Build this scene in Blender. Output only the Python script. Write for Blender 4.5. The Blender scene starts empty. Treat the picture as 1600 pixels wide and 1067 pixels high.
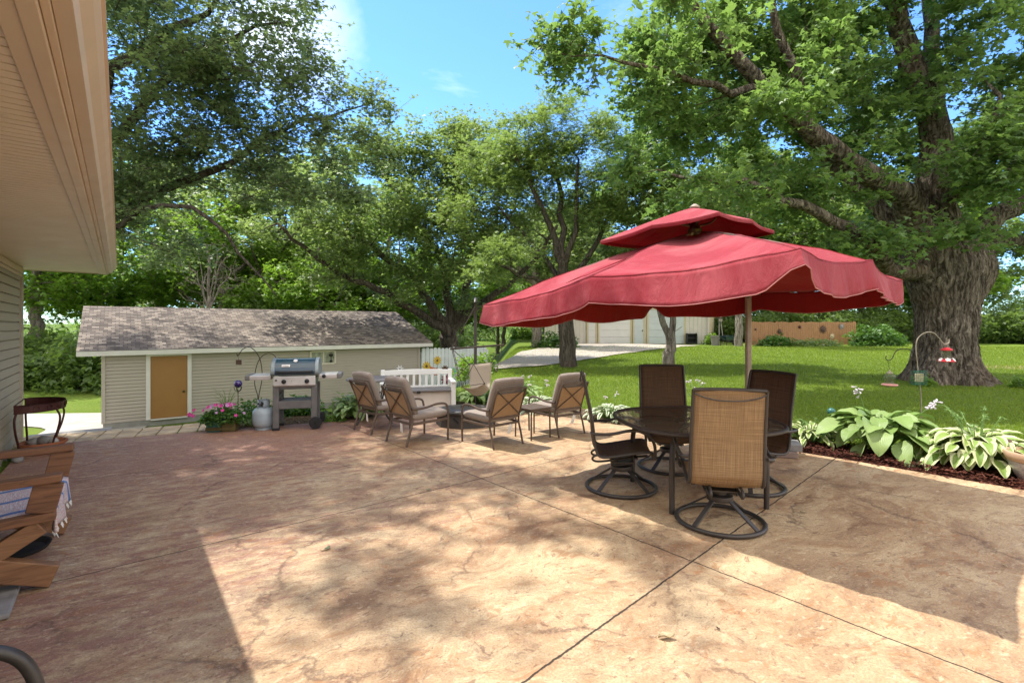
import bpy, bmesh, math, random
import numpy as np
from mathutils import Vector, Matrix, noise

random.seed(7)
RS = np.random.RandomState(11)
PI = math.pi
SC = bpy.context.scene
COL = SC.collection
H_EYE = 1.6
FPX = 769.0          # focal length in photo pixels (1600 wide)
HZ = 510.0           # horizon row
U = Vector((-.623, .782, 0)); V = Vector((.782, .623, 0))   # along / out from the house wall

def st(s, t, z=0.0):
    "house frame: s = metres out along V, t = metres along U"
    return Vector((.782*s - .623*t, .623*s + .782*t, z))

def gp(px, py, z=0.0):
    "ground point at height z seen at photo pixel"
    y = FPX*(H_EYE - z)/(py - HZ)
    return Vector(((px-800)*y/FPX, y, z))

def dp(px, py, y):
    "point at depth y seen at photo pixel"
    return Vector(((px-800)*y/FPX, y, H_EYE - (py-HZ)*y/FPX))

# ------------------------------------------------------------------ mesh builder
def spline(pts, n=6, closed=False):
    pts = [Vector(p) for p in pts]
    out = []
    m = len(pts)
    segs = m if closed else m-1
    for i in range(segs):
        if closed:
            p0, p1, p2, p3 = pts[(i-1) % m], pts[i], pts[(i+1) % m], pts[(i+2) % m]
        else:
            p1, p2 = pts[i], pts[i+1]
            p0 = pts[i-1] if i > 0 else p1*2-p2
            p3 = pts[i+2] if i+2 < m else p2*2-p1
        for k in range(n):
            t = k/n
            out.append(.5*((2*p1)+(p2-p0)*t+(2*p0-5*p1+4*p2-p3)*t*t+(3*p1-p0-3*p2+p3)*t**3))
    if not closed:
        out.append(pts[-1])
    return out

class MB:
    def __init__(self):
        self.v = []; self.f = []
    def add(self, vs, fs):
        o = len(self.v)
        self.v += [tuple(p) for p in vs]
        self.f += [tuple(i+o for i in f) for f in fs]
        return self
    def box(self, c, s, rz=0.0, R=None):
        M = R if R is not None else Matrix.Rotation(rz, 3, 'Z')
        c = Vector(c)
        vs = [c + M @ Vector((x*s[0]/2, y*s[1]/2, z*s[2]/2)) for z in (-1, 1) for y in (-1, 1) for x in (-1, 1)]
        return self.add(vs, [(0,2,3,1),(4,5,7,6),(0,1,5,4),(2,6,7,3),(0,4,6,2),(1,3,7,5)])
    def bar(self, a, b, w, h, up=(0,0,1)):
        "rectangular bar from a to b: w across, h along up"
        a = Vector(a); b = Vector(b); d = (b-a)
        L = d.length; d.normalize()
        x = d.cross(Vector(up))
        if x.length < 1e-4: x = d.cross(Vector((0,1,0)))
        x.normalize(); z = x.cross(d)
        R = Matrix((x, d, z)).transposed()
        return self.box((a+b)/2, (w, L, h), R=R)
    def tube(self, pts, r, n=8, closed=False, flat=None):
        pts = [Vector(p) for p in pts]
        m = len(pts)
        rs = list(r) if isinstance(r, (list, tuple, np.ndarray)) else [r]*m
        o = len(self.v); nrm = None; vs = []
        for i in range(m):
            if closed: t = pts[(i+1) % m]-pts[(i-1) % m]
            else: t = pts[min(i+1, m-1)]-pts[max(i-1, 0)]
            if t.length < 1e-9: t = Vector((0,0,1))
            t.normalize()
            if nrm is None:
                a = Vector((0,0,1)) if abs(t.z) < .9 else Vector((1,0,0))
                nrm = (a - t*a.dot(t)).normalized()
            else:
                nrm = nrm - t*nrm.dot(t)
                if nrm.length < 1e-6: nrm = t.orthogonal()
                nrm.normalize()
            b = t.cross(nrm)
            fl = flat if flat else 1.0
            for k in range(n):
                an = 2*PI*(k+.5)/n
                vs.append(pts[i] + (nrm*math.cos(an)*fl + b*math.sin(an))*rs[i])
        fs = []
        for i in range(m if closed else m-1):
            j = (i+1) % m
            for k in range(n):
                l = (k+1) % n
                fs.append((i*n+k, i*n+l, j*n+l, j*n+k))
        if not closed:
            fs.append(tuple(range(n-1, -1, -1)))
            fs.append(tuple((m-1)*n+k for k in range(n)))
        return self.add(vs, fs)
    def lathe(self, prof, c=(0,0,0), n=24, M=None):
        c = Vector(c); vs = []; fs = []
        for (r, z) in prof:
            for k in range(n):
                a = 2*PI*k/n
                p = Vector((r*math.cos(a), r*math.sin(a), z))
                vs.append(c + (M @ p if M is not None else p))
        for i in range(len(prof)-1):
            for k in range(n):
                l = (k+1) % n
                fs.append((i*n+k, i*n+l, (i+1)*n+l, (i+1)*n+k))
        if prof[0][0] > 1e-4: fs.append(tuple(range(n-1, -1, -1)))
        if prof[-1][0] > 1e-4: fs.append(tuple((len(prof)-1)*n+k for k in range(n)))
        return self.add(vs, fs)
    def prism(self, poly, a, b, M=None):
        "poly of 2D points extruded along local z from a to b, then M (4x4)"
        n = len(poly)
        vs = [Vector((p[0], p[1], a)) for p in poly]+[Vector((p[0], p[1], b)) for p in poly]
        if M is not None: vs = [M @ p for p in vs]
        fs = [tuple(range(n-1, -1, -1)), tuple(range(n, 2*n))]
        fs += [(i, (i+1) % n, n+(i+1) % n, n+i) for i in range(n)]
        return self.add(vs, fs)
    def sheet(self, rows, wrap=False):
        R = len(rows); C = len(rows[0])
        vs = [p for r in rows for p in r]
        fs = []
        for i in range(R-1):
            for j in range(C if wrap else C-1):
                k = (j+1) % C
                fs.append((i*C+j, i*C+k, (i+1)*C+k, (i+1)*C+j))
        return self.add(vs, fs)
    def sphere(self, c, r, n=16, m=10):
        rr = r if isinstance(r, (tuple, list)) else (r, r, r)
        c = Vector(c)
        rows = []
        for i in range(m+1):
            th = PI*i/m
            rows.append([c+Vector((rr[0]*math.sin(th)*math.cos(2*PI*k/n), rr[1]*math.sin(th)*math.sin(2*PI*k/n), -rr[2]*math.cos(th))) for k in range(n)])
        return self.sheet(rows, wrap=True)
    def cushion(self, c, s, R=None, nx=12, ny=12, puff=.35):
        "upholstered pad: rounded outline, fuller in the middle; s = full size, thin along z"
        c = Vector(c); R = R if R is not None else Matrix.Identity(3)
        def P(u, v, side):
            e = max(abs(u), abs(v))
            edge = (1-abs(u)**6)*(1-abs(v)**6)
            z = side*(s[2]/2)*((1-puff)*min(1, edge*3)**.5 + puff*(1-u*u)*(1-v*v))
            k = 1 - .06*(abs(u)*abs(v))**3
            return c + R @ Vector((u*s[0]/2*k, v*s[1]/2*k, z))
        for side in (1, -1):
            rows = []
            for i in range(ny+1):
                v = -1+2*i/ny; v = math.copysign(1-(1-abs(v))**1.6, v)
                row = []
                for j in range(nx+1):
                    u = -1+2*j/nx; u = math.copysign(1-(1-abs(u))**1.6, u)
                    row.append(P(u, v, side))
                rows.append(row if side > 0 else row[::-1])
            self.sheet(rows)
        return self
    def build(self, name, mat, parent=None, smooth=None, bevel=0, seg=2, solid=0):
        me = bpy.data.meshes.new(name)
        me.from_pydata(self.v, [], self.f)
        bm = bmesh.new(); bm.from_mesh(me)
        bmesh.ops.remove_doubles(bm, verts=bm.verts, dist=1e-5)
        if not solid: bmesh.ops.recalc_face_normals(bm, faces=bm.faces)
        bm.to_mesh(me); bm.free()
        return link(name, me, mat, parent, smooth, bevel, seg, solid)

def link(name, me, mat, parent=None, smooth=None, bevel=0, seg=2, solid=0):
    o = bpy.data.objects.new(name, me)
    COL.objects.link(o)
    if mat is not None:
        for m in (mat if isinstance(mat, list) else [mat]): me.materials.append(m)
    if smooth is not None:
        for p in me.polygons: p.use_smooth = True
        me.set_sharp_from_angle(angle=math.radians(smooth))
    if solid:
        md = o.modifiers.new('solid', 'SOLIDIFY'); md.thickness = solid; md.offset = 0
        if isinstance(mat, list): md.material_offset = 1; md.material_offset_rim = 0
    if bevel:
        md = o.modifiers.new('bevel', 'BEVEL'); md.width = bevel; md.segments = seg
        md.limit_method = 'ANGLE'; md.angle_limit = math.radians(40)
    if parent is not None: o.parent = parent
    return o

def tag(o, label=None, cat=None, group=None, kind=None):
    if label: o['label'] = label
    if cat: o['category'] = cat
    if group: o['group'] = group
    if kind: o['kind'] = kind
    return o

def thing(name, label, cat, loc=(0,0,0), rz=0.0, group=None):
    o = bpy.data.objects.new(name, None); COL.objects.link(o)
    o.empty_display_size = .1
    o.location = loc; o.rotation_euler = (0, 0, rz)
    return tag(o, label, cat, group)

def kids(o):
    return [c for c in bpy.data.objects if c.parent == o]

def dup(root, label, loc, rz, group=None, scale=None):
    r = root.copy(); COL.objects.link(r)
    r.location = loc; r.rotation_euler = (0, 0, rz); r['label'] = label
    if group: r['group'] = group
    if scale: r.scale = scale
    for ch in kids(root):
        c = ch.copy(); COL.objects.link(c); c.parent = r
        for g in kids(ch):
            d = g.copy(); COL.objects.link(d); d.parent = c
    return r

# ------------------------------------------------------------------ node helpers
class NT:
    def __init__(self, nt):
        self.nt = nt
    def n(self, typ, props=None, **ins):
        nd = self.nt.nodes.new(typ)
        for k, v in (props or {}).items(): setattr(nd, k, v)
        for k, v in ins.items():
            key = int(k[1:]) if k[0] == 'i' and k[1:].isdigit() else k.replace('_', ' ')
            self.set(nd.inputs[key], v)
        return nd
    def set(self, sock, v):
        if isinstance(v, bpy.types.NodeSocket): self.nt.links.new(v, sock)
        elif isinstance(v, (tuple, list)) and len(v) == 3 and sock.type == 'RGBA': sock.default_value = (*v, 1)
        else: sock.default_value = v
    def math(self, op, a, b=0.0, c=None):
        nd = self.n('ShaderNodeMath', {'operation': op}, i0=a, i1=b)
        if c is not None: self.set(nd.inputs[2], c)
        return nd.outputs[0]
    def ramp(self, fac, stops, interp='LINEAR'):
        nd = self.nt.nodes.new('ShaderNodeValToRGB')
        nd.color_ramp.interpolation = interp
        el = nd.color_ramp.elements
        while len(el) < len(stops): el.new(.5)
        for e, (p, c) in zip(el, stops):
            e.position = p; e.color = (*c, 1) if len(c) == 3 else c
        self.set(nd.inputs[0], fac)
        return nd.outputs[0]
    def mapr(self, v, a, b, c=0.0, d=1.0):
        return self.n('ShaderNodeMapRange', {'clamp': True}, i0=v, i1=a, i2=b, i3=c, i4=d).outputs[0]
    def mix(self, fac, a, b, blend='MIX'):
        nd = self.nt.nodes.new('ShaderNodeMix'); nd.data_type = 'RGBA'; nd.blend_type = blend
        self.set(nd.inputs[0], fac); self.set(nd.inputs[6], a); self.set(nd.inputs[7], b)
        return nd.outputs[2]
    def noise(self, vec, scale, detail=4, rough=.55, dist=0.0, out=0):
        return self.n('ShaderNodeTexNoise', None, Vector=vec, Scale=scale, Detail=detail, Roughness=rough, Distortion=dist).outputs[out]
    def mapping(self, vec, scale=(1,1,1), rot=(0,0,0), loc=(0,0,0)):
        return self.n('ShaderNodeMapping', None, Vector=vec, Scale=scale, Rotation=rot, Location=loc).outputs[0]
    def bump(self, h, strength=.3, dist=.01, normal=None):
        nd = self.n('ShaderNodeBump', None, Strength=strength, Distance=dist, Height=h)
        if normal is not None: self.set(nd.inputs['Normal'], normal)
        return nd.outputs[0]

def new_mat(name):
    m = bpy.data.materials.new(name); m.use_nodes = True
    t = NT(m.node_tree)
    p = m.node_tree.nodes['Principled BSDF']
    return m, t, p

def mat(name, col, rough=.6, metal=0.0, var=.12, nscale=6.0, bump=.0, bscale=60.0, spec=.4, dirt=None):
    m, t, p = new_mat(name)
    co = t.n('ShaderNodeTexCoord').outputs['Object']
    n = t.noise(co, nscale, 5)
    f = t.mapr(n, .3, .7)
    lo = tuple(c*(1-var) for c in col); hi = tuple(min(1, c*(1+var)) for c in col)
    c = t.mix(f, lo, hi)
    if dirt:
        d = t.mapr(t.noise(co, nscale*.6, 8, .7), .55, .75)
        c = t.mix(t.math('MULTIPLY', d, .6), c, dirt)
    t.set(p.inputs['Base Color'], c)
    t.set(p.inputs['Roughness'], t.mapr(t.noise(co, nscale*2.3, 3), .3, .7, max(0.02, rough-.08), min(1, rough+.08)))
    p.inputs['Metallic'].default_value = metal
    p.inputs['Specular IOR Level'].default_value = spec
    if bump:
        t.set(p.inputs['Normal'], t.bump(t.noise(co, bscale, 4), bump, .004))
    return m
# ------------------------------------------------------------------ materials
def mat_patio():
    m, t, p = new_mat('stamped_concrete')
    pos = t.n('ShaderNodeNewGeometry').outputs['Position']
    warp = t.noise(pos, .9, 4, .6, 0, 1)
    wp = t.n('ShaderNodeVectorMath', {'operation': 'MULTIPLY_ADD'}, i0=warp, i1=(.9, .9, .9), i2=pos).outputs[0]
    # rock texture streaks along the house direction
    def streak(v, deg, sx, sy, loc=(0, 0, 0)):
        return t.mapping(t.mapping(v, (1, 1, 1), (0, 0, -math.radians(deg)), loc), (sx, sy, 1))
    rot = streak(pos, 27, 1.0, 2.6)
    big = t.noise(pos, .33, 3, .5)
    mid = t.noise(streak(wp, 32, 1, 2.0), 1.3, 9, .68, .5)
    fine = t.noise(rot, 4.6, 10, .74, .4)
    grain = t.noise(pos, 90, 3, .6)
    base = t.ramp(mid, [(.32, (.24, .13, .068)), (.46, (.43, .285, .16)), (.60, (.57, .42, .25))])
    # red-brown release agent stains
    sep = t.n('ShaderNodeSeparateXYZ', None, Vector=pos)
    side = t.mapr(t.math('SUBTRACT', sep.outputs[0], t.math('MULTIPLY', sep.outputs[1], .18)), -4.5, .9, .12, -.11)
    redm = t.math('ADD', t.math('ADD', t.math('MULTIPLY', fine, .62), t.math('MULTIPLY', big, .38)), side)
    redf = t.mapr(redm, .49, .60)
    c = t.mix(t.math('MULTIPLY', redf, .85), base, (.27, .125, .095))
    och = t.mapr(t.noise(streak(wp, 35, 1.2, 2.8, (5, 2, 0)), 2.6, 9, .74), .54, .70)
    c = t.mix(t.math('MULTIPLY', och, .62), c, (.32, .15, .055))
    gry = t.mapr(t.noise(wp, .8, 6, .6), .56, .72)
    c = t.mix(t.math('MULTIPLY', gry, .25), c, (.33, .26, .19))
    dk = t.mapr(t.noise(streak(wp, 24, 1.4, 3.4, (9, 2, 0)), 5.5, 10, .78, .4), .53, .66)
    c = t.mix(t.math('MULTIPLY', dk, .6), c, (.13, .075, .055))
    c = t.mix(t.mapr(grain, .42, .66, 0, .42), c, (.14, .09, .06))
    g2 = t.noise(pos, 34, 5, .7)
    c = t.mix(t.mapr(g2, .54, .72, 0, .45), c, (.64, .50, .34))
    sp1 = t.mapr(t.noise(streak(wp, 30, 1, 1.8), 9.0, 6, .62, .3), .56, .60)
    sp1 = t.math('MULTIPLY', sp1, t.mapr(t.noise(pos, 1.7, 4), .42, .60))
    c = t.mix(t.math('MULTIPLY', sp1, .68), c, (.33, .16, .07))
    sp2 = t.mapr(t.noise(streak(wp, 40, 1, 1.5, (3, 7, 0)), 17.0, 6, .65), .60, .64)
    c = t.mix(t.math('MULTIPLY', sp2, .68), c, (.17, .095, .06))
    sp3 = t.mapr(t.noise(streak(pos, 30, 1, 1.6, (1, 4, 0)), 13.0, 7, .7), .58, .64)
    c = t.mix(t.math('MULTIPLY', sp3, .4), c, (.70, .56, .38))
    # stamped seams
    seamv = t.n('ShaderNodeTexVoronoi', {'feature': 'DISTANCE_TO_EDGE'}, Vector=t.n('ShaderNodeVectorMath', {'operation': 'MULTIPLY_ADD'}, i0=t.noise(pos, 2.2, 6, .65, 0, 1), i1=(.62, .62, .3), i2=pos).outputs[0], Scale=.62).outputs['Distance']
    pres = t.mapr(t.noise(pos, 1.1, 3), .44, .56)
    seam = t.math('MULTIPLY', t.mapr(seamv, .002, .014, 1, 0), pres)
    seamw = t.math('MULTIPLY', t.mapr(seamv, .0, .05, 1, 0), pres)
    c = t.mix(t.math('MULTIPLY', seam, .58), c, (.10, .055, .038))
    # sawn control joints
    jn = t.math('MULTIPLY', t.math('SUBTRACT', t.noise(pos, 9, 7, .7), .5), .03)
    joint = None
    for (a, b, w) in (((.043, 2.208), (3.81, 5.86), .0055), ((-2.07, 7.235), (2.21, 2.208), .0048), ((-2.69, 3.237), (-.40, 5.125), .0048), (tuple(st(0, 6.8)[:2]), tuple(st(3, 6.85)[:2]), .004)):
        d = Vector((b[0]-a[0], b[1]-a[1])).normalized(); nx, ny = -d.y, d.x
        off = nx*a[0]+ny*a[1]
        dd = t.math('ADD', t.math('SUBTRACT', t.math('ADD', t.math('MULTIPLY', sep.outputs[0], nx), t.math('MULTIPLY', sep.outputs[1], ny)), off), jn)
        k = t.mapr(t.math('ABSOLUTE', dd), w*.55, w*1.25, 1, 0)
        joint = k if joint is None else t.math('MAXIMUM', joint, k)
    c = t.mix(t.math('MULTIPLY', joint, .93), c, (.025, .02, .017))
    t.set(p.inputs['Base Color'], c)
    t.set(p.inputs['Roughness'], t.mapr(fine, .3, .7, .50, .8))
    p.inputs['Specular IOR Level'].default_value = .35
    h = t.math('SUBTRACT', t.math('ADD', t.math('ADD', t.math('MULTIPLY', fine, .6), t.math('MULTIPLY', g2, .35)), t.math('MULTIPLY', grain, .15)), t.math('ADD', t.math('MULTIPLY', seamw, .5), t.math('MULTIPLY', joint, 2.0)))
    t.set(p.inputs['Normal'], t.bump(h, .8, .025))
    return m

def mat_lawn():
    m, t, p = new_mat('lawn_turf')
    pos = t.n('ShaderNodeNewGeometry').outputs['Position']
    a = t.noise(pos, .35, 5, .6); b = t.noise(pos, 14, 6, .7); c3 = t.noise(pos, 2.2, 5)
    c = t.ramp(b, [(.3, (.042, .080, .012)), (.55, (.125, .19, .024)), (.75, (.205, .265, .045))])
    c = t.mix(t.mapr(a, .42, .62, 0, .6), c, (.15, .20, .035))
    c = t.mix(t.mapr(c3, .56, .72, 0, .45), c, (.17, .165, .05))
    sep = t.n('ShaderNodeSeparateXYZ', None, Vector=pos)
    # bare worn earth to the right of the maple
    dx = t.math('DIVIDE', t.math('SUBTRACT', sep.outputs[0], 19.4), 2.6); dy = t.math('DIVIDE', t.math('SUBTRACT', sep.outputs[1], 17.9), 1.1)
    d = t.math('ADD', t.math('ADD', t.math('MULTIPLY', dx, dx), t.math('MULTIPLY', dy, dy)), t.math('MULTIPLY', t.math('SUBTRACT', c3, .5), 1.6))
    c = t.mix(t.mapr(d, .6, 1.1, .9, 0), c, (.36, .25, .17))
    t.set(p.inputs['Base Color'], c)
    p.inputs['Roughness'].default_value = .9; p.inputs['Specular IOR Level'].default_value = .1
    t.set(p.inputs['Normal'], t.bump(t.noise(pos, 45, 5, .7), .8, .03))
    return m

def mat_leaf(name, dark, light, trans=.38, gloss=.5, hue=.03, translight=None):
    m = bpy.data.materials.new(name); m.use_nodes = True
    nt = m.node_tree; nt.nodes.clear(); t = NT(nt)
    geo = t.n('ShaderNodeNewGeometry')
    r = geo.outputs['Random Per Island']
    c = t.mix(r, dark, light)
    nz = t.noise(geo.outputs['Position'], .8, 2)
    c = t.mix(t.mapr(nz, .35, .65, 0, .5), c, tuple(x*1.25 for x in light))
    pr = t.n('ShaderNodeBsdfPrincipled', None, Base_Color=c, Roughness=.45)
    pr.inputs['Specular IOR Level'].default_value = gloss
    tl = translight or (light[0]*1.9, light[1]*2.0, light[2]*1.1)
    tc = t.mix(r, tuple(x*.75 for x in tl), tl)
    tr = t.n('ShaderNodeBsdfTranslucent', None, Color=tc)
    mx = t.n('ShaderNodeMixShader', None, i0=trans, i1=pr.outputs[0], i2=tr.outputs[0])
    out = t.n('ShaderNodeOutputMaterial', None, Surface=mx.outputs[0])
    return m

def mat_bark(name, dark, light, zs=.18, scale=9, strength=1.0):
    m, t, p = new_mat(name)
    co = t.n('ShaderNodeTexCoord').outputs['Object']
    w = t.n('ShaderNodeVectorMath', {'operation': 'MULTIPLY_ADD'}, i0=t.noise(co, 1.6, 4, .6, 0, 1), i1=(.35, .35, .35), i2=co).outputs[0]
    v = t.mapping(w, (1, 1, zs))
    a = t.noise(t.mapping(w, (1, 1, zs*.45)), scale*1.1, 5, .6)
    b = t.noise(v, scale*2.2, 8, .7)
    h = t.math('ADD', t.mapr(a, .30, .62), t.math('MULTIPLY', b, .8))
    c = t.ramp(t.math('MULTIPLY', h, .6), [(.15, tuple(x*.35 for x in dark)), (.45, dark), (.85, light)])
    c = t.mix(t.mapr(t.noise(co, .9, 4), .5, .7, 0, .35), c, (light[0]*.7, light[1]*.55, light[2]*.4))
    t.set(p.inputs['Base Color'], c); p.inputs['Roughness'].default_value = .95
    p.inputs['Specular IOR Level'].default_value = .15
    t.set(p.inputs['Normal'], t.bump(h, strength, .06))
    return m

def mat_siding(name, col):
    m, t, p = new_mat(name)
    co = t.n('ShaderNodeTexCoord').outputs['Object']
    g = t.noise(t.mapping(co, (.6, .6, 30)), 3, 4)
    d = t.noise(co, .8, 5, .6)
    c = t.mix(t.mapr(g, .3, .7), tuple(x*.94 for x in col), tuple(x*1.05 for x in col))
    c = t.mix(t.mapr(d, .5, .75, 0, .25), c, tuple(x*.7 for x in col))
    t.set(p.inputs['Base Color'], c); p.inputs['Roughness'].default_value = .55
    p.inputs['Specular IOR Level'].default_value = .3
    return m

def mat_shingle():
    m, t, p = new_mat('asphalt_shingles')
    uv = t.n('ShaderNodeTexCoord').outputs['UV']
    br = t.n('ShaderNodeTexBrick', {'offset': .5, 'squash': 1.0}, Vector=uv, Scale=1.0, Color1=(.0, .0, .0), Color2=(1, 1, 1), Mortar=(.3, .3, .3))
    br.inputs['Brick Width'].default_value = .19; br.inputs['Row Height'].default_value = .125
    br.inputs['Mortar Size'].default_value = .008; br.inputs['Bias'].default_value = 0
    r = br.outputs['Color']
    c = t.ramp(r, [(0, (.05, .043, .037)), (.35, (.11, .093, .078)), (.65, (.185, .155, .128)), (1, (.30, .255, .205))])
    n = t.noise(uv, 55, 3)
    c = t.mix(t.mapr(n, .35, .65, 0, .45), c, (.2, .16, .135))
    c = t.mix(t.mapr(t.noise(uv, .55, 4), .5, .7, 0, .3), c, (.33, .26, .20))
    c = t.mix(t.math('MULTIPLY', br.outputs['Fac'], .75), c, (.06, .045, .04))
    t.set(p.inputs['Base Color'], c); p.inputs['Roughness'].default_value = .95
    p.inputs['Specular IOR Level'].default_value = .2
    h = t.math('SUBTRACT', t.math('MULTIPLY', n, .3), br.outputs['Fac'])
    t.set(p.inputs['Normal'], t.bump(h, .6, .015))
    return m

def mat_wood(name, c1, c2, scale=1.0, axis='X', rough=.6):
    m, t, p = new_mat(name)
    co = t.n('ShaderNodeTexCoord').outputs['Object']
    sc = {'X': (1.2, 14, 14), 'Y': (14, 1.2, 14), 'Z': (14, 14, 1.2)}[axis]
    v = t.mapping(co, tuple(s*scale for s in sc))
    n = t.noise(v, 1.6, 7, .6, 1.2)
    k = t.noise(t.mapping(co, tuple(s*scale*.25 for s in sc)), 1.3, 3, .5, 2.5)
    w = t.math('FRACT', t.math('MULTIPLY', k, 7.0))
    c = t.mix(t.mapr(n, .3, .7), c1, c2)
    c = t.mix(t.mapr(w, .72, .98, 0, .45), c, tuple(x*.5 for x in c1))
    t.set(p.inputs['Base Color'], c); p.inputs['Roughness'].default_value = rough
    t.set(p.inputs['Normal'], t.bump(n, .25, .004))
    return m

def mat_weave(name, c1, c2, scale, trans=.0, rough=.7):
    m, t, p = new_mat(name)
    uv = t.n('ShaderNodeTexCoord').outputs['UV']
    w1 = t.n('ShaderNodeTexWave', {'bands_direction': 'X'}, Vector=uv, Scale=scale, Distortion=.25, Detail=1).outputs[1]
    w2 = t.n('ShaderNodeTexWave', {'bands_direction': 'Y'}, Vector=uv, Scale=scale, Distortion=.25, Detail=1).outputs[1]
    st1 = t.noise(t.mapping(uv, (170, 3, 1)), 1, 3, .7); st2 = t.noise(t.mapping(uv, (3, 170, 1)), 1, 3, .7)
    s = t.math('ADD', t.math('MULTIPLY', t.math('ADD', st1, st2), .5), t.math('MULTIPLY', t.math('SUBTRACT', t.math('MULTIPLY', w1, w2), .3), .35))
    c = t.ramp(s, [(.36, c1), (.50, tuple((a+b)/2 for a, b in zip(c1, c2))), (.66, c2)])
    t.set(p.inputs['Base Color'], c); p.inputs['Roughness'].default_value = rough
    p.inputs['Specular IOR Level'].default_value = .25
    t.set(p.inputs['Normal'], t.bump(s, .35, .003))
    if trans:
        out = m.node_tree.nodes['Material Output']
        tr = t.n('ShaderNodeBsdfTranslucent', None, Color=c)
        mx = t.n('ShaderNodeMixShader', None, i0=trans, i1=p.outputs[0], i2=tr.outputs[0])
        m.node_tree.links.new(mx.outputs[0], out.inputs[0])
    return m

def mat_fabric(name, col, trans=0.0, transcol=None, fade=None, scale=420.0):
    m, t, p = new_mat(name)
    co = t.n('ShaderNodeTexCoord').outputs['Object']
    n = t.noise(co, 2.2, 5, .6); f = t.noise(co, scale, 2)
    c = t.mix(t.mapr(n, .3, .7), tuple(x*.9 for x in col), tuple(min(1, x*1.08) for x in col))
    if fade: c = t.mix(t.mapr(t.noise(co, 1.1, 6, .65, .8), .42, .66, 0, .75), c, fade)
    t.set(p.inputs['Base Color'], c); p.inputs['Roughness'].default_value = .85
    p.inputs['Specular IOR Level'].default_value = .2
    p.inputs['Sheen Weight'].default_value = .08
    wr = t.noise(t.mapping(co, (1, 1, .45)), 6.5, 7, .66, 1.2)
    t.set(p.inputs['Normal'], t.bump(t.math('ADD', t.math('MULTIPLY', f, .1), wr), .6, .035))
    if trans:
        out = m.node_tree.nodes['Material Output']
        tr = t.n('ShaderNodeBsdfTranslucent', None, Color=transcol or col)
        mx = t.n('ShaderNodeMixShader', None, i0=trans, i1=p.outputs[0], i2=tr.outputs[0])
        m.node_tree.links.new(mx.outputs[0], out.inputs[0])
    return m

def mat_glass(name, col, rough=.05, bump=0.0, bscale=60, alpha_mix=.5):
    "thin pane: part clear, part glossy"
    m = bpy.data.materials.new(name); m.use_nodes = True
    nt = m.node_tree; nt.nodes.clear(); t = NT(nt)
    co = t.n('ShaderNodeTexCoord').outputs['Object']
    tp = t.n('ShaderNodeBsdfTransparent', None, Color=col)
    pr = t.n('ShaderNodeBsdfPrincipled', None, Base_Color=tuple(x*.22 for x in col), Roughness=rough)
    pr.inputs['Specular IOR Level'].default_value = .8
    if bump:
        t.set(pr.inputs['Normal'], t.bump(t.n('ShaderNodeTexVoronoi', {'feature': 'SMOOTH_F1'}, Vector=co, Scale=bscale).outputs[0], bump, .01))
    mx = t.n('ShaderNodeMixShader', None, i0=alpha_mix, i1=tp.outputs[0], i2=pr.outputs[0])
    t.n('ShaderNodeOutputMaterial', None, Surface=mx.outputs[0])
    return m

def mat_hosta(name, c1, c2, edge=None, ew=.34):
    m = bpy.data.materials.new(name); m.use_nodes = True
    nt = m.node_tree; nt.nodes.clear(); t = NT(nt)
    uv = t.n('ShaderNodeTexCoord').outputs['UV']
    sep = t.n('ShaderNodeSeparateXYZ', None, Vector=uv)
    geo = t.n('ShaderNodeNewGeometry')
    r = geo.outputs['Random Per Island']
    c = t.mix(r, c1, c2)
    ax = t.math('ABSOLUTE', t.math('SUBTRACT', sep.outputs[0], .5))
    vein = t.n('ShaderNodeMath', {'operation': 'SINE'}, i0=t.math('MULTIPLY', ax, 95)).outputs[0]
    c = t.mix(t.mapr(vein, -.2, 1, 0, .09), c, tuple(x*.5 for x in c1))
    if edge:
        k = t.math('ADD', ax, t.math('MULTIPLY', t.math('SUBTRACT', t.noise(uv, 9, 3), .5), .16))
        c = t.mix(t.mapr(k, ew-.01, ew+.02), c, edge)
    pr = t.n('ShaderNodeBsdfPrincipled', None, Base_Color=c, Roughness=.42)
    pr.inputs['Specular IOR Level'].default_value = .4
    t.set(pr.inputs['Normal'], t.bump(vein, .22, .005))
    tr = t.n('ShaderNodeBsdfTranslucent', None, Color=t.mix(.5, c, (.3, .5, .05), 'MULTIPLY'))
    mx = t.n('ShaderNodeMixShader', None, i0=.22, i1=pr.outputs[0], i2=tr.outputs[0])
    t.n('ShaderNodeOutputMaterial', None, Surface=mx.outputs[0])
    return m

def mat_speck(name, stops, scale=60, rough=.9, bump=.5):
    m, t, p = new_mat(name)
    pos = t.n('ShaderNodeNewGeometry').outputs['Position']
    v = t.n('ShaderNodeTexVoronoi', None, Vector=pos, Scale=scale)
    sep = t.n('ShaderNodeSeparateColor', None, Color=v.outputs['Color'])
    n = t.noise(pos, .6, 5, .6)
    f = t.math('ADD', t.math('MULTIPLY', sep.outputs[0], .5), t.math('MULTIPLY', n, .5))
    t.set(p.inputs['Base Color'], t.ramp(f, stops)); p.inputs['Roughness'].default_value = rough
    p.inputs['Specular IOR Level'].default_value = .15
    t.set(p.inputs['Normal'], t.bump(v.outputs['Distance'], bump, .02))
    return m

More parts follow.
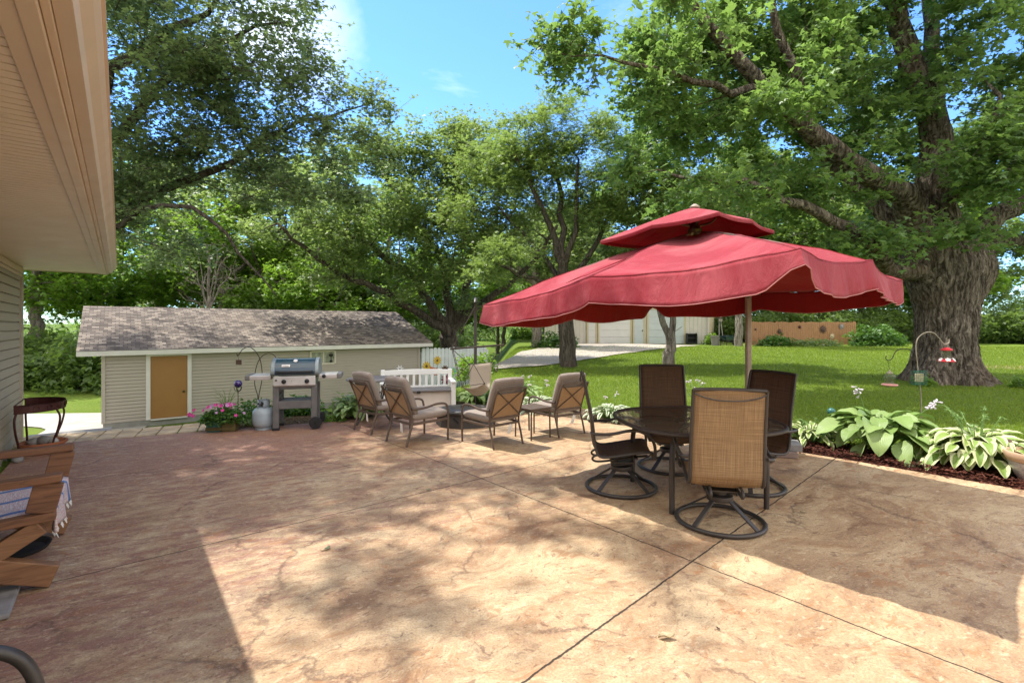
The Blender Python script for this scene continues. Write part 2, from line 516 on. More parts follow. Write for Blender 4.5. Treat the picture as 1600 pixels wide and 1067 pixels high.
def mat_rug():
    m, t, p = new_mat('rag_rug')
    co = t.n('ShaderNodeTexCoord').outputs['UV']
    fl = t.noise(t.mapping(co, (16, 90, 1)), 1.0, 3, .6)
    sep = t.n('ShaderNodeSeparateXYZ', None, Vector=co)
    c = t.ramp(fl, [(.30, (.16, .12, .16)), (.42, (.62, .58, .56)), (.55, (.50, .30, .30)), (.62, (.70, .68, .66)), (.75, (.25, .32, .46))])
    stripe = t.math('FRACT', t.math('MULTIPLY', sep.outputs[0], 3.2))
    c = t.mix(t.mapr(t.math('ABSOLUTE', t.math('SUBTRACT', stripe, .5)), .07, .085, .9, 0), c, (.05, .15, .36))
    t.set(p.inputs['Base Color'], c); p.inputs['Roughness'].default_value = 1
    t.set(p.inputs['Normal'], t.bump(fl, .8, .01))
    return m

M = {}
M['patio'] = mat_patio()
M['lawn'] = mat_lawn()
M['gravel'] = mat_speck('gravel', [(.2, (.22, .19, .155)), (.5, (.37, .33, .28)), (.8, (.50, .455, .395))], 30)
M['concrete'] = mat('concrete_slab', (.38, .36, .325), .9, 0, .15, 2.0, .3, 40)
M['mulch'] = mat_speck('bark_mulch', [(.25, (.028, .011, .008)), (.5, (.085, .026, .017)), (.8, (.17, .062, .038))], 45, 1, .9)
M['soil'] = mat_speck('bed_soil', [(.25, (.05, .035, .022)), (.5, (.10, .07, .04)), (.8, (.19, .14, .09))], 40, 1, .9)
M['maple'] = mat_leaf('maple_leaves', (.055, .120, .045), (.16, .245, .09), .46, .7)
M['oak'] = mat_leaf('oak_leaves', (.070, .125, .065), (.18, .235, .13), .48, .9)
M['walnut'] = mat_leaf('walnut_leaves', (.065, .125, .045), (.18, .245, .09), .48, .4)
M['hackberry'] = mat_leaf('hackberry_leaves', (.068, .125, .050), (.19, .25, .105), .48, .4)
M['shade_leaf'] = mat_leaf('woodland_leaves', (.060, .105, .036), (.14, .205, .065), .5, .4)
M['lime_leaf'] = mat_leaf('lime_leaves', (.07, .15, .02), (.16, .26, .04), .42, .4)
M['shrub_leaf'] = mat_leaf('shrub_leaves', (.025, .075, .018), (.09, .18, .035), .3, .5)
M['grass'] = mat_leaf('grass_blades', (.068, .120, .014), (.185, .245, .034), .38, .25)
M['pine'] = mat_leaf('pine_needles', (.03, .075, .045), (.07, .13, .075), .2, .4)
M['bark_maple'] = mat_bark('maple_bark', (.085, .066, .05), (.34, .285, .23), .30, 13, 1.4)
M['bark_dark'] = mat_bark('dark_bark', (.055, .045, .036), (.13, .11, .09), .2, 12, .8)
M['bark_grey'] = mat_bark('grey_bark', (.12, .10, .085), (.28, .25, .21), .25, 12, .6)
M['siding'] = mat_siding('vinyl_siding', (.40, .35, .28))
M['siding_shed'] = mat_siding('shed_siding', (.41, .365, .315))
M['trim_tan'] = mat('tan_trim', (.60, .475, .36), .45, 0, .05, 3)
M['soffit'] = mat('soffit_vinyl', (.72, .61, .49), .5, 0, .05, 2)
M['shed_trim'] = mat('pale_trim', (.62, .60, .57), .5, 0, .06, 3)
M['foundation'] = mat('foundation', (.27, .265, .24), .9, 0, .2, 4, .4, 30)
M['shingle'] = mat_shingle()
M['door_ochre'] = mat('ochre_paint', (.30, .15, .042), .5, 0, .05, 2)
M['brass'] = mat('dull_brass', (.12, .09, .05), .35, .9, .1)
M['bronze'] = mat('bronze_metal', (.058, .050, .045), .42, .25, .15, 12, .1, 200)
M['post_tan'] = mat('tan_umbrella_post', (.31, .245, .20), .45, .2, .15, 12)
M['bronze_warm'] = mat('brown_metal', (.115, .082, .063), .45, .2, .15, 12, .1, 200)
M['black'] = mat('black_plastic', (.018, .018, .02), .45, 0, .15, 10)
M['cushion'] = mat_fabric('taupe_cushion', (.27, .222, .188))
M['cushion_back'] = mat_fabric('tan_cushion_back', (.37, .235, .125))
M['sling'] = mat_weave('tan_sling_mesh', (.17, .10, .05), (.48, .325, .18), 40, .12)
M['sling_shaded'] = mat_weave('shaded_sling_mesh', (.06, .035, .02), (.21, .125, .07), 40, .14)  # the tan mesh again, with the shade it sits in put into its colour
M['canopy_underside'] = mat_fabric('red_canopy_underside', (.27, .014, .014), .12, (.70, .02, .012), None, 300)  # same cloth's underside, a deeper red without the faded patches
M['canopy'] = mat_fabric('red_canopy', (.29, .026, .040), .10, (.62, .02, .015), (.42, .105, .12), 300)
M['hem'] = mat('hem_piping', (.42, .17, .165), .8, 0, .1)
M['glass_table'] = mat_glass('mottled_table_glass', (.80, .72, .58), .16, .8, 40, .30)
M['glass_clear'] = mat_glass('clear_glass', (.85, .88, .72), .03, 0, 60, .25)
M['pane'] = mat('window_pane', (.30, .31, .25), .15, 0, .5, 6)
M['white'] = mat('white_resin', (.74, .74, .71), .5, 0, .05, 4)
M['white_paint'] = mat('white_fence_paint', (.66, .71, .70), .7, 0, .08, 3, .2, 30, .4, (.40, .44, .42))
M['cream'] = mat('cream_resin', (.62, .56, .49), .5, 0, .05, 4)
M['grey_resin'] = mat('grey_resin', (.17, .155, .15), .55, 0, .1, 6)
M['grill_grey'] = mat('grill_frame_paint', (.15, .145, .145), .5, .1, .15, 8)
M['lid'] = mat('enamel_lid', (.017, .045, .068), .16, 0, .1, 4, 0, 60, .8)
M['alu'] = mat('cast_aluminium', (.22, .25, .26), .45, .5, .1, 8)
M['steel'] = mat('stainless_panel', (.60, .57, .55), .35, .35, .1, 6)
M['tank'] = mat('tank_paint', (.34, .40, .45), .4, .0, .08, 4, 0, 60, .5, (.42, .36, .30))
M['rubber'] = mat('black_rubber', (.02, .02, .021), .8, 0, .1)
M['iron_red'] = mat('red_iron', (.055, .014, .012), .45, .2, .3, 10)
M['iron_dark'] = mat('dark_iron', (.04, .028, .02), .5, .4, .3, 10)
M['iron_tan'] = mat('weathered_iron', (.30, .25, .20), .6, .3, .3, 10)
M['terracotta'] = mat('terracotta', (.34, .12, .055), .85, 0, .2, 6)
M['stone'] = mat('grey_stone', (.22, .21, .2), .9, 0, .3, 8, .5, 40)
M['brick'] = mat('paver_block', (.23, .17, .145), .9, 0, .25, 7, .5, 40)
M['capstone'] = mat('wall_capstone', (.44, .345, .235), .95, 0, .3, 5, .6, 30, .2, (.22, .2, .16))
M['wood_bench'] = mat_wood('stained_cedar', (.11, .047, .023), (.225, .102, .049), 1.0, 'Y')
M['wood_leg'] = mat_wood('stained_cedar_leg', (.15, .068, .03), (.28, .14, .066), 1.0, 'Y')
M['wood_fence'] = mat_wood('cedar_fence', (.24, .115, .042), (.38, .195, .082), 1.0, 'Z')
M['wood_grey'] = mat_wood('grey_wood', (.20, .18, .16), (.34, .31, .28), 1.0, 'X')
M['barn_white'] = mat('white_steel', (.52, .485, .42), .5, 0, .06, 2)
M['barn_tan'] = mat('tan_steel', (.46, .40, .25), .5, 0, .08, 2)
M['door_white'] = mat('white_door', (.58, .57, .54), .5, 0, .04, 2)
M['door_blue'] = mat('pale_blue_door', (.44, .48, .48), .5, 0, .05, 2)
M['canvas'] = mat_fabric('hammock_canvas', (.42, .355, .28), .2, (.35, .25, .14))
M['rope'] = mat('dark_rope', (.05, .038, .03), .9, 0, .3, 60)
M['rug'] = mat_rug()
M['tag'] = mat('white_tag', (.75, .75, .73), .7)
M['purple'] = mat('purple_glass', (.035, .012, .12), .08, .1, .3, 6, 0, 60, .9)
M['teal'] = mat('teal_glaze', (.035, .13, .12), .35, 0, .35, 8)
M['olive'] = mat('olive_wood', (.11, .085, .03), .8, 0, .25, 8)
M['pink'] = mat('petunia_pink', (.50, .04, .24), .7, 0, .25, 20)
M['mauve'] = mat('petunia_mauve', (.42, .22, .42), .7, 0, .3, 20)
M['lilac'] = mat('hosta_flower', (.62, .56, .62), .7, 0, .15, 20)
M['red_plastic'] = mat('red_feeder_plastic', (.55, .03, .045), .3, 0, .1)
M['pink_plastic'] = mat('faded_feeder_base', (.60, .27, .24), .4, 0, .1)
M['green_wire'] = mat('green_wire', (.05, .17, .12), .5, .1)
M['suet'] = mat('suet_cake', (.47, .38, .24), .9, 0, .3, 30, .6, 60)
M['glaze_pot'] = mat('speckled_pot', (.40, .37, .36), .3, 0, .5, 14)
M['clay_rim'] = mat('tan_pot_rim', (.50, .34, .22), .5, 0, .1)
M['stem'] = mat('green_stem', (.14, .24, .06), .7)
M['hosta_green'] = mat_hosta('hosta_green', (.19, .30, .07), (.32, .43, .15))
M['hosta_var'] = mat_hosta('hosta_variegated', (.17, .28, .045), (.29, .40, .09), (.62, .64, .36), .27)
M['hosta_white'] = mat_hosta('hosta_white_edge', (.08, .18, .05), (.15, .27, .08), (.66, .68, .52), .20)
M['rust'] = mat('rusty_metal', (.09, .055, .04), .8, .3, .4, 12)
for nm, c in dict(yellow=(.62, .42, .04), orange=(.6, .13, .03), maroon=(.24, .03, .06), turq=(.06, .42, .38), violet=(.16, .13, .38), pinkp=(.55, .2, .28), brownp=(.12, .07, .04), greenp=(.03, .19, .08)).items():
    M['p_'+nm] = mat('paint_'+nm, c, .7, 0, .15, 12)
# ------------------------------------------------------------------ terrain
def smooth(x, a, b):
    k = min(1, max(0, (x-a)/(b-a))); return k*k*(3-2*k)

EDGE = [(-6.55, 6.62), (-4.64, 7.55), (-2.65, 8.55), (-1.9, 9.45), (-1.0, 9.75), (-.3, 9.35), (.6, 8.95), (1.5, 8.2), (2.6, 7.3), (3.3, 6.6), (3.9, 6.05), (4.5, 5.4), (5.2, 4.62), (6.2, 3.5), (7.6, 1.9)]
PATIO = EDGE + [(8.5, -3.5), (1.6, -3.9)]

def inside(x, y, poly):
    r = False; n = len(poly)
    for i in range(n):
        x1, y1 = poly[i]; x2, y2 = poly[(i+1) % n]
        if (y1 > y) != (y2 > y) and x < (x2-x1)*(y-y1)/(y2-y1)+x1: r = not r
    return r

def edge_dist(x, y):
    best = 1e9
    for i in range(len(EDGE)-1):
        a = EDGE[i]; b = EDGE[i+1]
        dx, dy = b[0]-a[0], b[1]-a[1]
        k = max(0, min(1, ((x-a[0])*dx+(y-a[1])*dy)/(dx*dx+dy*dy)))
        best = min(best, math.hypot(x-a[0]-k*dx, y-a[1]-k*dy))
    return best

def ground(x, y):
    t = -.623*x+.782*y; s = .782*x+.623*y
    near = 9.32 if x < -4.2 else 9.32+1.2*smooth(x, -4.2, -2.5)
    m_ = smooth(y, 17, 27); drop = smooth(t, near, near+(.5 if x < -4.2 else 2.2)) * (1-smooth(x, -3.0+1.4*m_, -.5+1.1*m_))
    z = -.03 + .0115*max(0, y-7) - 1.4*drop - (.0115*max(0, y-7))*drop
    if y > 50: z += .01*(y-50)
    if t > 26 and x < 0: z += .5*smooth(t, 26, 50)*(1-smooth(x, -4, 0))
    z += .03*noise.noise(Vector((x*.22, y*.22, 3)))*smooth(y, 8, 14)
    return z

def terrain():
    xs = np.unique(np.round(np.concatenate([np.arange(-9, 12, .25), np.arange(-30, 40, 1.0), np.arange(-90, 100, 6.0), np.linspace(-600, 600, 31)]), 3))
    ys = np.unique(np.round(np.concatenate([np.arange(3, 14, .25), np.arange(-6, 45, 1.0), np.arange(-60, 110, 6.0), np.linspace(-300, 900, 31)]), 3))
    rows = []
    for y in ys:
        row = []
        for x in xs:
            z = ground(x, y)
            if inside(x, y, PATIO):
                d = edge_dist(x, y)
                if d > .12: z = min(z, -.16)
                else: z = min(z, -.05)
            elif -12 < x < 8 and y < 5 and (x*.782+y*.623) < 0: z = -.2
            row.append((x, y, z))
        rows.append(row)
    mb = MB(); mb.sheet(rows)
    o = mb.build('lawn', M['lawn'], smooth=180); tag(o, kind='structure')
terrain()

def patio():
    mb = MB()
    me = bpy.data.meshes.new('patio'); bm = bmesh.new()
    # smooth the outer edge, then extrude a slab
    pts = [Vector((x, y, 0)) for x, y in EDGE]
    sp = spline(pts, 5) + [Vector((8.5, -3.5, 0)), Vector((1.6, -3.9, 0))]
    vs = [bm.verts.new(p) for p in sp]
    f = bm.faces.new(vs); f.normal_update()
    if f.normal.z < 0: bmesh.ops.reverse_faces(bm, faces=[f])
    r = bmesh.ops.extrude_face_region(bm, geom=[f])
    bmesh.ops.translate(bm, verts=[v for v in r['geom'] if isinstance(v, bmesh.types.BMVert)], vec=(0, 0, -.14))
    bmesh.ops.recalc_face_normals(bm, faces=bm.faces)
    bm.to_mesh(me); bm.free()
    o = link('patio', me, M['patio'], bevel=.008); tag(o, kind='structure')
patio()

def strip(name, pts, half, mat_, dz, kind='structure', nx=8):
    "a ribbon that lies on the ground: pts = centre line, half = half widths"
    mb = MB(); c = spline([Vector((p[0], p[1], 0)) for p in pts], 12)
    hw = np.interp(np.linspace(0, 1, len(c)), np.linspace(0, 1, len(half)), half)
    rows = []
    for i, p in enumerate(c):
        d = (c[min(i+1, len(c)-1)]-c[max(i-1, 0)]).normalized(); nrm = Vector((-d.y, d.x, 0))
        row = []
        for k in range(nx+1):
            q = p+nrm*hw[i]*(2*k/nx-1)*(1+.08*noise.noise(p*.9+Vector((k//nx*9, 0, 0))))
            row.append((q.x, q.y, ground(q.x, q.y)+dz))
        rows.append(row)
    mb.sheet(rows); o = mb.build(name, mat_, smooth=180)
    return tag(o, kind=kind)

# gravel drive from the barn round to the left, then behind the fence
strip('gravel_drive', [(-2.3, 16.9), (-.4, 19.8), (1.4, 22.8), (3.4, 26.6), (6.2, 31.6), (8.2, 35.6)], [1.0, 2.2, 2.4, 2.7, 3.6, 5.2], M['gravel'], .06, nx=40)
strip('concrete_drive', [(-24, 15.6), (-18, 15.8), (-13.2, 15.6), (-11.2, 12.0), (-10.2, 9.6)], [1.0, 1.0, 1.25, 1.2, 1.1], M['concrete'], .03)

# planting beds: along the right edge of the patio and behind the grill
def bed(name, i0, i1, width, mat_, base=0.0, hump=.05):
    sp = spline([Vector((x, y, 0)) for x, y in EDGE], 5)
    rows = []
    a, b = i0*5, i1*5
    for i in range(a, b+1):
        p = sp[i]; d = (sp[min(i+1, len(sp)-1)]-sp[max(i-1, 0)]).normalized()
        n = Vector((-d.y, d.x, 0))
        if n.dot(p-Vector((0, 2, 0))) < 0: n = -n
        k = (i-a)/(b-a)
        w = width*(.35+.65*math.sin(PI*min(1, max(0, k*.9+.05)))**.5)
        row = []
        for j in range(9):
            q = p + n*(-.02+w*j/8)
            z = base-.012 + hump*math.sin(PI*j/8)+.02*noise.noise(q*6)
            if j == 8: z = base-.09
            row.append((q.x, q.y, z))
        rows.append(row)
    o = MB().sheet(rows).build(name, mat_, smooth=180)
    return tag(o, kind='structure')
bed('mulch_bed', 8, 14, .95, M['mulch'])
bed('planting_bed', 4, 8, 1.1, M['soil'], 0, .06)
bed('planting_bed', 1, 4, 1.05, M['soil'], 0, .06)

def mulch_chips():
    mb = MB()
    sp = spline([Vector((x, y, 0)) for x, y in EDGE], 5)
    for k in range(3600):
        f = random.uniform(9.2*5, 13.2*5); i = int(f); p = sp[i].lerp(sp[i+1], f-i)
        d = (sp[i+1]-sp[i]).normalized(); n = Vector((-d.y, d.x, 0))
        if n.dot(p-Vector((0, 2, 0))) < 0: n = -n
        q = p+n*random.uniform(-.01 if random.random() < .93 else -.12, .75)
        a = random.uniform(0, PI); L = random.uniform(.012, .04); w = random.uniform(.004, .011)
        dx = Vector((math.cos(a), math.sin(a), random.uniform(-.35, .35)))*L; dy = Vector((-math.sin(a), math.cos(a), random.uniform(-.5, .5)))*w
        inn = inside(q.x, q.y, PATIO)
        z = Vector((0, 0, .008 if inn else .055+random.uniform(-.02, .02)))
        q = Vector((q.x, q.y, 0))+z
        mb.add([q-dx-dy, q+dx-dy, q+dx+dy, q-dx+dy], [(0, 1, 2, 3)])
    o = mb.build('mulch_chips', M['mulch']); tag(o, 'loose red brown bark chips scattered over the mulch bed', 'mulch', kind='stuff')
mulch_chips()

# ------------------------------------------------------------------ house (left)
def siding_panel(mb, a, b, z0, z1, step, out, lip=.014):
    "lapped boards between ground points a and b, facing out"
    a = Vector(a); b = Vector(b); out = Vector(out)
    z = z0
    rows = []
    while z < z1-1e-4:
        ze = min(z+step, z1)
        rows += [(out*lip, z), (out*.004, ze-.019), (out*-.016, ze-.016), (out*-.016, ze)]
        z = ze
    grid = [[(a.x+o.x, a.y+o.y, zz) for (o, zz) in rows], [(b.x+o.x, b.y+o.y, zz) for (o, zz) in rows]]
    mb.sheet(grid)

def house():
    root = thing('house', 'tan vinyl sided house with wide soffit and gutter along the left edge', 'house', st(-1.13, 9.98))
    inv = Matrix.Translation(-root.location)
    def part(mb, name, m, par=root, **k):
        mb.v = [tuple(Vector(p)-root.location) for p in mb.v] if par is root or par.parent is root else mb.v
        return mb.build(name, m, par, **k)
    S = -1.13; T1 = 9.98; T0 = -4.0; ZE = 2.45
    mb = MB()
    siding_panel(mb, st(S, 6.55), st(S, T1), -1.4, ZE-.05, .118, V)
    siding_panel(mb, st(S, T0), st(S, 4.05), -.05, ZE-.05, .118, V)
    siding_panel(mb, st(S, T1), st(-9, T1), -1.4, ZE+.2, .118, U)
    part(mb, 'wall', M['siding'])
    mb = MB()   # corner post and frieze under the soffit
    mb.bar(st(S+.012, T1-.02, -1.4), st(S+.012, T1-.02, ZE), .085, .05, up=V)
    part(mb, 'corner_trim', M['siding'], bevel=.004)
    mb = MB()
    for k, (w, z) in enumerate(((.02, ZE-.03), (.035, ZE-.075), (.018, ZE-.12))):
        mb.bar(st(S+w/2+.016, T0, z), st(S+w/2+.016, T1-.07, z), w, .038)
    part(mb, 'frieze_moulding', M['trim_tan'], bevel=.003)
    # patio door with its cream casing
    dr = part(MB().box(st(S-.03, 5.25, 1.02), (.06, 2.05, 2.05), R=Matrix((V, U, Vector((0, 0, 1)))).transposed()), 'patio_door', M['white'])
    g = part(MB().box(st(S+.006, 5.25, 1.05), (.012, 1.8, 1.8), R=Matrix((V, U, Vector((0, 0, 1)))).transposed()), 'pane', M['pane'], par=dr)
    mb = MB()
    mb.bar(st(S+.02, 6.45, -.02), st(S+.02, 6.45, 2.18), .09, .05, up=V)
    mb.bar(st(S+.02, 4.1, -.02), st(S+.02, 4.1, 2.18), .09, .05, up=V)
    mb.bar(st(S+.02, 4.14, 2.225), st(S+.02, 6.49, 2.225), .05, .09)
    part(mb, 'door_casing', M['cream'], bevel=.005)
    # soffit: ribbed panels running from wall to fascia
    TE = 10.28
    mb = MB(); t = T0; rows = []
    i = 0
    while t < TE-.02:
        wide = i % 4 == 0
        rows += [(t, .0), (t+.055, .0), (t+.056, .022 if wide else .014), (t+.065, .022 if wide else .014)]
        t += .066; i += 1
    mb.sheet([[tuple(st(S-.02, a, ZE+dz)) for (a, dz) in rows], [tuple(st(-.235, a, ZE+dz)) for (a, dz) in rows]])
    part(mb, 'soffit', M['soffit'])
    mb = MB()
    mb.bar(st(-.237, T0, ZE-.006), st(-.237, TE, ZE-.006), .05, .014)      # J channel
    mb.bar(st(-.19, T0, ZE+.005), st(-.19, TE, ZE+.005), .045, .05)
    mb.bar(st(-.155, T0, ZE+.10), st(-.155, TE, ZE+.10), .022, .20)
    mb.bar(st(S, TE+.012, ZE+.08), st(-.14, TE+.012, ZE+.08), .022, .18)
    part(mb, 'fascia', M['trim_tan'], bevel=.003)
    # K style gutter: profile in (s, z)
    prof = [(-.142, ZE+.012), (-.098, ZE+.010), (-.088, ZE+.045), (-.060, ZE+.075), (-.045, ZE+.10), (-.045, ZE+.125), (-.034, ZE+.128), (-.034, ZE+.145), (-.05, ZE+.145), (-.05, ZE+.13), (-.064, ZE+.10), (-.1, ZE+.052), (-.106, ZE+.02), (-.138, ZE+.02), (-.138, ZE+.15), (-.142, ZE+.15)]
    mb = MB(); n = len(prof)
    a = [tuple(st(s, T0, z)) for s, z in prof]; b = [tuple(st(s, TE+.02, z)) for s, z in prof]
    mb.add(a+b, [(i, (i+1) % n, n+(i+1) % n, n+i) for i in range(n)])
    mb.add([tuple(st(s, TE+.02, z)) for s, z in prof[:9]]+[tuple(st(-.142, TE+.02, ZE+.145))], [tuple(range(10))])
    part(mb, 'gutter', M['trim_tan'])
    # roof
    mb = MB()
    mb.sheet([[tuple(st(-.10, T0, ZE+.17)), tuple(st(-.10, TE+.05, ZE+.17))], [tuple(st(-6.0, T0, ZE+2.1)), tuple(st(-6.0, TE+.05, ZE+2.1))], [tuple(st(-12, T0, ZE+.17)), tuple(st(-12, TE+.05, ZE+.17))]])
    o = part(mb, 'roof', M['shingle'], solid=.03)
    mb = MB()   # wall block behind, closes the gable
    mb.add([tuple(st(S-.02, T1-.02, ZE)), tuple(st(-11, T1-.02, ZE)), tuple(st(-6, T1-.02, ZE+2.0))], [(0, 1, 2)])
    part(mb, 'gable', M['siding'])
house()

# ------------------------------------------------------------------ shed
SH0 = Vector((-11.85, 14.24, 0)); SHL = 10.19; ZB = -1.38; ZEV = .80
def shed():
    root = thing('shed', 'long tan sided shed with brown shingle roof and ochre door', 'shed', (SH0.x, SH0.y, 0))
    root.rotation_euler = (0, 0, math.atan2(.623, .782))     # local x = along V, local y = along U
    DEP = 6.2
    mb = MB()
    def wall(a, b, out, z0, z1): siding_panel(mb, (a[0], a[1], 0), (b[0], b[1], 0), z0, z1, .102, out, .012)
    D0, D1 = 1.12, 2.06
    wall((0, 0), (D0-.11, 0), (0, -1, 0), ZB+.16, ZEV-.02)
    wall((D1+.11, 0), (SHL, 0), (0, -1, 0), ZB+.16, ZEV-.02)
    wall((D0-.11, 0), (D1+.11, 0), (0, -1, 0), ZB+2.10, ZEV-.02)
    wall((SHL, 0), (SHL, DEP), (1, 0, 0), ZB+.16, ZEV+.03)
    wall((0, 0), (0, DEP), (-1, 0, 0), ZB+.16, ZEV+.03)
    mb.build('wall', M['siding_shed'], root)
    for x in (.02, SHL-.02):
        mb = MB(); mb.bar((x, -.022, ZB+.16), (x, -.022, ZEV), .09, .03, up=(0, 1, 0))
        mb.build('corner_trim', M['siding_shed'], root, bevel=.004)
        mb = MB(); mb.add([(x, 0, ZEV+.03), (x, DEP, ZEV+.03), (x, DEP/2, ZEV+.08+(DEP/2+.2)*.385)], [(0, 1, 2)]); mb.build('gable', M['siding_shed'], root)
    MB().box((SHL/2, DEP/2, ZB-.12), (SHL-.02, DEP-.02, .56)).build('foundation', M['foundation'], root)
    # door
    d = MB().box(((D0+D1)/2, .02, ZB+1.12), (D1-D0, .05, 1.90)).build('door', M['door_ochre'], root, bevel=.006)
    k = MB().lathe([(.012, 0), (.014, .03), (.034, .045), (.036, .062), (.022, .078), (0, .08)], (0, 0, 0), 14, Matrix.Rotation(PI/2, 3, 'X'))
    k.v = [(x+D1-.10, y-.005, z+ZB+.95) for x, y, z in k.v]
    k.build('knob', M['brass'], d, smooth=40)
    mb = MB()
    mb.bar((D0-.055, -.012, ZB+.15), (D0-.055, -.012, ZB+2.17), .11, .05, up=(0, 1, 0))
    mb.bar((D1+.055, -.012, ZB+.15), (D1+.055, -.012, ZB+2.17), .11, .05, up=(0, 1, 0))
    mb.bar((D0-.0, -.012, ZB+2.12), (D1+.0, -.012, ZB+2.12), .048, .098)
    mb.bar((D0-.0, -.025, ZB+.145), (D1+.0, -.025, ZB+.145), .10, .04)
    mb.build('door_frame', M['shed_trim'], root, bevel=.004)
    # high window
    wx, wz, ww, wh = 6.24, .46, .88, .46
    f = MB()
    f.bar((wx-ww/2, -.03, wz-wh/2), (wx-ww/2, -.03, wz+wh/2), .06, .05, up=(0, 1, 0)); f.bar((wx+ww/2, -.03, wz-wh/2), (wx+ww/2, -.03, wz+wh/2), .06, .05, up=(0, 1, 0))
    f.bar((wx-ww/2+.03, -.03, wz-wh/2), (wx+ww/2-.03, -.03, wz-wh/2), .05, .06); f.bar((wx-ww/2+.03, -.03, wz+wh/2-.0), (wx+ww/2-.03, -.03, wz+wh/2), .05, .06)
    f.bar((wx+.02, -.026, wz-wh/2+.03), (wx+.02, -.026, wz+wh/2-.03), .03, .03, up=(0, 1, 0))
    fr = f.build('window_frame', M['cream'], root, bevel=.004)
    MB().box((wx, -.014, wz), (ww-.06, .008, wh-.06)).build('pane', M['pane'], fr)
    ob = MB()
    ob.lathe([(.05, 0), (.05, .06), (.015, .08), (.015, .2), (.07, .22), (.08, .30), (0, .31)], (wx+.28, -.07, wz-.18), 12)
    ob.build('window_ornament', M['black'], fr, smooth=40)
    # roof, overhanging all round
    slope = 2.15/ (DEP/2+.35)
    x0, x1 = -.55, SHL+.42
    def rp(x, y):
        ym = DEP/2; return (x, y, ZEV+.14+(ym+.35-abs(y-ym))*slope*.62)
    rows = []
    nseg = 12
    ysamp = [-.42+i*(DEP/2+.42)/nseg for i in range(nseg+1)]
    mb = MB()
    L = math.hypot(1, slope*.62)
    NX = 40
    vs = []; uvs = []
    for x in np.linspace(x0, x1, NX):
        for y in ysamp:
            p = rp(x, y); vs.append((p[0], p[1], p[2]+.006*noise.noise(Vector((x*1.3, y*1.3, 0))))); uvs.append((x, (y+.42)*L))
    fs = [(i*(nseg+1)+j, (i+1)*(nseg+1)+j, (i+1)*(nseg+1)+j+1, i*(nseg+1)+j+1) for i in range(NX-1) for j in range(nseg)]
    o = len(vs)
    for x in (x0, x1):
        for y in (DEP/2, DEP+.42): p = rp(x, y); vs.append(p); uvs.append((x, y))
    fs.append((o, o+1, o+3, o+2))
    me = bpy.data.meshes.new('roof'); me.from_pydata(vs, [], fs)
    ul = me.uv_layers.new(name='UVMap')
    for l in me.loops: ul.data[l.index].uv = uvs[l.vertex_index]
    link('roof', me, M['shingle'], root, solid=.02)
    mb = MB()
    mb.bar((x0, -.40, ZEV+.045), (x1, -.40, ZEV+.045), .03, .165)
    mb.bar((x0, -.22, ZEV-.01), (x1, -.22, ZEV-.01), .33, .015)
    for x in (x0+.02, x1-.02):
        a = rp(x, -.38); b = rp(x, DEP/2)
        mb.bar((x, a[1], a[2]-.09), (x, b[1], b[2]-.09), .03, .14)
    mb.build('fascia', M['shed_trim'], root, bevel=.003)
shed()

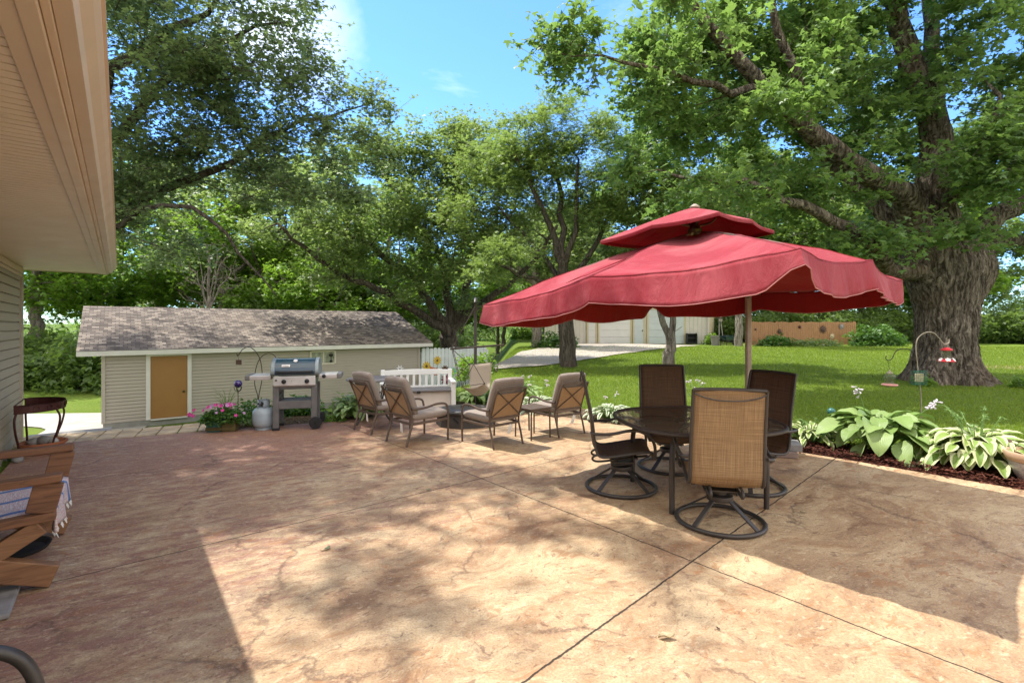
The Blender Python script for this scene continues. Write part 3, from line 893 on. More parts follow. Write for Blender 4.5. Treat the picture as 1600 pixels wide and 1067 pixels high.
# ------------------------------------------------------------------ white painted fence beside the shed
def painted_fence():
    a = SH0 + V*(SHL+.12); 
    root = thing('picket_fence', 'white board fence painted with colourful flowers beside the shed', 'fence', (a.x, a.y, ZB+.0))
    root.rotation_euler = (0, 0, math.atan2(.623, .782))
    L = 3.45; w = .186
    mb = MB(); n = int(L/w)
    tops = []
    for i in range(n):
        x = i*w+w/2; h = 2.06+random.uniform(-.03, .03)
        mb.prism([(x-w*.455, .04), (x+w*.455, .04), (x+w*.455, h-.05), (x+w*.2, h), (x-w*.2, h), (x-w*.455, h-.05)], 0, .02, Matrix(((1,0,0,0),(0,0,1,0),(0,1,0,0),(0,0,0,1))))
    mb.build('board_panel', M['white_paint'], root)
    mb = MB()
    for z in (.35, 1.05, 1.7): mb.box((L/2, .045, z), (L, .04, .09))
    mb.build('rail', M['white_paint'], root)
    for x in (.03, L-.03): MB().box((x, .09, .95), (.09, .09, 1.9)).build('post', M['white_paint'], root)
    def flower(x, z, r, col, cen, n=10):
        mb = MB()
        for k in range(n):
            an = 2*PI*k/n; c = Vector((x+math.cos(an)*r*.6, 0, z+math.sin(an)*r*.6))
            d = Vector((math.cos(an), 0, math.sin(an))); q = Vector((-d.z, 0, d.x))
            pts = [c-d*r*.45-q*r*.06, c-q*r*.2, c+d*r*.3-q*r*.13, c+d*r*.42, c+d*r*.3+q*r*.13, c+q*r*.2, c-d*r*.45+q*r*.06]
            mb.add([(p.x, -.005-.0006*(k % 2), p.z) for p in pts], [tuple(range(7))])
        f = mb.build('painted_flower', M[col], root)
        m2 = MB(); m2.add([(x+math.cos(2*PI*k/12)*r*.28, -.009, z+math.sin(2*PI*k/12)*r*.28) for k in range(12)], [tuple(range(12))])
        m2.build('flower_centre', M[cen], f)
    for f in ((.22, 1.30, .21, 'p_yellow', 'p_brownp'), (.74, 1.52, .20, 'p_yellow', 'p_brownp'), (.44, 1.13, .16, 'p_orange', 'p_yellow'), (.66, 1.05, .18, 'p_orange', 'p_maroon'), (1.12, 1.10, .20, 'p_brownp', 'p_maroon'), (1.18, .68, .25, 'p_maroon', 'p_pinkp'), (1.52, 1.0, .19, 'p_turq', 'p_yellow'), (1.88, .76, .20, 'p_pinkp', 'p_brownp'), (2.06, 1.30, .18, 'p_brownp', 'p_maroon'), (2.0, 1.0, .16, 'p_pinkp', 'p_brownp'), (2.46, .98, .20, 'p_violet', 'p_pinkp')):
        flower(*f)
    g = MB()
    for k in range(46):
        x = .2+k*(L-.35)/46; h = random.uniform(.35, .8); dx = random.uniform(-.1, .1)
        g.add([(x-.035, -.0035-.0001*k, .06), (x+.035, -.0035-.0001*k, .06), (x+dx, -.0035-.0001*k, h)], [(0, 1, 2)])
    g.build('painted_grass', M['p_greenp'], root)
    for (x, z) in ((.22, 1.12), (.74, 1.35), (1.12, .95), (1.52, .85), (2.06, 1.15), (2.46, .82)):
        st_ = MB(); st_.add([(x-.012, -.0025, .1), (x+.012, -.0025, .1), (x+.012, -.0025, z), (x-.012, -.0025, z)], [(0, 1, 2, 3)])
        st_.build('painted_stem', M['p_greenp'], root)
painted_fence()

# ------------------------------------------------------------------ retaining wall with cap blocks, left behind the patio
def retaining():
    a = Vector((-7.3, 6.13, 0)); b = Vector((-4.5, 7.60, 0))
    d = (b-a).normalized(); n = Vector((-d.y, d.x, 0))
    root = thing('retaining_wall', 'low block retaining wall with tan capstones behind the patio', 'wall', (a.x, a.y, 0))
    root.rotation_euler = (0, 0, math.atan2(d.y, d.x))
    L = (b-a).length
    mb = MB(); x = 0
    while x < L:
        w = random.uniform(.20, .27)
        for j in range(3):
            mb.box((x+w/2, .14+j*.235+.12, -.052+random.uniform(-.006, .006)), (w-.018, .222, .09), rz=random.uniform(-.02, .02))
        x += w
    mb.build('capstone', M['capstone'], root, bevel=.012)
    mb = MB()
    for r in range(8):
        x = -.2*(r % 2)
        while x < L: mb.box((x+.2, .72, -.19-r*.165), (.385, .22, .155)); x += .4
    mb.build('wall_block', M['capstone'], root, bevel=.01)
    MB().box((L/2, .05, -.16), (L, .60, .12)).build('backfill', M['foundation'], root)
retaining()

# weathered wooden steps down at the house corner
def steps():
    p = gp(128, 690, -.12); p = Vector((-6.95, 7.75, 0))
    root = thing('wooden_steps', 'grey weathered plank steps going down beside the house corner', 'steps', (p.x, p.y, -.1), math.atan2(.623, .782))
    for k in range(4):
        mb = MB()
        for j in range(3): mb.box((0, k*.30+j*.098, -k*.17), (1.0, .09, .035))
        mb.build('tread', M['wood_grey'], root, bevel=.004)
    for x in (-.46, .46):
        mb = MB(); mb.bar((x, -.1, -.10), (x, 1.2, -.80), .04, .2); mb.build('stringer', M['wood_grey'], root)
steps()

# ------------------------------------------------------------------ steel pole barn
def barn():
    Y = 36.3
    zb = ground(8, Y)-.02
    root = thing('pole_barn', 'pale steel pole barn with white overhead doors behind the gravel drive', 'barn', (0, Y, zb))
    x0, x1 = 2.4, 14.45
    HB = 3.5
    def ribs(mb, a, b, out, z0, z1, step=.3):
        a = Vector(a); b = Vector(b); L = (b-a).length; d = (b-a).normalized(); out = Vector(out)
        n = int(L/step); rows = []
        for k in range(n+1):
            for (f, o) in ((0, 0), (.62, 0), (.72, .03), (.9, .03)):
                q = a+d*min(L, (k+f)*step)+out*o
                rows.append(q)
        mb.sheet([[(q.x, q.y, z0) for q in rows], [(q.x, q.y, z1) for q in rows]])
    mb = MB(); ribs(mb, (x0, 0, 0), (x1, 0, 0), (0, -1, 0), 0, HB); mb.build('wall', M['barn_white'], root)
    mb = MB(); ribs(mb, (x1, 0, 0), (x1+2.9, 6, 0), (.9, -.43, 0), 0, HB+.5); mb.build('wall', M['barn_tan'], root)
    mb = MB(); mb.sheet([[(x0-.4, -.45, HB-.05), (x1+.3, -.45, HB-.05)], [(x0-.4, 6, HB+2), (x1+3.4, 6, HB+2)], [(x0-.4, 12.5, HB-.05), (x1+5, 12.5, HB-.05)]])
    mb.build('roof', M['barn_white'], root, solid=.05)
    MB().bar((x0-.4, -.45, HB-.12), (x1+.3, -.45, HB-.12), .04, .2).build('fascia', M['barn_white'], root)
    MB().box((x1+.0, -.02, HB/2), (.14, .16, HB)).build('corner_trim', M['barn_white'], root)
    def overhead(xa, xb, m, h=2.5):
        mb = MB(); n = 5
        for k in range(n): mb.box(((xa+xb)/2, -.07, .03+h/n*(k+.5)), (xb-xa, .05, h/n-.012))
        d = mb.build('garage_door', m, root, bevel=.008)
        f = MB()
        for x in (xa-.06, xb+.06): f.box((x, -.06, h/2), (.12, .1, h+.12))
        f.box(((xa+xb)/2, -.06, h+.09), (xb-xa, .1, .12))
        f.build('door_trim', M['barn_tan'], d)
    k = Y/FPX
    overhead((936-800)*k, (984-800)*k, M['door_white'])
    overhead((1013-800)*k, (1068-800)*k, M['door_blue'])
    overhead((917-800)*k+.1, (933-800)*k-.15, M['door_white'])
    d = MB().box(((997.5-800)*k, -.07, 1.02), (.66, .06, 2.0)).build('door', M['door_blue'], root, bevel=.01)
    MB().box(((997.5-800)*k+.27, -.12, 1.0), (.04, .06, .12)).build('handle', M['black'], d)
    f = MB()
    for s in (-1, 1): f.box(((997.5-800)*k+s*.39, -.06, 1.05), (.11, .09, 2.1))
    f.box(((997.5-800)*k, -.06, 2.12), (.67, .09, .12))
    f.build('door_trim', M['barn_tan'], root)
barn()

# cedar board fence, far right
def cedar():
    a = dp(1172, 534, 34.5); b = dp(1338, 530, 35.5)
    a.z = ground(a.x, a.y); b.z = ground(b.x, b.y)
    d = (b-a); L = d.length
    root = thing('board_fence', 'brown cedar privacy fence hung with metal ornaments beyond the lawn', 'fence', a, math.atan2(d.y, d.x))
    mb = MB(); n = int(L/.152)
    for i in range(n):
        h = 1.62+.02*math.sin(i*.9)+random.uniform(-.012, .012)
        mb.box((i*.152+.07, random.uniform(-.004, .004), h/2), (.138 if random.random() < .85 else .12, .02, h))
    mb.build('board_panel', M['wood_fence'], root)
    for z in (.3, .85, 1.4): MB().box((L/2, .035, z), (L, .04, .09)).build('rail', M['wood_fence'], root)
    for i in range(5): MB().box((.06+i*(L-.12)/4, .11, .82), (.1, .1, 1.7)).build('post', M['wood_fence'], root)
    # metal ornaments hung on it
    dirv = d.normalized(); nrm = Vector((dirv.y, -dirv.x, 0))
    def ornament(u, z, r, label, rays, m, sphere=False):
        p = a+dirv*u+nrm*.05; p.z = a.z+z
        o = thing('fence_ornament', label, 'ornament', p, math.atan2(d.y, d.x), 'metal ornaments on the cedar fence')
        R = Matrix.Rotation(PI/2, 3, 'X')
        MB().lathe([(r*.5, -.012), (r*.52, 0), (r*.4, .03), (r*.12, .045), (0, .047)], (0, 0, 0), 20, R).build('disc', m, o, smooth=40)
        mb = MB()
        for k in range(rays):
            an = 2*PI*k/rays; c, s = math.cos(an), math.sin(an)
            mb.prism([(c*r*.5-s*r*.1, s*r*.5+c*r*.1), (c*r*.5+s*r*.1, s*r*.5-c*r*.1), (c*r, s*r)], -.004, .004, R.to_4x4())
        mb.build('ray', m, o)
    ornament(2.2, .95, .24, 'dark rusty sun face on the cedar fence, left of centre', 12, M['rust'])
    ornament(3.75, 1.27, .17, 'small maroon metal flower high on the cedar fence', 8, M['iron_red'])
    ornament(5.55, 1.1, .34, 'largest sunburst with long rays on the cedar fence', 14, M['rust'])
    ornament(7.0, 1.3, .25, 'grey scalloped disc at the right end of the cedar fence', 16, M['stone'])
    ornament(6.25, .62, .24, 'pale ring ornament low on the cedar fence', 18, M['suet'])
    ornament(1.35, .45, .23, 'blue green glass disc low on the left of the cedar fence', 10, M['teal'])
    ornament(.4, 1.1, .11, 'tiny bronze star at the left end of the cedar fence', 6, M['rust'])
cedar()
# ------------------------------------------------------------------ foliage
def quads_mesh(name, verts, faces, mat_, parent=None, uv=None):
    me = bpy.data.meshes.new(name)
    nv = len(verts); nf = len(faces)
    me.vertices.add(nv); me.vertices.foreach_set('co', np.asarray(verts, dtype=np.float32).ravel())
    me.loops.add(nf*4); me.loops.foreach_set('vertex_index', np.asarray(faces, dtype=np.int32).ravel())
    me.polygons.add(nf); me.polygons.foreach_set('loop_start', np.arange(0, nf*4, 4, dtype=np.int32))
    if uv is not None:
        ul = me.uv_layers.new(name='UVMap')
        ul.data.foreach_set('uv', np.asarray(uv, dtype=np.float32).ravel())
    me.update(calc_edges=True)
    return link(name, me, mat_, parent)

def kite(ang, L, w, z=0.0, droop=.12):
    c, s = math.cos(ang), math.sin(ang)
    f = lambda a, b, zz: (a*c-b*s, a*s+b*c, zz)
    return [f(L*.48, w, z+.05*L), f(L, 0, z-droop*L), f(L*.48, -w, z+.05*L)]

def template(kind):
    v = [(0, 0, 0)]; f = []
    lobes = {'maple': [(0, 1, .26), (1.0, .78, .22), (-1.0, .78, .22)],
             'oak': [(0, 1, .20), (.75, .62, .16), (-.75, .62, .16)],
             'compound': [(0, 1, .13), (.8, .75, .11), (-.8, .75, .11)],
             'simple': [(0, 1, .30)], 'pair': [(.45, 1, .24), (-.45, 1, .24)]}[kind]
    for (a, L, w) in lobes:
        i = len(v); v += kite(a, L, w); f.append((0, i+2, i+1, i))
    return np.array(v), np.array(f)

def leaves(name, P, size, kind, mat_, parent=None, upbias=.9, rs=RS, hang=.0, out=None, outw=0.0):
    P = np.asarray(P, float); n = len(P)
    tv, tf = template(kind)
    nrm = rs.normal(size=(n, 3)); nrm /= np.linalg.norm(nrm, axis=1)[:, None]
    nrm[:, 2] = np.abs(nrm[:, 2])*.6+upbias
    if out is not None: nrm += out*outw
    nrm /= np.linalg.norm(nrm, axis=1)[:, None]
    a = rs.normal(size=(n, 3)); a[:, 2] -= hang
    x = a-nrm*np.sum(a*nrm, axis=1)[:, None]; x /= np.linalg.norm(x, axis=1)[:, None]
    y = np.cross(nrm, x)
    s = size*rs.uniform(.65, 1.3, size=n)
    vs = P[:, None, :]+(x[:, None, :]*tv[None, :, 0:1]+y[:, None, :]*tv[None, :, 1:2]+nrm[:, None, :]*tv[None, :, 2:3])*s[:, None, None]
    m = len(tv)
    fs = (np.arange(n)[:, None, None]*m+tf[None, :, :]).reshape(-1, 4)
    return quads_mesh(name, vs.reshape(-1, 3), fs, mat_, parent)

# ------------------------------------------------------------------ trees
class Tree:
    def __init__(self, seed):
        self.rs = np.random.RandomState(seed); self.pos = []; self.par = []; self.rad = []
    def limb(self, pts, r0, r1, attach=True, step=.45, jit=.05):
        pts = [Vector(p) for p in pts]
        par = -1
        if self.pos:
            A = np.array(self.pos); par = int(np.argmin(np.linalg.norm(A-np.array(pts[0]), axis=1)))
            pts[0] = Vector(self.pos[par])
        c = spline(pts, 8)
        # resample
        out = [c[0]]; acc = 0
        for a, b in zip(c, c[1:]):
            acc += (b-a).length
            if acc >= step: out.append(b); acc = 0
        if (out[-1]-c[-1]).length > .02: out.append(c[-1])
        n = len(out)
        for i, p in enumerate(out):
            if i == 0 and par >= 0: last = par; continue
            k = i/max(1, n-1)
            j = self.rs.normal(size=3)*jit*min(1, i)
            self.pos.append((p.x+j[0], p.y+j[1], p.z+j[2])); self.rad.append(r0+(r1-r0)*k**.8)
            self.par.append(par if i == 0 else last); last = len(self.pos)-1
    def grow(self, blobs, n_tips, gap=.12, gscale=.55, step=.5, maxlen=9.0, sag=.04):
        rs = self.rs; vol = np.array([b[1][0]*b[1][1]*b[1][2]*(b[2] if len(b) > 2 else 1) for b in blobs]); vol /= vol.sum()
        tips = []
        guard = 0
        while len(tips) < n_tips and guard < n_tips*20:
            guard += 1
            b = blobs[rs.choice(len(blobs), p=vol)]
            d = rs.normal(size=3); d /= np.linalg.norm(d)
            p = np.array(b[0])+d*np.array(b[1])*rs.uniform()**.45
            if noise.noise(Vector(p*gscale)+Vector((self.rs.randint(1), 5, 2))) < -gap: continue
            tips.append(p)
        A = np.array(self.pos); root = A[min(len(A)-1, 3)]
        T = np.array(tips)
        D = np.array([np.min(np.linalg.norm(A-t, axis=1)) for t in T])
        order = np.argsort(D)
        pos = [np.array(p) for p in self.pos]
        buf = np.zeros((len(pos)+n_tips*26, 3)); cnt = len(pos); buf[:cnt] = A
        self.tips = []; self.twigs = []
        trunk_h = root[2]
        for i in order:
            t = T[i]
            d = np.linalg.norm(buf[:cnt]-t, axis=1)
            # prefer attaching to nodes nearer the root side (branches run outwards)
            pen = np.maximum(0, np.linalg.norm(buf[:cnt]-root, axis=1)-np.linalg.norm(t-root)+.2)*.9 + np.maximum(0, buf[:cnt, 2]-t[2])*.25
            j = int(np.argmin(d+pen)); L = d[j]
            a = buf[j].copy(); m = max(1, min(24, int(L/step)))
            side = rs.normal(size=3)*.10*L; side[2] += sag*L
            last = j
            for k in range(1, m+1):
                f = k/m
                p = a+(t-a)*f+side*math.sin(PI*f)*.6+(rs.normal(size=3)*.03 if k < m else 0)
                buf[cnt] = p; self.pos.append(tuple(p)); self.par.append(last); self.rad.append(0); last = cnt; cnt += 1
                if k >= m-1 or f > .4: self.twigs.append(tuple(p))
            self.tips.append(tuple(t))
    def mesh(self, name, mat_, parent, tip_r=.007, expo=2.25, base_n=14, flare=None):
        n = len(self.pos); kids_ = [[] for _ in range(n)]
        for i, p in enumerate(self.par):
            if p >= 0: kids_[p].append(i)
        acc = [0.0]*n
        for i in range(n-1, -1, -1):
            r = acc[i]**(1/expo) if acc[i] > 0 else tip_r
            r = max(r, self.rad[i]) if self.rad[i] else r
            self.rad[i] = r
            if self.par[i] >= 0: acc[self.par[i]] += min(r, .05)**expo if False else r**expo*.9
        for i in range(n):
            if self.par[i] >= 0: self.rad[i] = min(self.rad[i], self.rad[self.par[i]]*1.0)
        mb = MB(); done = set()
        starts = [(i, -1) for i in range(n) if self.par[i] < 0]
        while starts:
            i, p = starts.pop()
            chain = [p] if p >= 0 else []
            while True:
                chain.append(i)
                ks = kids_[i]
                if not ks: break
                ks = sorted(ks, key=lambda q: -self.rad[q])
                for q in ks[1:]: starts.append((q, i))
                i = ks[0]
            pts = [Vector(self.pos[q]) for q in chain]; rs_ = [self.rad[q] for q in chain]
            if p >= 0 and len(rs_) > 1: rs_[0] = min(rs_[0], rs_[1]*1.25)
            if len(pts) < 2: continue
            R = max(rs_)
            k = base_n if R > .2 else 8 if R > .06 else 5 if R > .02 else 3
            mb.tube(pts, rs_, k)
        if getattr(self, 'spray', None) and tip_r < .0085:
            for p, tw in zip(*self.spray):
                for e in tw: mb.tube([p, p+e*.5+np.array((0, 0, .02)), p+e], [.0045, .0035, .002], 3)
        me = bpy.data.meshes.new(name); me.from_pydata(mb.v, [], mb.f)
        return link(name, me, mat_, parent, smooth=60)
    def leaf_points(self, per_tip, spread, per_twig=0.35, flat=.6):
        rs = self.rs; T = np.array(self.tips)
        # every tip carries a spray of twigs; leaves sit along the twigs
        NTW = 6
        sc = rs.uniform(.6, 1.3, size=len(T))[:, None, None]
        tw = np.clip(rs.normal(size=(len(T), NTW, 3)), -1.5, 1.5)*np.array([spread, spread, spread*flat])*1.25*sc
        self.spray = (T, tw)
        k = max(1, per_tip//NTW)
        f = rs.uniform(.25, 1.08, size=(len(T), NTW, k, 1))
        P = T[:, None, None, :]+tw[:, :, None, :]*f+np.clip(rs.normal(size=(len(T), NTW, k, 3)), -2, 2)*spread*.24*np.array([1, 1, .8])
        P = P.reshape(-1, 3)
        if per_twig and self.twigs:
            Tw = np.array(self.twigs); k = int(len(Tw)*per_twig*per_tip*.25)
            q = Tw[rs.randint(len(Tw), size=k)]
            P = np.concatenate([P, q+rs.normal(size=q.shape)*spread*.55])
        return P

def rag_trunk(t, mb_pts, mat_, parent, name='trunk'):
    pass

def make_tree(name, label, loc, limbs, blobs, n_tips, per_tip, spread, leaf, kind, lm, bm_, seed, cat='tree', group=None, gap=.12, up=.9, tip_r=.007, flat=.6, gscale=.55, base_n=14, hang=.2):
    root = thing(name, label, cat, loc, 0, group)
    t = Tree(seed)
    for l in limbs: t.limb(*l)
    t.grow(blobs, n_tips, gap, gscale)
    P = t.leaf_points(per_tip, spread, flat=flat)
    t.mesh('trunk', bm_, root, tip_r, base_n=base_n)
    leaves('crown', P, leaf, kind, lm, root, up, t.rs, hang)
    return root

def loc_of(base):
    "turn photo pixels at a depth into the tree's own coordinates"
    return lambda px, py, y: tuple(dp(px, py, y)-Vector(base))

# --- the great silver maple on the right
def silver_maple():
    base = Vector((12.05, 13.7, ground(12.05, 13.7)-.02)); q = loc_of(base)
    root = thing('maple_tree', 'huge old maple with furrowed trunk and spreading limbs on the lawn', 'tree', base)
    # trunk: one lofted skin with buttress roots and deep bark furrows
    NA, NZ = 260, 150
    cl = [(0, 0, 0, .86), (.0, 0, .5, .75), (.02, 0, 1.2, .69), (.05, 0, 2.0, .71), (.08, 0, 2.7, .80), (.06, .05, 3.3, .90), (-.05, .05, 3.9, .80), (-.2, .05, 4.5, .58), (-.35, .05, 5.2, .46)]
    cz = [c[2] for c in cl]
    rows = []
    for i in range(NZ):
        z = -.15+(5.3+.15)*i/(NZ-1)
        cx = np.interp(z, cz, [c[0] for c in cl]); cy = np.interp(z, cz, [c[1] for c in cl]); r = np.interp(z, cz, [c[3] for c in cl])
        row = []
        for k in range(NA):
            a = 2*PI*k/NA
            ca, sa = math.cos(a), math.sin(a)
            butt = .42*max(0, 1-max(z, 0)/1.0)**2.2*(.55+.45*math.cos(5*a+.8)+.35*math.cos(3*a+2))
            lob = .03*math.cos(3*a+.6)+.025*math.cos(5*a+z*.3)
            fur = noise.noise(Vector((ca*7.5, sa*7.5, z*2.0)))*.022+noise.noise(Vector((ca*19, sa*19, z*5.5)))*.032+abs(noise.noise(Vector((ca*11, sa*11, z*3.2+7))))*.045
            wide = (.75, .32) if 2.2 < z < 4.2 else (0, 0)
            crot = smooth(z, 2.0, 3.1)*(1-smooth(z, 3.6, 4.6))
            rr = r*(1+lob)+butt+fur+crot*(.30*max(0, math.cos(a))**3+.26*max(0, math.cos(a-PI))**3)
            row.append((cx+ca*rr, cy+sa*rr*.92, z))
        rows.append(row)
    mb = MB(); mb.sheet(rows, wrap=True)
    tk = mb.build('trunk', M['bark_maple'], root, smooth=80)
    t = Tree(5)
    t.limb([(0, 0, 2.2), (-.05, .05, 3.4), (-.3, .05, 4.6), q(1462, 210, 13.6), q(1432, 120, 13.5), q(1404, 40, 13.4), q(1390, -80, 13.3), q(1380, -220, 13.4)], .55, .12, jit=.03)
    t.limb([q(1466, 260, 13.6), q(1462, 150, 13.9), q(1452, 40, 14.2), q(1450, -120, 14.6)], .33, .12)
    t.limb([(-.35, -.05, 3.2), q(1420, 322, 13.0), q(1372, 283, 12.4), q(1283, 222, 11.6), q(1194, 133, 11.0), q(1140, 80, 10.6), q(1085, 20, 10.2), q(1040, -40, 9.9)], .40, .08)
    t.limb([(-.55, -.1, 2.9), q(1395, 420, 13.0), q(1345, 372, 12.2), q(1255, 322, 11.4), q(1170, 292, 10.9), q(1090, 278, 10.5), q(1030, 262, 10.2)], .30, .012)
    t.limb([(-.35, .3, 3.2), q(1380, 330, 14.6), q(1290, 250, 15.4), q(1190, 170, 16.0), q(1080, 120, 16.4), q(980, 110, 16.6)], .30, .06)
    t.limb([(.65, 0, 2.8), q(1545, 345, 13.4), q(1605, 318, 13.1), q(1690, 290, 12.8), q(1790, 240, 12.5)], .38, .12)
    t.limb([(.70, .1, 2.6), q(1560, 380, 13.9), q(1620, 372, 14.2), q(1720, 350, 14.4)], .24, .08)
    t.limb([q(1480, 330, 13.6), q(1500, 300, 12.6), q(1530, 240, 11.8), q(1560, 160, 11.2)], .16, .05)
    t.limb([q(1283, 222, 11.6), q(1240, 130, 11.2), q(1210, 40, 10.8), q(1190, -60, 10.5)], .16, .05)
    t.limb([q(1400, 30, 13.4), q(1330, -60, 12.6), q(1250, -130, 12.0)], .15, .05)
    t.limb([q(1194, 133, 11.0), q(1120, 140, 10.4), q(1030, 110, 10.0), q(940, 95, 9.8), q(870, 85, 9.7)], .11, .008)
    B = []
    def blob(px, py, y, rx, ry, rz, w=1): B.append((np.array(q(px, py, y)), (rx, ry, rz), w))
    blob(1160, 60, 12.3, 2.8, 1.8, 1.8, 1.3)
    blob(990, 90, 10.2, 1.9, 1.6, .95, 1.5)
    blob(870, 60, 9.8, 1.25, .8, .34, 1.3); blob(830, 45, 9.8, .8, .6, .2, 1.3)
    blob(1020, 262, 10.3, .9, .8, .5, 1.8)
    blob(1060, 190, 12.0, 1.9, 1.3, .9, 1.2)
    blob(1250, 300, 12.3, 2.1, 1.0, .85, 1.3)
    blob(1130, 310, 11.6, 1.6, .9, .7, 1.1)
    blob(1330, 130, 13.6, 2.4, 1.6, 1.9, .9)
    blob(1330, 210, 11.0, .9, .7, .6, 1.2); blob(1290, 250, 10.6, .7, .5, .45, 1.5); blob(1190, 165, 10.0, .7, .5, .4, 1.5); blob(955, 95, 9.9, 1.2, .8, .45, 1.7); blob(1372, 290, 11.2, .8, .5, .4, 1.6); blob(1090, 70, 9.5, .8, .6, .4, 1.6); blob(1235, 170, 10.2, .7, .5, .4, 1.7); blob(1200, 310, 10.4, .8, .5, .3, 1.8); blob(1090, 290, 10.0, .8, .5, .3, 1.6); blob(1150, 210, 10.2, 1.1, .5, .45, 1.4); blob(1120, 40, 9.9, .7, .6, .5, 1)
    blob(1250, 90, 10.2, 1.0, .8, .6, .8)
    blob(1440, 260, 11.4, .9, .7, .6, .5)
    blob(1380, 385, 11.6, 1.7, .8, .45, 1.5)
    blob(1560, 220, 11.6, 1.6, 1.5, 1.9, 1.6)
    blob(1590, 90, 11.6, 1.5, 1.5, 1.6, 1.2)
    blob(1530, 360, 11.6, 1.2, .9, .5, 1.3)
    blob(1480, -40, 12.6, 2.6, 2.4, 2.0, .6)
    blob(1330, -140, 12.5, 4.5, 4.0, 2.5, .35)
    blob(1250, 170, 15.5, 3.6, 1.8, 2.2, .8)
    blob(1080, 190, 16.2, 2.4, 1.8, 1.9, .8)
    blob(1440, 250, 15.6, 3.0, 1.8, 2.6, .7)
    blob(1650, 250, 14.2, 2.6, 2.4, 2.6, .6)
    t.grow(B, 1330, .0, .85)
    P = t.leaf_points(60, .34, .5, .55)
    t.mesh('limb', M['bark_maple'], root, .006, base_n=18)
    leaves('crown', P, .128, 'maple', M['maple'], root, .75, t.rs, .35)
silver_maple()

# --- oak that leans in over the patio from behind the house
def leaning_oak():
    base = Vector((-12.8, 9.6, -1.4)); q = loc_of(base)
    L = [([(0, 0, 0), (.1, 0, 3), (.4, .1, 6), (.6, .2, 9), (1, .3, 12)], .48, .18),
         ([(.3, .1, 5.0), q(90, 250, 10.5), q(180, 110, 11), q(262, 60, 11.2), q(330, 10, 11.4), q(400, -60, 11.5)], .26, .02),
         ([(.3, .1, 4.6), q(60, 330, 11), q(200, 190, 11.6), q(300, 90, 11.8), q(400, 45, 12), q(480, 40, 12)], .22, .012),
         ([(.2, .1, 4.2), q(80, 380, 11.6), q(240, 300, 12.2), q(330, 270, 12.4), q(430, 210, 12.6), q(530, 175, 12.8), q(585, 160, 12.8)], .20, .010),
         ([(.2, .1, 4.0), q(120, 370, 11), q(260, 320, 11.2), q(334, 345, 11.3), q(360, 385, 11.3), q(410, 430, 11.3), q(435, 462, 11.2)], .13, .008),
         ([(.4, .1, 8.2), (2, -.4, 11.5), (4, -1.2, 13.2), (5.6, -2.2, 14), (7.0, -3.2, 14.4)], .24, .03),
         ([(.5, .1, 8.8), (1.6, .6, 12), (2.8, .8, 14)], .2, .04)]
    B = []
    def blob(px, py, y, rx, ry, rz, w=1): B.append((np.array(q(px, py, y)), (rx, ry, rz), w))
    blob(290, 90, 11.2, 2.5, 2.0, 1.6, 1.2)
    blob(210, 230, 11.4, 1.5, 1.5, 1.2, 1.5)
    blob(330, 235, 12.0, 2.1, 1.7, .85, 1.5)
    blob(470, 215, 12.6, 1.5, 1.2, .75, 1.2)
    blob(540, 130, 12.8, 1.0, .9, .7, .8); blob(590, 165, 12.8, .55, .5, .35, 2); blob(560, 235, 12.6, 1.1, .8, .6, 1); blob(500, 110, 12.7, 1.0, .9, .8, .9); blob(470, 300, 12.4, 1.3, 1, .6, 1.1); blob(560, 300, 12.8, .8, .8, .4, 1.2)
    blob(230, 345, 11.4, 1.1, 1.2, .55, 1.5)
    blob(440, 20, 11.6, 1.2, 1.4, .6, .7)
    blob(200, -120, 11, 4.2, 3.4, 2.4, .45)
    ZT = 13.0       # the high crown that dapples the patio
    for (tx, ty, rx, ry, ww) in ((-1.9, 5.2, 2.3, 1.4, 1.0), (.40, 3.55, .9, .5, 2.0), (-4.3, 7.0, 2.0, 1.5, 1.1), (-2.6, 3.8, 1.7, .9, 1.0), (-.8, 2.95, .7, .35, 1.6), (-1.7, 3.9, .8, .6, 2.2), (-2.2, 4.9, .9, .8, 2), (-3.0, 5.7, .9, .8, 1.6), (-5.5, 9.5, 2.5, 2.0, .8), (-9.4, 14.6, 2.2, 1.8, 1.0)):
        B.append((np.array((tx-.42*ZT, ty+.21*ZT, ZT))-np.array(base), (rx, ry, .7), ww*1.7))
    blob(175, 300, 11.2, .9, 1.0, .9, 1.5); blob(270, 390, 11.8, 1.0, .9, .45, 1.2); blob(400, 290, 12.2, 1.3, 1.0, .5, 1.2); blob(380, 120, 11.8, 1.6, 1.3, .9, 1)
    B.append((np.array((-12.5, 9.6, 11))-np.array(base), (4.2, 4.2, 3.2), .3))
    make_tree('oak_tree', 'tall leafy oak leaning over the patio from behind the house', base, L, B, 2000, 42, .31, .112, 'oak', M['oak'], M['bark_dark'], 21, gap=.08, gscale=1.0, hang=.3)
leaning_oak()

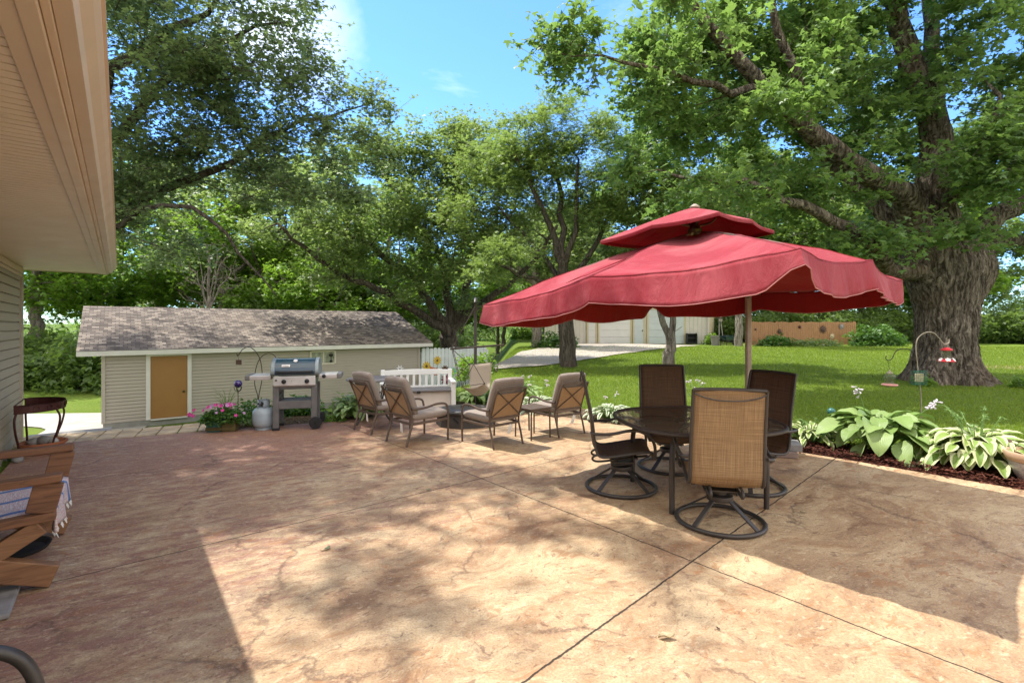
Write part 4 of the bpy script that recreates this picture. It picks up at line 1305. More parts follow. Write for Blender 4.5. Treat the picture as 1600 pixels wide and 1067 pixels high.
# --- many stemmed tree behind the white fence
def spreading_tree():
    base = Vector((dp(702, 530, 23.5).x, 23.5, ground(-3, 23.5)-.05)); q = loc_of(base)
    L = [([(0, 0, 0), (0, 0, .9), q(703, 545, 23.4), q(704, 520, 23.2)], .50, .40),
         ([q(704, 522, 23.2), q(672, 500, 22.4), q(635, 478, 21.4), q(590, 450, 20.4), q(540, 430, 19.6), q(490, 400, 19), q(430, 345, 18.4)], .24, .05),
         ([q(704, 522, 23.2), q(676, 480, 22.6), q(640, 430, 22), q(590, 395, 21.4), q(540, 365, 21), q(480, 320, 20.6)], .24, .06),
         ([q(704, 520, 23.2), q(700, 470, 23), q(690, 410, 22.6), q(650, 340, 22.2), q(600, 270, 22)], .24, .06),
         ([q(704, 520, 23.2), q(725, 470, 23.2), q(738, 400, 23.2), q(720, 330, 23), q(715, 250, 23)], .24, .06),
         ([q(706, 520, 23.2), q(745, 480, 23), q(800, 440, 22.6), q(840, 400, 22.4), q(870, 350, 22.4)], .22, .06)]
    B = []
    def blob(px, py, y, rx, ry, rz, w=1): B.append((np.array(q(px, py, y)), (rx, ry, rz), w))
    blob(500, 360, 19.4, 2.8, 1.8, 1.6, 1.2); blob(600, 330, 21.4, 3.0, 2.2, 2.2, 1)
    blob(600, 430, 20.4, 2.4, 1.6, 1.1, 1.1); blob(720, 300, 22.6, 2.8, 2.4, 2.7, 1)
    blob(690, 400, 21.2, 2.4, 1.8, 1.5, 1); blob(800, 340, 22.4, 2.2, 2.0, 1.9, .9)
    blob(590, 240, 22, 2.0, 1.8, 1.4, 1); blob(740, 210, 23, 1.9, 1.9, 1.3, 1); blob(720, 190, 23, 1.0, 1, .8, 1); blob(640, 210, 22.5, 1.0, 1, .8, 1); blob(680, 470, 22, 1.8, 1.2, .8, .6)
    blob(420, 330, 18.8, 1.6, 1.2, 1.0, 1); blob(500, 430, 19.4, 1.6, 1.0, .7, 1); blob(660, 240, 22, 2.2, 1.8, 1.5, 1)
    make_tree('spreading_tree', 'wide multi stemmed tree with dark arching limbs behind the white fence', base, L, B, 950, 50, .42, .155, 'oak', M['hackberry'], M['bark_dark'], 33, gap=.08, gscale=.6, tip_r=.012)
spreading_tree()

def lawn_tree():
    base = Vector((2.1, 18.2, ground(2.1, 18.2)-.03)); q = loc_of(base)
    L = [([(0, 0, 0), q(888, 540, 18.2), q(885, 490, 18.2), q(882, 430, 18.2)], .33, .25),
         ([q(882, 440, 18.2), q(868, 380, 18.2), q(846, 320, 18), q(818, 268, 17.8), q(800, 230, 17.6)], .17, .04),
         ([q(882, 435, 18.2), q(878, 370, 18.4), q(874, 300, 18.5), q(856, 240, 18.6), q(850, 200, 18.6)], .17, .04),
         ([q(882, 430, 18.2), q(895, 370, 18.1), q(900, 300, 18), q(905, 250, 18)], .15, .04),
         ([q(884, 445, 18.2), q(920, 400, 18.4), q(950, 340, 18.6), q(975, 290, 18.8)], .15, .04),
         ([q(884, 460, 18.2), q(840, 440, 17.6), q(800, 425, 17), q(760, 400, 16.6)], .12, .03),
         ([q(884, 470, 18.2), q(850, 400, 18.8), q(800, 350, 19.4), q(770, 310, 19.8)], .13, .03)]
    B = []
    def blob(px, py, y, rx, ry, rz, w=1): B.append((np.array(q(px, py, y)), (rx, ry, rz), w))
    blob(850, 235, 18.2, 1.7, 1.8, 1.5, 1); blob(880, 170, 18.3, 1.0, 1, .7, 1); blob(810, 185, 18.2, .8, .8, .6, 1); blob(920, 230, 18.4, 1.5, 1.6, 1.3, 1); blob(790, 260, 18.2, 1.2, 1.4, 1.1, 1)
    blob(930, 330, 18.4, 1.3, 1.4, 1.1, 1); blob(800, 400, 17.4, 1.5, 1.2, .8, 1); blob(985, 300, 18.8, 1.2, 1.2, 1.0, 1); blob(840, 330, 19, 1.8, 1.2, 1.0, .6); blob(760, 420, 16.8, 1.0, .9, .6, 1); blob(750, 250, 18.8, 1.1, 1.2, 1.0, 1); blob(960, 250, 18.8, 1.1, 1.2, 1.0, 1); blob(1000, 390, 18.6, .9, 1, .7, 1); blob(720, 330, 18.6, 1.0, 1, .8, 1)
    make_tree('walnut_tree', 'dark trunked tree with upright forked limbs on lawn by the gravel drive', base, L, B, 620, 46, .31, .14, 'compound', M['walnut'], M['bark_dark'], 41, gap=.2, gscale=.7, tip_r=.009)
lawn_tree()

def forked_tree():
    base = Vector((6.05, 19.0, ground(6.05, 19)-.03)); q = loc_of(base)
    L = [([(0, 0, 0), q(1046, 558, 19), q(1046, 545, 19)], .24, .21),
         ([q(1046, 546, 19), q(1038, 515, 19), q(1030, 480, 19), q(1015, 420, 19), q(1000, 340, 19)], .14, .06),
         ([q(1046, 546, 19), q(1052, 510, 19), q(1054, 470, 19.1), q(1075, 400, 19.2), q(1090, 330, 19.3)], .14, .06),
         ([q(1053, 520, 19), q(1060, 517, 18.9), q(1066, 513, 18.8)], .03, .01)]
    B = []
    def blob(px, py, y, rx, ry, rz, w=1): B.append((np.array(q(px, py, y)), (rx, ry, rz), w))
    blob(1000, 330, 19, 1.8, 1.6, 1.6, 1); blob(1090, 320, 19.3, 1.8, 1.6, 1.6, 1); blob(1040, 240, 19.2, 1.8, 1.6, 1.4, 1); blob(960, 400, 18.8, 1.1, 1.1, .8, 1)
    make_tree('forked_tree', 'slim tree forking low into a V behind the red umbrella', base, L, B, 260, 64, .32, .16, 'simple', M['hackberry'], M['bark_grey'], 52, gap=.2, gscale=.7, tip_r=.009)
forked_tree()

# --- farther single trees
def far_tree(name, label, x, y, h, r, seed, lm, bmk, n=230, per=44, leaf=.3, tr=.3, crown0=.35, group=None, lean=0.0, kind='pair', gap=.2):
    z = ground(x, y)-.05
    rs = np.random.RandomState(seed)
    L = [([(0, 0, 0), (lean*.3, 0, h*.3), (lean*.7, 0, h*.6), (lean, 0, h*.92)], tr, .05)]
    for k in range(6):
        a = rs.uniform(0, 2*PI); z0 = h*rs.uniform(crown0*.8, .62); rr = r*rs.uniform(.55, .85)
        L.append(([(lean*z0/h, 0, z0), (math.cos(a)*rr*.5, math.sin(a)*rr*.5, z0+h*.10), (math.cos(a)*rr, math.sin(a)*rr, z0+h*.22)], tr*.4, .03))
    B = []
    for k in range(9):
        a = rs.uniform(0, 2*PI); zz = rs.uniform(crown0+.1, .9); w = math.sin(PI*min(1, max(.15, (zz-crown0+.12)/(1.08-crown0))))
        B.append((np.array((math.cos(a)*r*.5*w, math.sin(a)*r*.5*w, h*zz)), (r*.55*max(.45, w), r*.55*max(.45, w), h*.13), 1))
    return make_tree(name, label, (x, y, z), L, B, n, per, r*.085+.1, leaf, kind, lm, bmk, seed, group=group, gap=gap, gscale=.35, tip_r=.02, base_n=8)

G = 'woodland trees beyond the lawn'
vine = far_tree('vine_clad_tree', 'thick dark trunk with lime green crown left of the shed', dp(57, 600, 25.6).x, 25.6, 13, 5.5, 61, M['lime_leaf'], M['bark_grey'], 300, 44, .22, .42, .28)
far_tree('gravel_side_tree', 'stout trunked tree on the far side of the gravel drive', dp(838, 550, 30.8).x, 30.8, 12, 4.2, 62, M['hackberry'], M['bark_grey'], 300, 44, .24, .36, .30)
far_tree('barn_corner_tree', 'tall straight pale trunk at the right corner of the barn', dp(1154, 535, 33.5).x, 33.5, 15, 4.5, 63, M['shade_leaf'], M['bark_grey'], 300, 44, .28, .28, .42)
wa = far_tree('woodland_tree', 'dark woodland tree rising straight behind the cedar fence', dp(1300, 530, 42).x, 42, 17, 5.5, 64, M['shade_leaf'], M['bark_grey'], 330, 38, .34, .3, .30, G)
wb = far_tree('woodland_tree', 'broad bright green tree far behind the shed roof', -9.5, 38, 15, 6.0, 65, M['lime_leaf'], M['bark_grey'], 330, 38, .32, .3, .18, G)
wc = far_tree('woodland_tree', 'rounded mid green tree at the far end of the meadow', -1, 62, 16, 6.5, 66, M['hackberry'], M['bark_dark'], 330, 38, .36, .3, .16, G)
# copies: (source, x, y, scale, turn, label)
FAR = [
 (vine, -19.5, 33, .95, 1.4, 'yellow green tree close behind the left end of the shed roof'),
 (wb, -13.0, 33, .75, 4.1, 'fresh green tree behind the door end of the shed'),
 (vine, -8.0, 35, .8, 2.9, 'lime green tree behind the bare dead tree'),
 (wc, -23.0, 40, 1.0, 5.8, 'leafy tree deep in the wood above the shed roof ridge'),
 (wb, -27, 34, 1.05, 1.0, 'leafy tree in the wood to the left of the shed, farthest left'),
 (wc, -17.5, 37, 1.1, .5, 'green tree standing behind the left end of the shed roof'),
 (wc, -15, 45, 1.25, 3.1, 'tall pale tree behind the shed, left of the bare branches'),
 (wb, -4.5, 44, 1.0, 2.2, 'bright tree seen over the right end of the shed'),
 (wc, 4.5, 66, 1.1, 1.7, 'meadow edge tree directly above the gravel drive'),
 (wc, 10.5, 60, 1.2, 4.4, 'tree rising behind the left end of the barn'),
 (wb, 17, 58, 1.15, 3.9, 'tall tree rising behind the middle of the barn'),
 (wa, 17.5, 44, 1.05, 2.6, 'dark trunked tree behind the left end of the cedar fence'),
 (wa, 21, 47, 1.1, .7, 'woodland tree left of centre behind the cedar fence'),
 (wc, 30.5, 43, .95, 5.5, 'woodland tree to the right of the cedar fence'),
 (wa, 28, 50, 1.15, 3.4, 'tall woodland tree deep behind the right end of the cedar fence'),
 (wb, 36, 42, .95, .2, 'lighter green tree just right of the maple trunk'),
 (wa, 42, 46, 1.0, 1.3, 'dark tree at the right edge behind the maple'),
 (wc, 47, 52, 1.2, 2.9, 'large tree in the far right corner of the wood'),
 (wc, -33, 46, 1.3, .9, 'distant tree filling the gap beside the house corner'),
 (wa, -1.5, 52, .72, 3.0, 'small thin trunked tree standing in the meadow'),
 (wb, 2.5, 49, .6, 1.1, 'youngest tree on the meadow left of the gravel drive'),
 (wc, 24, 62, 1.3, 5.2, 'pale tree crowning the wood between barn and maple'),
]
for (src, x, y, s, a, lab) in FAR:
    dup(src, lab, (x, y, ground(x, y)-.05), a, G, (s, s, s))

# bare dead branches behind the shed
def dead_tree():
    base = Vector((dp(325, 470, 27).x, 27, -1.2)); q = loc_of(base)
    root = thing('dead_tree', 'bare grey twiggy dead tree behind the shed roof', 'tree', base)
    t = Tree(71)
    t.limb([(0, 0, 0), (0, 0, 2), q(327, 430, 27), q(322, 385, 27)], .16, .05)
    for (px, py) in ((290, 420), (360, 400), (300, 390), (380, 440), (350, 380)):
        t.limb([(0, 0, 2.2+random.uniform(0, 1.2)), q((325+px)/2, (450+py)/2-8, 27), q(px, py, 27)], .06, .015)
    B = [(np.array(q(330, 425, 27)), (2.4, 1.6, 1.9), 1)]
    t.grow(B, 260, .3)
    t.mesh('trunk', M['bark_grey'], root, .008)
dead_tree()

# dense brush along the wood's edge: nobody could count it
def underbrush():
    P = []
    rs = np.random.RandomState(81)
    def band(pts, depth, hgt, n, clump=1.0):
        for k in range(n):
            f = rs.uniform(0, len(pts)-1.001); i = int(f); a = np.array(pts[i]); b = np.array(pts[i+1])
            c = a+(b-a)*(f-i); x = c[0]+rs.normal()*.5; y = c[1]+abs(rs.normal())*depth
            z = ground(x, y)
            top = hgt*(.45+.75*abs(noise.noise(Vector((x*.45, y*.3, 1)))))
            m = 150
            rr = rs.uniform(.6, 1.3)*clump
            d = rs.normal(size=(m, 3)); d /= np.linalg.norm(d, axis=1)[:, None]
            q = d*np.array([rr, rr, rr*.7])*rs.uniform(.5, 1, size=(m, 1))
            q += np.array([x, y, z+rs.uniform(.1, 1)*top])
            q[:, 2] = np.maximum(q[:, 2], z+.05)
            P.append(q)
    band([(-34, 25), (-24, 22.5), (-18, 22.3), (-13, 23.5)], 3.0, 2.6, 380, 1.1)
    band([(-20, 30), (-13, 30), (-9, 31), (-4, 33)], 3, 4.6, 330, 1.3)
    band([(17, 39), (24, 38.5), (30, 38), (38, 35), (46, 34)], 4.0, 3.4, 380, 1.3)
    band([(-12, 74), (0, 76), (12, 74), (22, 66)], 6, 7.0, 260, 2.2)
    band([(-60, 60), (-40, 55), (-22, 60), (-12, 72)], 6, 8.0, 220, 2.6)
    band([(22, 64), (34, 58), (50, 52), (70, 46)], 6, 9.0, 260, 2.4)
    o = leaves('underbrush', np.concatenate(P), .23, 'pair', M['shade_leaf'], None, .6, rs, .2)
    tag(o, 'dense green brush filling the edge of the surrounding wood', 'brush', kind='stuff')
underbrush()

# ------------------------------------------------------------------ shrubs and bed plants
def shrub(name, label, x, y, rx, ry, h, n, leaf, lm, seed, group=None, kind='pair', z=None):
    rs = np.random.RandomState(seed)
    z = ground(x, y) if z is None else z
    root = thing(name, label, 'shrub', (x, y, z), 0, group)
    mb = MB()
    for k in range(9):
        a = rs.uniform(0, 2*PI); r = rs.uniform(.3, .8)
        mb.tube([(0, 0, -.02), (math.cos(a)*rx*r*.5, math.sin(a)*ry*r*.5, h*.5), (math.cos(a)*rx*r, math.sin(a)*ry*r, h*.85)], [.012, .008, .004], 4)
    mb.build('stem', M['stem'], root)
    d = rs.normal(size=(n, 3)); d /= np.linalg.norm(d, axis=1)[:, None]; d[:, 2] = np.abs(d[:, 2])
    lump = np.array([1+.45*noise.noise(Vector(p*2.3)+Vector((seed, 0, 0))) for p in d])
    P = d*np.array([rx, ry, h])*(rs.uniform(.25, 1, size=(n, 1))**.5)*lump[:, None]
    leaves('foliage', P, leaf, kind, lm, root, .7, rs, .2)
    return root
k = 36/FPX
shrub('fence_shrub', 'dark bushy shrub at the left foot of the cedar fence', dp(1213, 540, 33.4).x, 33.4, 1.2, .7, .75, 900, .16, M['shrub_leaf'], 1)
shrub('fence_shrub', 'low silvery ground plant along the foot of the cedar fence', dp(1270, 540, 33.4).x, 33.3, 2.2, .7, .45, 900, .15, M['hackberry'], 2)
shrub('corner_shrub', 'big leafy shrub at the right end of the cedar fence', dp(1375, 530, 33).x, 33.4, 1.9, 1.1, 1.35, 1900, .2, M['shrub_leaf'], 3)
shrub('barn_shrub', 'yellow green shrub against the tan side of the barn', dp(1113, 540, 35).x, 35.2, .6, .5, .8, 500, .15, M['lime_leaf'], 4)
shrub('meadow_shrub', 'small round bush alone on the far meadow', dp(816, 520, 46).x, 46, 1.2, 1, 1.3, 700, .2, M['lime_leaf'], 5)
shrub('drive_shrub', 'low dark bushes at the foot of the stout tree by the gravel drive', dp(868, 545, 31).x, 30.6, 1.6, .9, .9, 1000, .18, M['shrub_leaf'], 6)
shrub('trunk_sprout', 'tuft of leaves sprouting at the right foot of the maple trunk', 12.95, 12.5, .28, .25, .32, 160, .09, M['lime_leaf'], 7)
shrub('trunk_sprout', 'bright weed growing at the left foot of the maple trunk', 10.8, 12.9, .28, .25, .28, 150, .09, M['lime_leaf'], 8)
# ------------------------------------------------------------------ UV helper for woven sheets
def uv_sheet(name, rows, m, parent, solid=.004):
    "rows of points -> quad sheet with metric-like uv"
    R = len(rows); C = len(rows[0])
    vs = [tuple(p) for r in rows for p in r]
    fs = [(i*C+j, i*C+j+1, (i+1)*C+j+1, (i+1)*C+j) for i in range(R-1) for j in range(C-1)]
    me = bpy.data.meshes.new(name); me.from_pydata(vs, [], fs)
    cum = [0]
    mid = C//2
    for i in range(1, R): cum.append(cum[-1]+(Vector(rows[i][mid])-Vector(rows[i-1][mid])).length)
    wd = [0]
    for j in range(1, C): wd.append(wd[-1]+(Vector(rows[0][j])-Vector(rows[0][j-1])).length)
    ul = me.uv_layers.new(name='UVMap')
    for l in me.loops:
        i, j = divmod(l.vertex_index, C); ul.data[l.index].uv = (wd[j], cum[i])
    return link(name, me, m, parent, smooth=60, solid=solid)

# ------------------------------------------------------------------ dining set
def sling_chair(label, loc, rz, group, back=(M['sling'])):
    r = thing('sling_chair', label, 'chair', loc, rz, group)
    R = .335
    mb = MB(); mb.tube([(R*math.cos(2*PI*k/40), R*math.sin(2*PI*k/40), .021) for k in range(40)], .020, 8, closed=True, flat=.85)
    mb.build('base_ring', M['bronze'], r, smooth=50)
    for k in range(4):
        a = PI/4+k*PI/2
        mb = MB(); mb.bar((math.cos(a)*(R-.01), math.sin(a)*(R-.01), .035), (math.cos(a)*.075, math.sin(a)*.075, .205), .042, .014)
        mb.build('leg', M['bronze'], r, bevel=.004)
    mb = MB(); mb.lathe([(.10, .185), (.105, .20), (.10, .225), (.055, .235), (.052, .275), (.0, .275)], (0, 0, 0), 20)
    mb.build('swivel_hub', M['bronze'], r, smooth=40)
    mb = MB()
    for s in (-1, 1):
        x = s*.115
        lo = spline([(x, .24, .355), (x, .08, .335), (x, -.10, .30), (x, -.24, .285), (x, -.285, .31), (x, -.24, .345), (x, -.12, .335), (x, -.06, .30), (x, -.10, .262), (x, -.03, .258), (x, .08, .272)], 5)
        mb.tube(lo, .011, 6)
    mb.bar((-.24, .12, .352), (.24, .12, .352), .03, .012); mb.bar((-.24, -.10, .333), (.24, -.10, .333), .03, .012)
    mb.box((0, .0, .283), (.27, .22, .012))
    mb.build('rocker_spring', M['bronze'], r, smooth=50)
    side = spline([(0, .285, .355), (0, .275, .405), (0, .22, .425), (0, .08, .405), (0, -.08, .375), (0, -.19, .365), (0, -.245, .40), (0, -.268, .50), (0, -.278, .62), (0, -.30, .78), (0, -.335, .95), (0, -.36, 1.08), (0, -.375, 1.122)], 5)
    for s in (-1, 1):
        mb = MB(); mb.tube([(s*(.268-.016*max(0, p.z-.4)), p.y, p.z) for p in side], .0125, 8, flat=1.1)
        mb.build('side_rail', M['bronze'], r, smooth=50)
    rows = []
    for i, p in enumerate(side):
        row = []
        for k in range(11):
            x = (-1+2*k/10)*(.265-.016*max(0, p.z-.4)); sg = (1-(x/.272)**2)*.022
            row.append((x, p.y-(sg if p.z > .42 and p.y < -.2 else 0), p.z-(sg if p.y > -.2 else 0)))
        rows.append(row)
    uv_sheet('sling', rows, back, r)
    mb = MB(); mb.tube(spline([(-.257, -.375, 1.122), (-.14, -.385, 1.128), (0, -.389, 1.13), (.14, -.385, 1.128), (.257, -.375, 1.122)], 5), .014, 8)
    mb.tube(spline([(-.25, -.385, 1.095), (-.19, -.396, 1.07), (-.08, -.400, 1.048), (.08, -.400, 1.048), (.19, -.396, 1.07), (.25, -.385, 1.095)], 5), .006, 6)
    mb.build('top_rail', M['bronze'], r, smooth=50)
    for s in (-1, 1):
        mb = MB()
        mb.tube(spline([(s*.28, -.30, .60), (s*.325, -.27, .595), (s*.335, -.12, .60), (s*.34, .04, .635), (s*.335, .16, .625), (s*.315, .26, .54), (s*.29, .285, .42), (s*.27, .27, .36)], 6), .0145, 8, flat=1.0)
        mb.build('armrest', M['bronze'], r, smooth=50)
    return r
GD = 'sling chairs round the glass table'
GC = (1.74, 4.70)
ch = sling_chair('tan sling swivel chair nearest the camera, its back turned', (1.70, 4.03, .002), math.radians(-12), GD)
def restyle(o, m_from, m_to):
    for c in kids(o):
        if c.type == 'MESH' and c.name.split('.')[0] == 'sling':
            c.data = c.data.copy(); c.data.materials[0] = m_to
c2 = dup(ch, 'shade toned sling swivel chair seen edge on at the left of the glass table', (1.08, 4.88, .002), math.radians(-97), GD); restyle(c2, 0, M['sling_shaded'])
c3 = dup(ch, 'shade toned sling chair facing the camera across the glass table', (1.78, 5.58, .002), math.radians(176), GD); restyle(c3, 0, M['sling_shaded'])
c4 = dup(ch, 'shade toned sling chair at the right of the table beside the umbrella post', (2.35, 4.92, .002), math.radians(115), GD); restyle(c4, 0, M['sling_shaded'])

def dining_table():
    r = thing('dining_table', 'round cornered mottled glass patio table on dark curved legs', 'table', (GC[0], GC[1], .002), math.radians(8))
    def se(a, R, e=2.7):
        c, s = math.cos(a), math.sin(a)
        k = (abs(c)**e+abs(s)**e)**(-1/e); return (R*k*c, R*k*s)
    N = 72
    mb = MB(); mb.prism([se(2*PI*k/N, .69) for k in range(N)], .708, .716)
    mb.build('glass_top', M['glass_table'], r)
    mb = MB(); mb.tube([(*se(2*PI*k/N, .707), .708) for k in range(N)], .022, 8, closed=True, flat=.8)
    mb.build('rim', M['bronze'], r, smooth=50)
    for sx in (-1, 1):
        for sy in (-1, 1):
            mb = MB(); mb.tube(spline([(sx*.44, sy*.44, 0), (sx*.44, sy*.44, .35), (sx*.43, sy*.43, .52), (sx*.38, sy*.38, .64), (sx*.28, sy*.28, .685), (sx*.15, sy*.15, .69)], 6), .024, 8)
            mb.build('leg', M['bronze'], r, smooth=50)
    mb = MB(); mb.tube([(.16*math.cos(2*PI*k/24), .16*math.sin(2*PI*k/24), .688) for k in range(24)], .014, 6, closed=True)
    for s in (-1, 1):
        mb.bar((s*.6, 0, .692), (s*.16, 0, .692), .03, .014); mb.bar((0, s*.6, .692), (0, s*.16, .692), .03, .014)
    mb.build('brace', M['bronze'], r, smooth=50)
dining_table()

# ------------------------------------------------------------------ umbrella
def umbrella():
    C = Vector((1.93, 5.20, 0)); RD = 2.25
    PX, PY = 3.0, 6.25
    r = thing('cantilever_umbrella', 'large square red patio umbrella with vented double top over the table', 'umbrella', (PX, PY, 0))
    off = Vector((C.x-PX, C.y-PY, 0))
    # rib ends, heights read at the eave (the canopy leans to the left)
    ang0 = math.radians(-95)
    ez = {0: 2.05, 1: 2.12, 2: 2.06, 3: 2.02, 4: 1.98, 5: 1.90, 6: 1.83, 7: 2.01}
    ribs = []
    for k in range(8):
        a = ang0+k*PI/4
        rad = {0: 2.25, 1: 1.56, 2: 2.06, 3: 1.58, 4: 2.2, 5: 1.65, 6: 2.25, 7: 1.65}[k]
        ribs.append((a, rad, ez[k]))
    apex = Vector((off.x, off.y, 2.80))
    SUB = 24
    def edge(u):
        "u in 0..8 around the eave"
        k = int(u) % 8; f = u-int(u)
        a = ribs[k]; b = ribs[(k+1) % 8]
        p = Vector((math.cos(a[0])*a[1], math.sin(a[0])*a[1], a[2])); q = Vector((math.cos(b[0])*b[1], math.sin(b[0])*b[1], b[2]))
        w = p.lerp(q, f); sag = math.sin(PI*f)
        w.z -= .035*sag; w.x *= 1-.022*sag; w.y *= 1-.022*sag
        return w, sag
    def wrinkle(p, s=1.0):
        return .016*noise.noise(Vector((p.x*2.2, p.y*2.2, 3)))+.010*noise.noise(Vector((p.x*5, p.y*5, 9)))*s
    NR = 18; N = 8*SUB
    def canopy_rows(f0, f1, top, bulge):
        rows = []
        for i in range(NR+1):
            f = f0+(f1-f0)*i/NR
            row = []
            for k in range(N):
                e, sag = edge(k/SUB)
                x, y = e.x*f, e.y*f
                z = top+(e.z-top)*f
                z += bulge*math.sin(PI*f)*1.0 - .045*sag*math.sin(PI*min(1, f*1.02))
                p = Vector((x+off.x, y+off.y, z)); p.z += wrinkle(p)*min(1, f*2)
                row.append(p)
            rows.append(row)
        return rows
    rows = canopy_rows(.13, 1.0, 2.60, .035)
    mb = MB(); mb.sheet(rows, wrap=True)
    can = mb.build('canopy', [M['canopy_underside'], M['canopy']], r, smooth=70, solid=.003)
    # valance: hangs from the eave, folds at the corner seams, split at the corners
    rows = []; hem = []
    for i in range(9):
        f = i/8; row = []
        for k in range(N):
            u = k/SUB; e, sag = edge(u)
            fr = u-int(u)
            corner = max(0, 1-min(abs((u % 2)), abs(2-(u % 2)))/.16)
            midr = max(0, 1-abs((u % 2)-1)/.12)
            gust = .5+.5*noise.noise(Vector((u*1.9, 0, 4)))
            drop = .235-.15*corner*corner*(3-2*corner)*(1 if int(round(u)) % 8 in (0, 4) else .35)-.02*midr
            flare = .025+.035*gust+.022*math.sin(u*5.1+1)*f
            o = Vector((e.x, e.y, 0)).normalized()
            p = Vector((e.x+off.x, e.y+off.y, e.z+.006*(1-f)))+o*(flare*f)
            p.z -= drop*f; p += o*(.016*math.sin(u*37+2*math.sin(u*5))*f+.010*noise.noise(Vector((u*14, f*2, 1)))*f); p.z += wrinkle(Vector((e.x, e.y, 0)))*(1-f) + .012*math.sin(u*9.0)*f
            row.append(p)
        rows.append(row)
    mb = MB(); mb.sheet(rows, wrap=True)
    val = mb.build('valance', [M['canopy_underside'], M['canopy']], r, smooth=70, solid=.003)
    mb = MB(); mb.tube(rows[-1], .0038, 5, closed=True); mb.build('hem_piping', M['hem'], val)
    mb = MB(); mb.tube([p+Vector((0, 0, .006)) for p in rows[0]], .0045, 5, closed=True); mb.build('eave_seam', M['canopy'], r)
    mb = MB()
    for k in range(8):
        seam = [Vector(can.data.vertices[i*N+k*SUB].co)+Vector((0, 0, .004)) for i in range(NR+1)] if len(can.data.vertices) == (NR+1)*N else []
        if seam: mb.tube(seam, .0045, 4)
    if mb.v: mb.build('rib_seam', M['canopy'], r)
    # upper vent tier
    def cap_rows():
        rows = []
        for i in range(9):
            f = .03+(.97)*i/8; row = []
            for k in range(N):
                e, sag = edge(k/SUB)
                s = .415*f
                z = 2.845+((e.z-1.98)*.35-.275)*f**1.1 - .012*sag*math.sin(PI*f)
                p = Vector((e.x*s+off.x-.05, e.y*s+off.y, z)); row.append(p)
            rows.append(row)
        lip = [p+Vector((0, 0, -.035)) for p in rows[-1]]
        rows.append(lip)
        return rows
    mb = MB(); mb.sheet(cap_rows(), wrap=True); mb.build('vent_cap', [M['canopy_underside'], M['canopy']], r, smooth=60, solid=.003)
    MB().lathe([(.05, 2.845), (.055, 2.86), (.035, 2.875), (.018, 2.89), (0, 2.893)], (off.x, off.y, 0), 16).build('finial', M['iron_tan'], r, smooth=40)
    # ribs, struts and hub
    for k in range(8):
        e, _ = edge(k)
        mb = MB(); a = Vector((off.x, off.y, 2.60)); b = Vector((e.x*.985+off.x, e.y*.985+off.y, e.z-.02))
        m_ = a.lerp(b, .5)+Vector((0, 0, .045))
        mb.tube(spline([a+(b-a)*.05, m_, b], 4), .012, 6); mb.build('rib', M['bronze_warm'], r)
        mb = MB(); mb.tube([Vector((off.x+e.x*.03, off.y+e.y*.03, 2.33)), a.lerp(b, .45)+Vector((0, 0, .03))], .009, 6); mb.build('strut', M['bronze_warm'], r)
    mb = MB(); mb.lathe([(.06, 2.30), (.07, 2.32), (.05, 2.36), (.025, 2.38), (.025, 2.56), (.07, 2.58), (.075, 2.62), (.04, 2.66), (.03, 2.85), (0, 2.86)], (off.x, off.y, 0), 18)
    for k in range(4):
        a = ang0+k*PI/2
        mb.tube(spline([(off.x+math.cos(a)*.05, off.y+math.sin(a)*.05, 2.66), (off.x+math.cos(a)*.16, off.y+math.sin(a)*.16, 2.69), (off.x+math.cos(a)*.22, off.y+math.sin(a)*.22, 2.74)], 4), .012, 6)
    mb.build('hub', M['brass'], r, smooth=40)
    # post outside the middle, arm reaching in under the cloth
    mb = MB(); mb.box((0, 0, 1.08), (.062, .062, 2.12)); mb.build('post', M['post_tan'], r, bevel=.01)
    mb = MB(); mb.tube(spline([(0, 0, 1.95), (off.x*.12, off.y*.12, 2.12), (off.x*.5, off.y*.5, 2.36), (off.x, off.y, 2.53)], 8), .024, 8); mb.build('arm', M['bronze_warm'], r, smooth=50)
    mb = MB(); mb.box((0, 0, .03), (1.0, .09, .05)); mb.box((0, 0, .032), (.09, 1.0, .05)); mb.lathe([(.06, .05), (.055, .25), (.045, .26)], (0, 0, 0), 14); mb.build('base_cross', M['bronze'], r, bevel=.006)
    # stitched sleeve on the left rear panel
    mb = MB()
    e7, _ = edge(6.42)
    a = Vector((e7.x*.62+off.x, e7.y*.62+off.y, 0)); 
    def on(u, f):
        e, sag = edge(u); z = 2.60+(e.z-2.60)*f+.035*math.sin(PI*f)-.045*sag*math.sin(PI*min(1, f*1.02))
        return Vector((e.x*f+off.x, e.y*f+off.y, z))
    for (u0, u1, f0, f1) in ((6.58, 6.78, .50, .86),):
        g = []
        for i in range(9):
            f = f0+(f1-f0)*i/8; lift = .028*math.sin(PI*min(1, (8-i)/8+.12))
            g.append([on(u0+(u1-u0)*j/6, f)+Vector((0, 0, .008+lift*math.sin(PI*j/6)+.012)) for j in range(7)])
        mb.sheet(g)
    mb.build('sleeve', M['canopy'], r, smooth=60, solid=.004)
umbrella()

